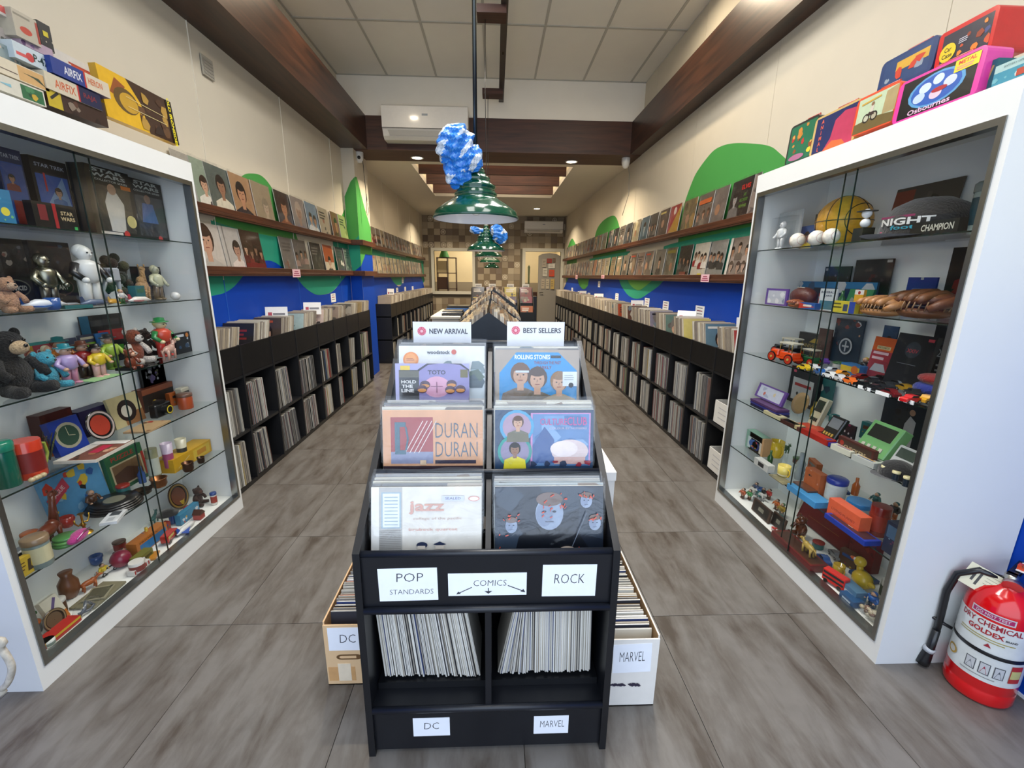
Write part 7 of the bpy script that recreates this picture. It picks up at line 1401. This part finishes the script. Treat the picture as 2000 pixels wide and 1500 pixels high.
sl = S('R', 0, 1616, 1650, .02); r_ = sl.root('toy_bus', label_of(sl, 'red double decker toy bus'), 'toy car', .3); MB().box(-.05, -.018, .008, .05, .018, .065, '#c9261f', ch=.003).build('body', enamel, r_)
MB().box(-.045, -.0185, .024, .045, .0185, .034, '#23262a').box(-.045, -.0185, .045, .045, .0185, .056, '#23262a').build('windows', plastic, r_)
for x in (-.03, .03):
    for q in (-1, 1): MB().at((x, q*.016, .01)).lathe([(.01, -.003), (.01, .003)], 12, '#161616', axis='y').build('wheel', plastic, r_)
for q, (u0, u1, d, h) in enumerate(((1650, 1684, .1, .05), (1652, 1680, .0, .028))): BX('R', 0, u0, u1, d, h, .05, ['#5a86a8', '#2c5a8a'][q], art(('rect', .2, .3, .8, .6, '#c9d6e0')), 'tin_box', ['grey blue small tin behind the bus', 'dark blue small tin at the front'][q], 'tin')
sl = S('R', 0, 1692, 1720, .2); person_toy(sl, label_of(sl, 'blue bird like figurine in the near corner'), .07, '#1f5fae', '#2c4a6a', hair='#1f5fae', wide=1.5)
cyl(S('R', 0, 1724, 1752, .55), label_of(S('R', 0, 1724, 1752, .55), 'white mug with a dark round mark'), .034, .09, '#dfe0da', 'mug', 'mug', band='#4a5a4a', handle='#dfe0da')
cyl(S('R', 0, 1738, 1768, .85, ), label_of(S('R', 0, 1738, 1768, .85), 'brown stone pot behind the mug'), .04, .15, '#6a6048', 'stone_pot', 'pot')
sl = S('R', 0, 1684, 1716, .0); r_ = sl.root('shell_bag', label_of(sl, 'bag of shells in the near front corner'), 'bag'); b = MB()
for q in range(16): b.ball(rnd.uniform(-.035, .035), rnd.uniform(-.02, .02), .012+rnd.uniform(0, .03), .012, .01, .009, pick('#b8a88a', '#8a6a5a', '#c9c0a8', '#6a5648'), 8, 5)
tag(b.build('shells', plastic, r_), kind='stuff'); MB().ball(0, 0, .028, .05, .03, .03, '#ffffff').build('clear_bag', film, r_)

# further small items between the larger ones on the crowded lower shelves
CN = [('red', '#9a2a22'), ('blue', '#2a4f8a'), ('green', '#3a6a3c'), ('yellow', '#b8982c'), ('white', '#c9c8c2'), ('brown', '#5a3a26'), ('black', '#1a1a1c'), ('grey', '#76787a'), ('orange', '#b8602a'), ('teal', '#2c6a6a')]
KN = ['figurine', 'round tin', 'carton', 'toy car', 'glass bottle', 'animal figurine', 'small book', 'cup']
def clutter(side, lev, us, d0):
    cs = CN*2; rnd.shuffle(cs); ks = KN*3; rnd.shuffle(ks)
    for i, u in enumerate(us):
        (cn, c), kd = cs[i], ks[i]; d = d0+rnd.uniform(-.08, .08); sl = Slot(side, lev, u-13, u+13, d)
        lb = label_of(sl, f'small {cn} {kd}, {ordn(i)} from the far end'); yw = rnd.uniform(-.5, .5)
        if kd == 'figurine': person_toy(sl, lb, rnd.uniform(.06, .10), c, rnd.choice(CN)[1], wide=1.3, hair=rnd.choice(CN)[1])
        elif kd == 'round tin': cyl(sl, lb, .026, rnd.uniform(.03, .07), c, lid=rnd.choice(CN)[1])
        elif kd == 'carton': BX(side, lev, u-13, u+13, d, rnd.uniform(.05, .09), .03, c, art(('noise', 5, [q[1] for q in CN]), ('rect', .15, .6, .85, .8, rnd.choice(CN)[1])), 'small_carton', 'x', yaw=yw)['label'] = lb
        elif kd == 'toy car': toycar((sl.x, sl.y, sl.z), sl.rz+PI/2*0+yw, c, lb, .08)
        elif kd == 'glass bottle': cyl(sl, lb, .016, .09, c, 'glass_bottle', 'bottle', mat=enamel, prof=[(.016, 0), (.017, .05), (.007, .068), (.007, .09), (.001, .09)])
        elif kd == 'animal figurine': fourleg(sl, lb, .08, c, neck=rnd.uniform(.1, .5), yaw=yw)
        elif kd == 'small book': flat(sl, lb, .09, .07, .014, c, art(('rect', .1, .1, .9, .9, rnd.choice(CN)[1]), ('noise', 3, [q[1] for q in CN], .2, .2, .8, .8)), 'small_book', 'book', yw)
        else: cyl(sl, lb, .022, .045, c, 'cup', 'cup', mat=enamel, handle=c, prof=[(.016, 0), (.023, .01), (.024, .045), (.021, .045), (.015, .006), (.001, .006)])
clutter('L', 0, [366, 336, 312, 288, 264, 240, 205, 172, 112, 60], .5)
clutter('L', 0, [350, 300, 232, 186, 40], .85)
clutter('L', 1, [408, 330, 276, 240, 180, 128, 60, 34], .55)
clutter('L', 2, [352, 305, 200, 96, 60], .6)
clutter('L', 4, [268, 236, 140, 100], .12)
clutter('R', 0, [1446, 1470, 1492, 1528, 1600, 1634, 1660, 1690], .5)
clutter('R', 0, [1480, 1520, 1612, 1640], .25)
clutter('R', 1, [1536, 1560, 1592, 1640, 1672, 1712, 1748], .75)
clutter('R', 2, [1556, 1590, 1630, 1700, 1742, 1800], .7)
clutter('R', 3, [1640, 1662, 1688, 1752, 1784], .6)
clutter('R', 4, [1612, 1644, 1690, 1724], .5)

# ================================================================ ON TOP OF THE CABINETS
def top_box(side, u0, u1, vt, vb, x, t_, c, art_, name, desc, cat='box', lean=0, minz=2.012, mat=None, rnd_=0, wide=None):
    """front face between columns u0..u1, rows vt..vb taken at its middle column"""
    s = 1 if side == 'L' else -1; uc = (u0+u1)/2; zt = on(uc, vt, x=x).z; zb = max(minz, on(uc, vb, x=x).z); ya, yb = sorted((y_at(u0, x, (zt+zb)/2), y_at(u1, x, (zt+zb)/2))); w_ = yb-ya if wide is None else wide
    r_ = thing(name, desc, cat, (x, (ya+yb)/2, zb), s*PI/2); h = zt-zb
    b = MB()
    if rnd_:
        k = rnd_; pts = []
        for cx, cz, a0 in ((w_/2-k, h-k, 0), (-w_/2+k, h-k, PI/2), (-w_/2+k, k, PI), (w_/2-k, k, 1.5*PI)): pts += [(cx+k*math.cos(a0+q*PI/8), cz+k*math.sin(a0+q*PI/8)) for q in range(5)]
        b.prism(pts, 0, t_, 'y', c)
    else: b.box(-w_/2, 0, 0, w_/2, t_, h, c)
    if art_: b.art(art_(w_/h), lambda q, y, e: ((q-.5)*w_*(.93 if rnd_ else 1), -e, h*.5+(y-.5)*h*(.93 if rnd_ else 1)))
    b.build('case' if rnd_ else 'carton', mat or card, r_)
    r_.rotation_euler = Euler((lean, 0, s*PI/2)); return r_, w_, h
T_ = top_box
top_box('L', 201, 343, 165, 252, -1.66, .03, '#c99a1c', art(('rect', 0, 0, 1, 1, '#d2a41e'), ('poly', [(.55, 0), (.5, .6), (.35, 1), (1, 1), (1, 0)], '#3a2418'), ('poly', [(.1, .55), (.2, .9), (.32, .8), (.22, .5)], '#8a4a22'), ('ell', .3, .5, .16, '#5a4420', .26), ('ell', .33, .48, .12, '#b8902c', .2), ('noise', 14, ['#4a3020', '#5d4028', '#a8843a', '#2a1a14'], .45, .05, .9, .95, .1), ('line', .3, .6, .85, .55, .012, '#d8c890'), ('line', .3, .4, .85, .38, .012, '#d8c890'), ('rect', .91, 0, 1, 1, '#1c1612'), tx('OLD IRONSIDES', .955, .5, .09, '#e8d820', w=.52, bold=.03, rot=-PI/2)), 'model_kit_box', 'large yellow and brown kit box with vertical yellow lettering', rnd_=0, mat=gloss, lean=-.06)
kits = [(90, 208, 178, 226, -1.63, .10, '#3a241c', art(('rect', 0, 0, .22, 1, '#c9b02c'), ('line', .05, .3, .18, .6, .1, '#2a2a2a'), ('noise', 8, ['#5a3a2c', '#2a1a16', '#8a7a6a'], .25, 0, 1, 1, .08)), 'flat brown and yellow kit box resting on the left cabinet'),
 (88, 198, 163, 193, -1.625, .10, '#d8cdb4', art(('rect', .58, 0, 1, 1, '#1a2048'), ('rect', .55, 0, .58, 1, '#c0302c'), tx('AIRFIX', .33, .5, .5, '#d8663a', w=.36, bold=.01), tx('RAJA', .78, .5, .4, '#8a2c34', w=.25, bold=.02)), 'beige and navy kit box lettered in orange'),
 (100, 214, 137, 166, -1.62, .10, '#1f3a8a', art(('poly', [(.56, 0), (.53, 1), (1, 1), (1, 0)], '#ddd0b8'), ('rect', .53, 0, .56, 1, '#c0302c'), tx('AIRFIX', .34, .5, .5, '#e8e8ee', w=.3, bold=.02), tx('HERON', .73, .55, .42, '#d8764a', w=.26, bold=.02)), 'royal blue and beige kit box lettered in white'),
 (106, 200, 118, 170, -1.75, .08, '#e2dcd2', art(('rect', .35, .35, .8, .72, '#d8562c'), ('poly', [(.1, .4), (.12, .55), (.35, .6), (.35, .38)], '#8a8a86'), ('rect', .3, .72, .82, .78, '#b8402a'), ('ell', .18, .32, .07, '#7a6a8a'), ('ell', .34, .3, .09, '#7a6a8a'), ('ell', .75, .3, .09, '#7a6a8a'), ('ell', .18, .32, .04, '#d8a0a0'), ('ell', .34, .3, .05, '#d8a0a0'), ('ell', .75, .3, .05, '#d8a0a0')), 'white kit box with an orange vintage van'),
 (-10, 88, 160, 190, -1.62, .1, '#dcd8c8', art(('rect', .5, .05, .97, .9, '#2c6a44'), ('noise', 4, ['#4a8a5a', '#c9a83a', '#1f4a34'], .5, .1, .97, .9, .1), ('poly', [(.05, .5), (.3, .6), (.3, .4)], '#8ac0d0')), 'white kit box with a green picture resting on the left cabinet'),
 (-14, 96, 128, 158, -1.63, .1, '#e0d4ba', art(('rect', .42, .05, .98, .95, '#d8ac70'), ('poly', [(.5, .6), (.7, .5), (.92, .2), (.8, .6)], '#3a4a38'), ('line', .05, .35, .4, .32, .06, '#6a5a50')), 'cream kit box with a dark green aeroplane'),
 (26, 106, 98, 128, -1.64, .1, '#c9d6dc', art(('rect', .05, .25, .3, .45, '#d85a5a'), ('ell', .38, .4, .1, '#c94040'), tx('P-47D', .72, .5, .5, '#26423c', w=.5, bold=.02)), 'pale blue kit box lettered P-47D'),
 (40, 104, 82, 100, -1.67, .1, '#b8a0b0', art(('noise', 5, ['#5a3a6a', '#8a6a9a', '#3a2a3a'])), 'lavender kit box under the white one'),
 (-20, 38, 88, 118, -1.66, .1, '#8fa0a0', art(('noise', 8, ['#8a5a4a', '#6a7a7a', '#c9b8a8'])), 'grey kit box at the near end of the left cabinet'),
 (26, 76, 30, 78, -1.66, .09, '#bcb3a0', art(('rect', .05, .8, .7, .88, '#8a8474'), ('ell', .45, .35, .24, '#c0402c', .14), ('rect', .9, .1, 1, .9, '#a83a2c')), 'beige square box with a red carousel picture'),
 (77, 102, 48, 96, -1.72, .05, '#22262c', art(('noise', 6, ['#8a7a3a', '#c9c0a8', '#4a5a3a']), ('rect', .3, .5, .7, .7, '#d8c82c')), 'dark narrow tin standing behind the beige box'),
 (-24, 36, 55, 84, -1.70, .1, '#c2b8b0', art(('noise', 7, ['#8a4a4a', '#6a6a62', '#d8d0c4'])), 'pinkish kit box in the near left stack'),
 (-30, 19, 6, 24, -1.68, .1, '#d8d0c8', art(('rect', .2, .3, 1, 1, '#d8605a')), 'red and white box topmost in the near left corner')]
for u0, u1, vt, vb, x, t_, c, a_, ds in kits: top_box('L', u0, u1, vt, vb, x, t_, c, a_, 'model_kit_box', ds)
def lunch(u0, u1, vt, vb, x, c, a_, desc, t_=.085, handle=True, latch=True, hc='#b0281f', k=.02):
    r_, w_, h = top_box('R', u0, u1, vt, vb, x, t_, c, a_, 'lunch_box', desc, 'lunch box', lean=-.05, mat=gloss, rnd_=k)
    if handle: MB().tube([(-w_*.22, t_/2, h), (-w_*.2, t_/2, h+.022), (w_*.2, t_/2, h+.022), (w_*.22, t_/2, h)], .005, 8, hc).build('handle', plastic, r_)
    if latch: MB().box(w_*.3, t_*.3, h-.012, w_*.36, t_*.7, h+.004, '#c9c0a0').build('latch', metal, r_)
    return r_
lunch(1537, 1592, 238, 314, 1.56, '#2c2a28', art(('rect', .02, .02, .98, .98, '#1f6a4a'), ('noise', 14, ['#c9863a', '#d8a050', '#8a4a2a', '#b8302c', '#e0c83a'], .1, .1, .95, .95, .14), ('ell', .4, .12, .3, '#a86a8a', .08)), 'green lunch box with orange and yellow shapes, farthest along the right cabinet')
lunch(1585, 1674, 214, 290, 1.52, '#c9a86a', art(('rect', .02, .02, .98, .98, '#1f2a5a'), ('poly', [(.3, 0), (.45, .3), (.5, .75), (.7, .9), (.98, .85), (.98, 0)], '#b83a5a'), ('poly', [(.3, 0), (.5, .22), (.75, .15), (.85, 0)], '#d8683a'), *[tx(ch, .18, .86-.15*q, .11, '#d8604a', bold=.03) for q, ch in enumerate('ANIMAL')]), 'dark blue lunch box with vertical red lettering')
lunch(1667, 1752, 178, 250, 1.50, '#d8502c', art(('rect', .03, .03, .97, .97, '#b9c9a8'), ('poly', [(0, 0), (0, .28), (.5, .34), (1, .25), (1, 0)], '#6a5a34'), ('poly', [(.7, .3), (.72, .9), (1, .97), (1, .3)], '#a8956a'), ('ell', .3, .36, .09, '#2a2420'), ('ell', .3, .36, .06, '#b9b8a0'), ('ell', .5, .36, .09, '#2a2420'), ('ell', .5, .36, .06, '#b0a890'), ('poly', [(.3, .42), (.36, .52), (.48, .5), (.5, .4)], '#3a2c28'), ('poly', [(.38, .5), (.38, .66), (.46, .68), (.46, .5)], '#c9c0b0'), ('ell', .42, .72, .04, '#8a6a52'), ('line', .12, .8, .6, .86, .05, '#c9a040')), 'orange rimmed lunch box with a motorcycle picture')
lunch(1748, 1917, 128, 218, 1.49, '#d83a98', art(('rect', .03, .03, .97, .97, '#0f1014'), ('ell', .5, .52, .36, '#5a9ac9', .40), ('ell', .5, .52, .32, '#2c5aae', .35), ('ell', .36, .62, .08, '#c9d8e8', .12), ('ell', .52, .72, .07, '#c9d8e8', .12), ('ell', .3, .42, .08, '#b9cce6', .12), ('ell', .52, .38, .08, '#d8c0d0', .12), ('ell', .68, .56, .08, '#c9d0e8', .12), ('ell', .56, .46, .1, '#a82c34', .06), tx('Osbournes', .46, .12, .13, '#e0b8d0', w=.55, bold=.02), ('rect', .70, .68, .98, .95, '#e0cc2c'), tx('METAL', .84, .87, .09, '#d8402c', w=.2, bold=.03), ('bars', .73, .77, .95, 2, .02, '#d86a8a', .05)), 'pink rimmed lunch box with a blue oval and yellow sticker')
lunch(1716, 1826, 98, 160, 1.63, '#1f3a6a', art(('rect', .05, .08, .95, .95, '#26426f'), ('rect', .3, .5, .92, .8, '#c9a03a'), ('noise', 6, ['#8a9aa8', '#c0402c', '#3a3a3a'], .1, .1, .9, .7, .12)), 'navy blue lunch box behind the motorcycle and pink ones', t_=.08)
r_, w_, h = top_box('R', 1829, 1945, 42, 118, 1.60, .13, '#c0191c', art(('rect', .06, .1, .97, .92, '#2a2c3c'), ('noise', 8, ['#c0502c', '#d8802c', '#3a4a7a', '#8a3a24'], .4, .1, .97, .85, .12), ('ell', .2, .42, .16, '#d8c42c', .24), tx('Car', .2, .5, .12, '#2a2a20', w=.14, bold=.02), tx('Case', .2, .34, .12, '#2a2a20', w=.2, bold=.02), ('bars', .4, .62, .62, 3, .02, '#c9ced6', .05)), 'car_case', 'large red carrying case with a yellow disc, topmost on the right cabinet', 'case', mat=gloss, rnd_=.015, minz=2.05)
MB().box(-w_*.3, .03, h, w_*.3, .1, h+.006, '#a81518').build('carry_bar', plastic, r_)
top_box('R', 1846, 1925, 118, 140, 1.66, .1, '#6a4a30', None, 'cardboard_box', 'plain brown carton hidden under the red case', minz=2.012)
top_box('R', 1914, 1945, 122, 172, 1.52, .06, '#1f6a7a', art(('poly', [(0, 0), (0, 1), (.5, .9), (.2, 0)], '#c9822c'), ('line', .5, .2, .75, .8, .08, '#c9a86a')), 'toy_box', 'teal and orange box beside the pink lunch box')
top_box('R', 1940, 2040, 112, 158, 1.50, .2, '#bfe0dc', art(('rect', 0, 0, 1, .65, '#4aa0b8'), ('noise', 8, ['#7ac0cc', '#dcecec'], 0, 0, 1, .6, .1), ('rect', .5, .2, 1, .5, '#c9503a'), tx('BATTERY OPERATED', .5, .84, .08, '#3a5a5a', w=.6)), 'toy_box', 'pale turquoise boat box at the near end of the right cabinet')

# ================================================================ FIRE EXTINGUISHER, METAL HANDLE
ex = thing('fire_extinguisher', 'red fire extinguisher with a black hose beside the right cabinet', 'fire extinguisher', (1.768, 1.226, 0), -1.1)
R_ = .092
MB().lathe([(.08, 0), (R_*.97, .004), (R_, .012), (R_, .052), (R_*.985, .056), (R_, .06), (R_, .33), (R_*.97, .36), (R_*.86, .39), (R_*.66, .415), (.036, .43), (.03, .44)], 40, '#cf1116').build('cylinder', enamel, ex)
MB().lathe([(R_*1.006, .095), (R_*1.006, .325)], 40, '#d5d8d4', cap=False).build('label_wrap', gloss, ex)
def strips(a, n=14):
    out = []
    for p, f, c in a.s:
        if len(f) == 1 and len(p) == 4 and abs(p[0][0]-p[1][0]) > .08:
            for i in range(n):
                q = lambda a_, b_, t_: (a_[0]+(b_[0]-a_[0])*t_, a_[1]+(b_[1]-a_[1])*t_)
                out.append(([q(p[0], p[1], i/n), q(p[0], p[1], (i+1)/n), q(p[3], p[2], (i+1)/n), q(p[3], p[2], i/n)], [(0, 1, 2, 3)], c))
            out.append(None)
        else: out.append((p, f, c)); out.append(None)
    return out
def wrapart(z0, z1, a0, a1, a, name):
    b = MB(); k = 1
    for sh in strips(a):
        if sh is None: k += 1; continue
        p, f, c = sh; b.add([((R_*1.01+k*.00015)*math.sin(a0+(a1-a0)*x), -(R_*1.01+k*.00015)*math.cos(a0+(a1-a0)*x), z0+(z1-z0)*y) for x, y in p], f, c)
    b.build(name, card, ex)
wrapart(.215, .36, -1.0, 1.0, Art(1.5).rect(.2, .82, .8, .99, '#e8e2e4').rect(.22, .85, .78, .96, '#c0286a').text('DO NOT TEST', .5, .905, .07, '#f0e0e8', w=.46, bold=.02).text('DRY CHEMICAL', .5, .66, .14, '#b02c3c', w=.88, bold=.02).text('GOLDEX', .47, .46, .13, '#c01f28', w=.5, bold=.03).text('BRAND', .82, .42, .05, '#3a3a3a', w=.16, bold=.02).bars(.1, .3, .9, 2, .02, '#b8a84a', .06).poly([(.5, .1), (.55, .2), (.6, .1)], '#b03040'), 'printed_title')
a = Art(2.2)
for q in range(3): a.rect(.34+.16*q, .25, .46+.16*q, .75, '#50545a').rect(.35+.16*q, .28, .45+.16*q, .72, '#d8dadc').poly([(.36+.16*q, .3), (.4+.16*q, .62), (.44+.16*q, .3)], ['#8a9098', '#b03048', '#6a7078'][q])
a.rect(.84, .2, 1, .95, '#c9322c').rect(.85, .4, .99, .75, '#e0d88a').ell(.12, .5, .09, '#c9a03a').ell(.12, .5, .06, '#e6e2d8').bars(.3, .12, .8, 1, .03, '#9a9a9a')
wrapart(.10, .19, -1.15, 1.25, a, 'printed_icons')
MB().lathe([(R_*1.02, .196), (R_*1.03, .199), (R_*1.03, .207), (R_*1.02, .21)], 40, '#17171a', cap=False).tube([(-.09, -.04, .20), (-.13, -.05, .21), (-.17, -.05, .215), (-.19, -.05, .20)], .006, 6, '#17171a').build('strap', plastic, ex)
MB().lathe([(.026, .43), (.026, .455), (.018, .46), (.018, .475), (.001, .48)], 20, '#b8b4a8').build('valve', metal, ex)
MB().at((.012, -.03, .455), (.5, 0, .2)).lathe([(.026, -.008), (.026, .004), (.022, .006), (.001, .006)], 24, '#c9a8a0', axis='y').build('gauge', metal, ex)
MB().box(-.012, -.01, .475, .012, .12, .483, '#1a1a1c').box(-.012, .0, .455, .012, .13, .462, '#1a1a1c').box(-.012, -.012, .455, .012, .004, .483, '#1a1a1c').build('lever', plastic, ex)
MB().at((.01, .05, .487)).box(-.01, -.03, 0, .01, .05, .002, '#e8e4e0').box(-.004, -.02, .002, .004, .04, .0025, '#b02c3a').build('inspection_strip', paper, ex)
MB().box(.0, .03, .488, .024, .052, .506, '#e0502c').tube([(.012, .03, .5), (.02, .03, .56), (.022, .03, .62)], .002, 5, '#d86a5a').build('safety_seal', plastic, ex)
MB().tube([(-.02, -.01, .452), (-.07, -.03, .458), (-.115, -.045, .42), (-.128, -.05, .34), (-.125, -.05, .24), (-.125, -.05, .16)], .011, 10, '#17181b').build('hose', plastic, ex)
MB().tube([(-.125, -.05, .17), (-.127, -.052, .09), (-.135, -.055, .03), (-.138, -.056, .012)], [.012, .013, .021, .022], 12, '#17181b').tube([(-.128, -.053, .088), (-.131, -.054, .073)], .0185, 12, '#c9ccd0').build('nozzle', plastic, ex)
a = Art(1.25).rect(0, 0, 1, 1, '#ddd8bc').rect(.18, .3, .24, .95, '#4a4a48').rect(.3, .2, .36, .95, '#4a4a48').ell(.9, .85, .05, '#5a5a50').bars(.45, .8, .85, 4, .025, '#a8a48c', .13).rect(.6, .1, .8, .2, '#c9706a')
MB().at((-.055, -.045, .385), (-.25, .25, .1)).panel(.115, .085, .0008, a, '#ddd8bc').build('paper_tag', paper, ex)
ctr = [on(-16, 1248, y=1.05), on(2, 1266, y=1.05), on(18, 1290, y=1.05), on(23, 1308, y=1.05), on(16, 1332, y=1.05), on(3, 1346, y=1.05), on(-14, 1356, y=1.05)]
hd = thing('bent_rail', 'rusty white bent metal rail at the lower left corner', 'rail', (0, 0, 0))
e0, e1 = ctr[0], ctr[-1]
xx = e0.x-.38
path = [(xx, 1.295, e0.z+.004), (xx, 1.12, e0.z+.004), (xx+.05, 1.05, e0.z+.004)]+[tuple(p) for p in ctr]+[(xx+.05, 1.05, e1.z-.004), (xx, 1.12, e1.z-.004), (xx, 1.295, e1.z-.004)]
MB().tube(smooth(path, 4), .0085, 12, '#b9b2a4').build('bent_tube', rust, hd)
for z in (e0.z+.004, e1.z-.004): MB().at((xx, 1.30, z)).lathe([(.022, -.006), (.022, 0)], 14, '#a09a8c', axis='y').build('foot_plate', rust, hd)
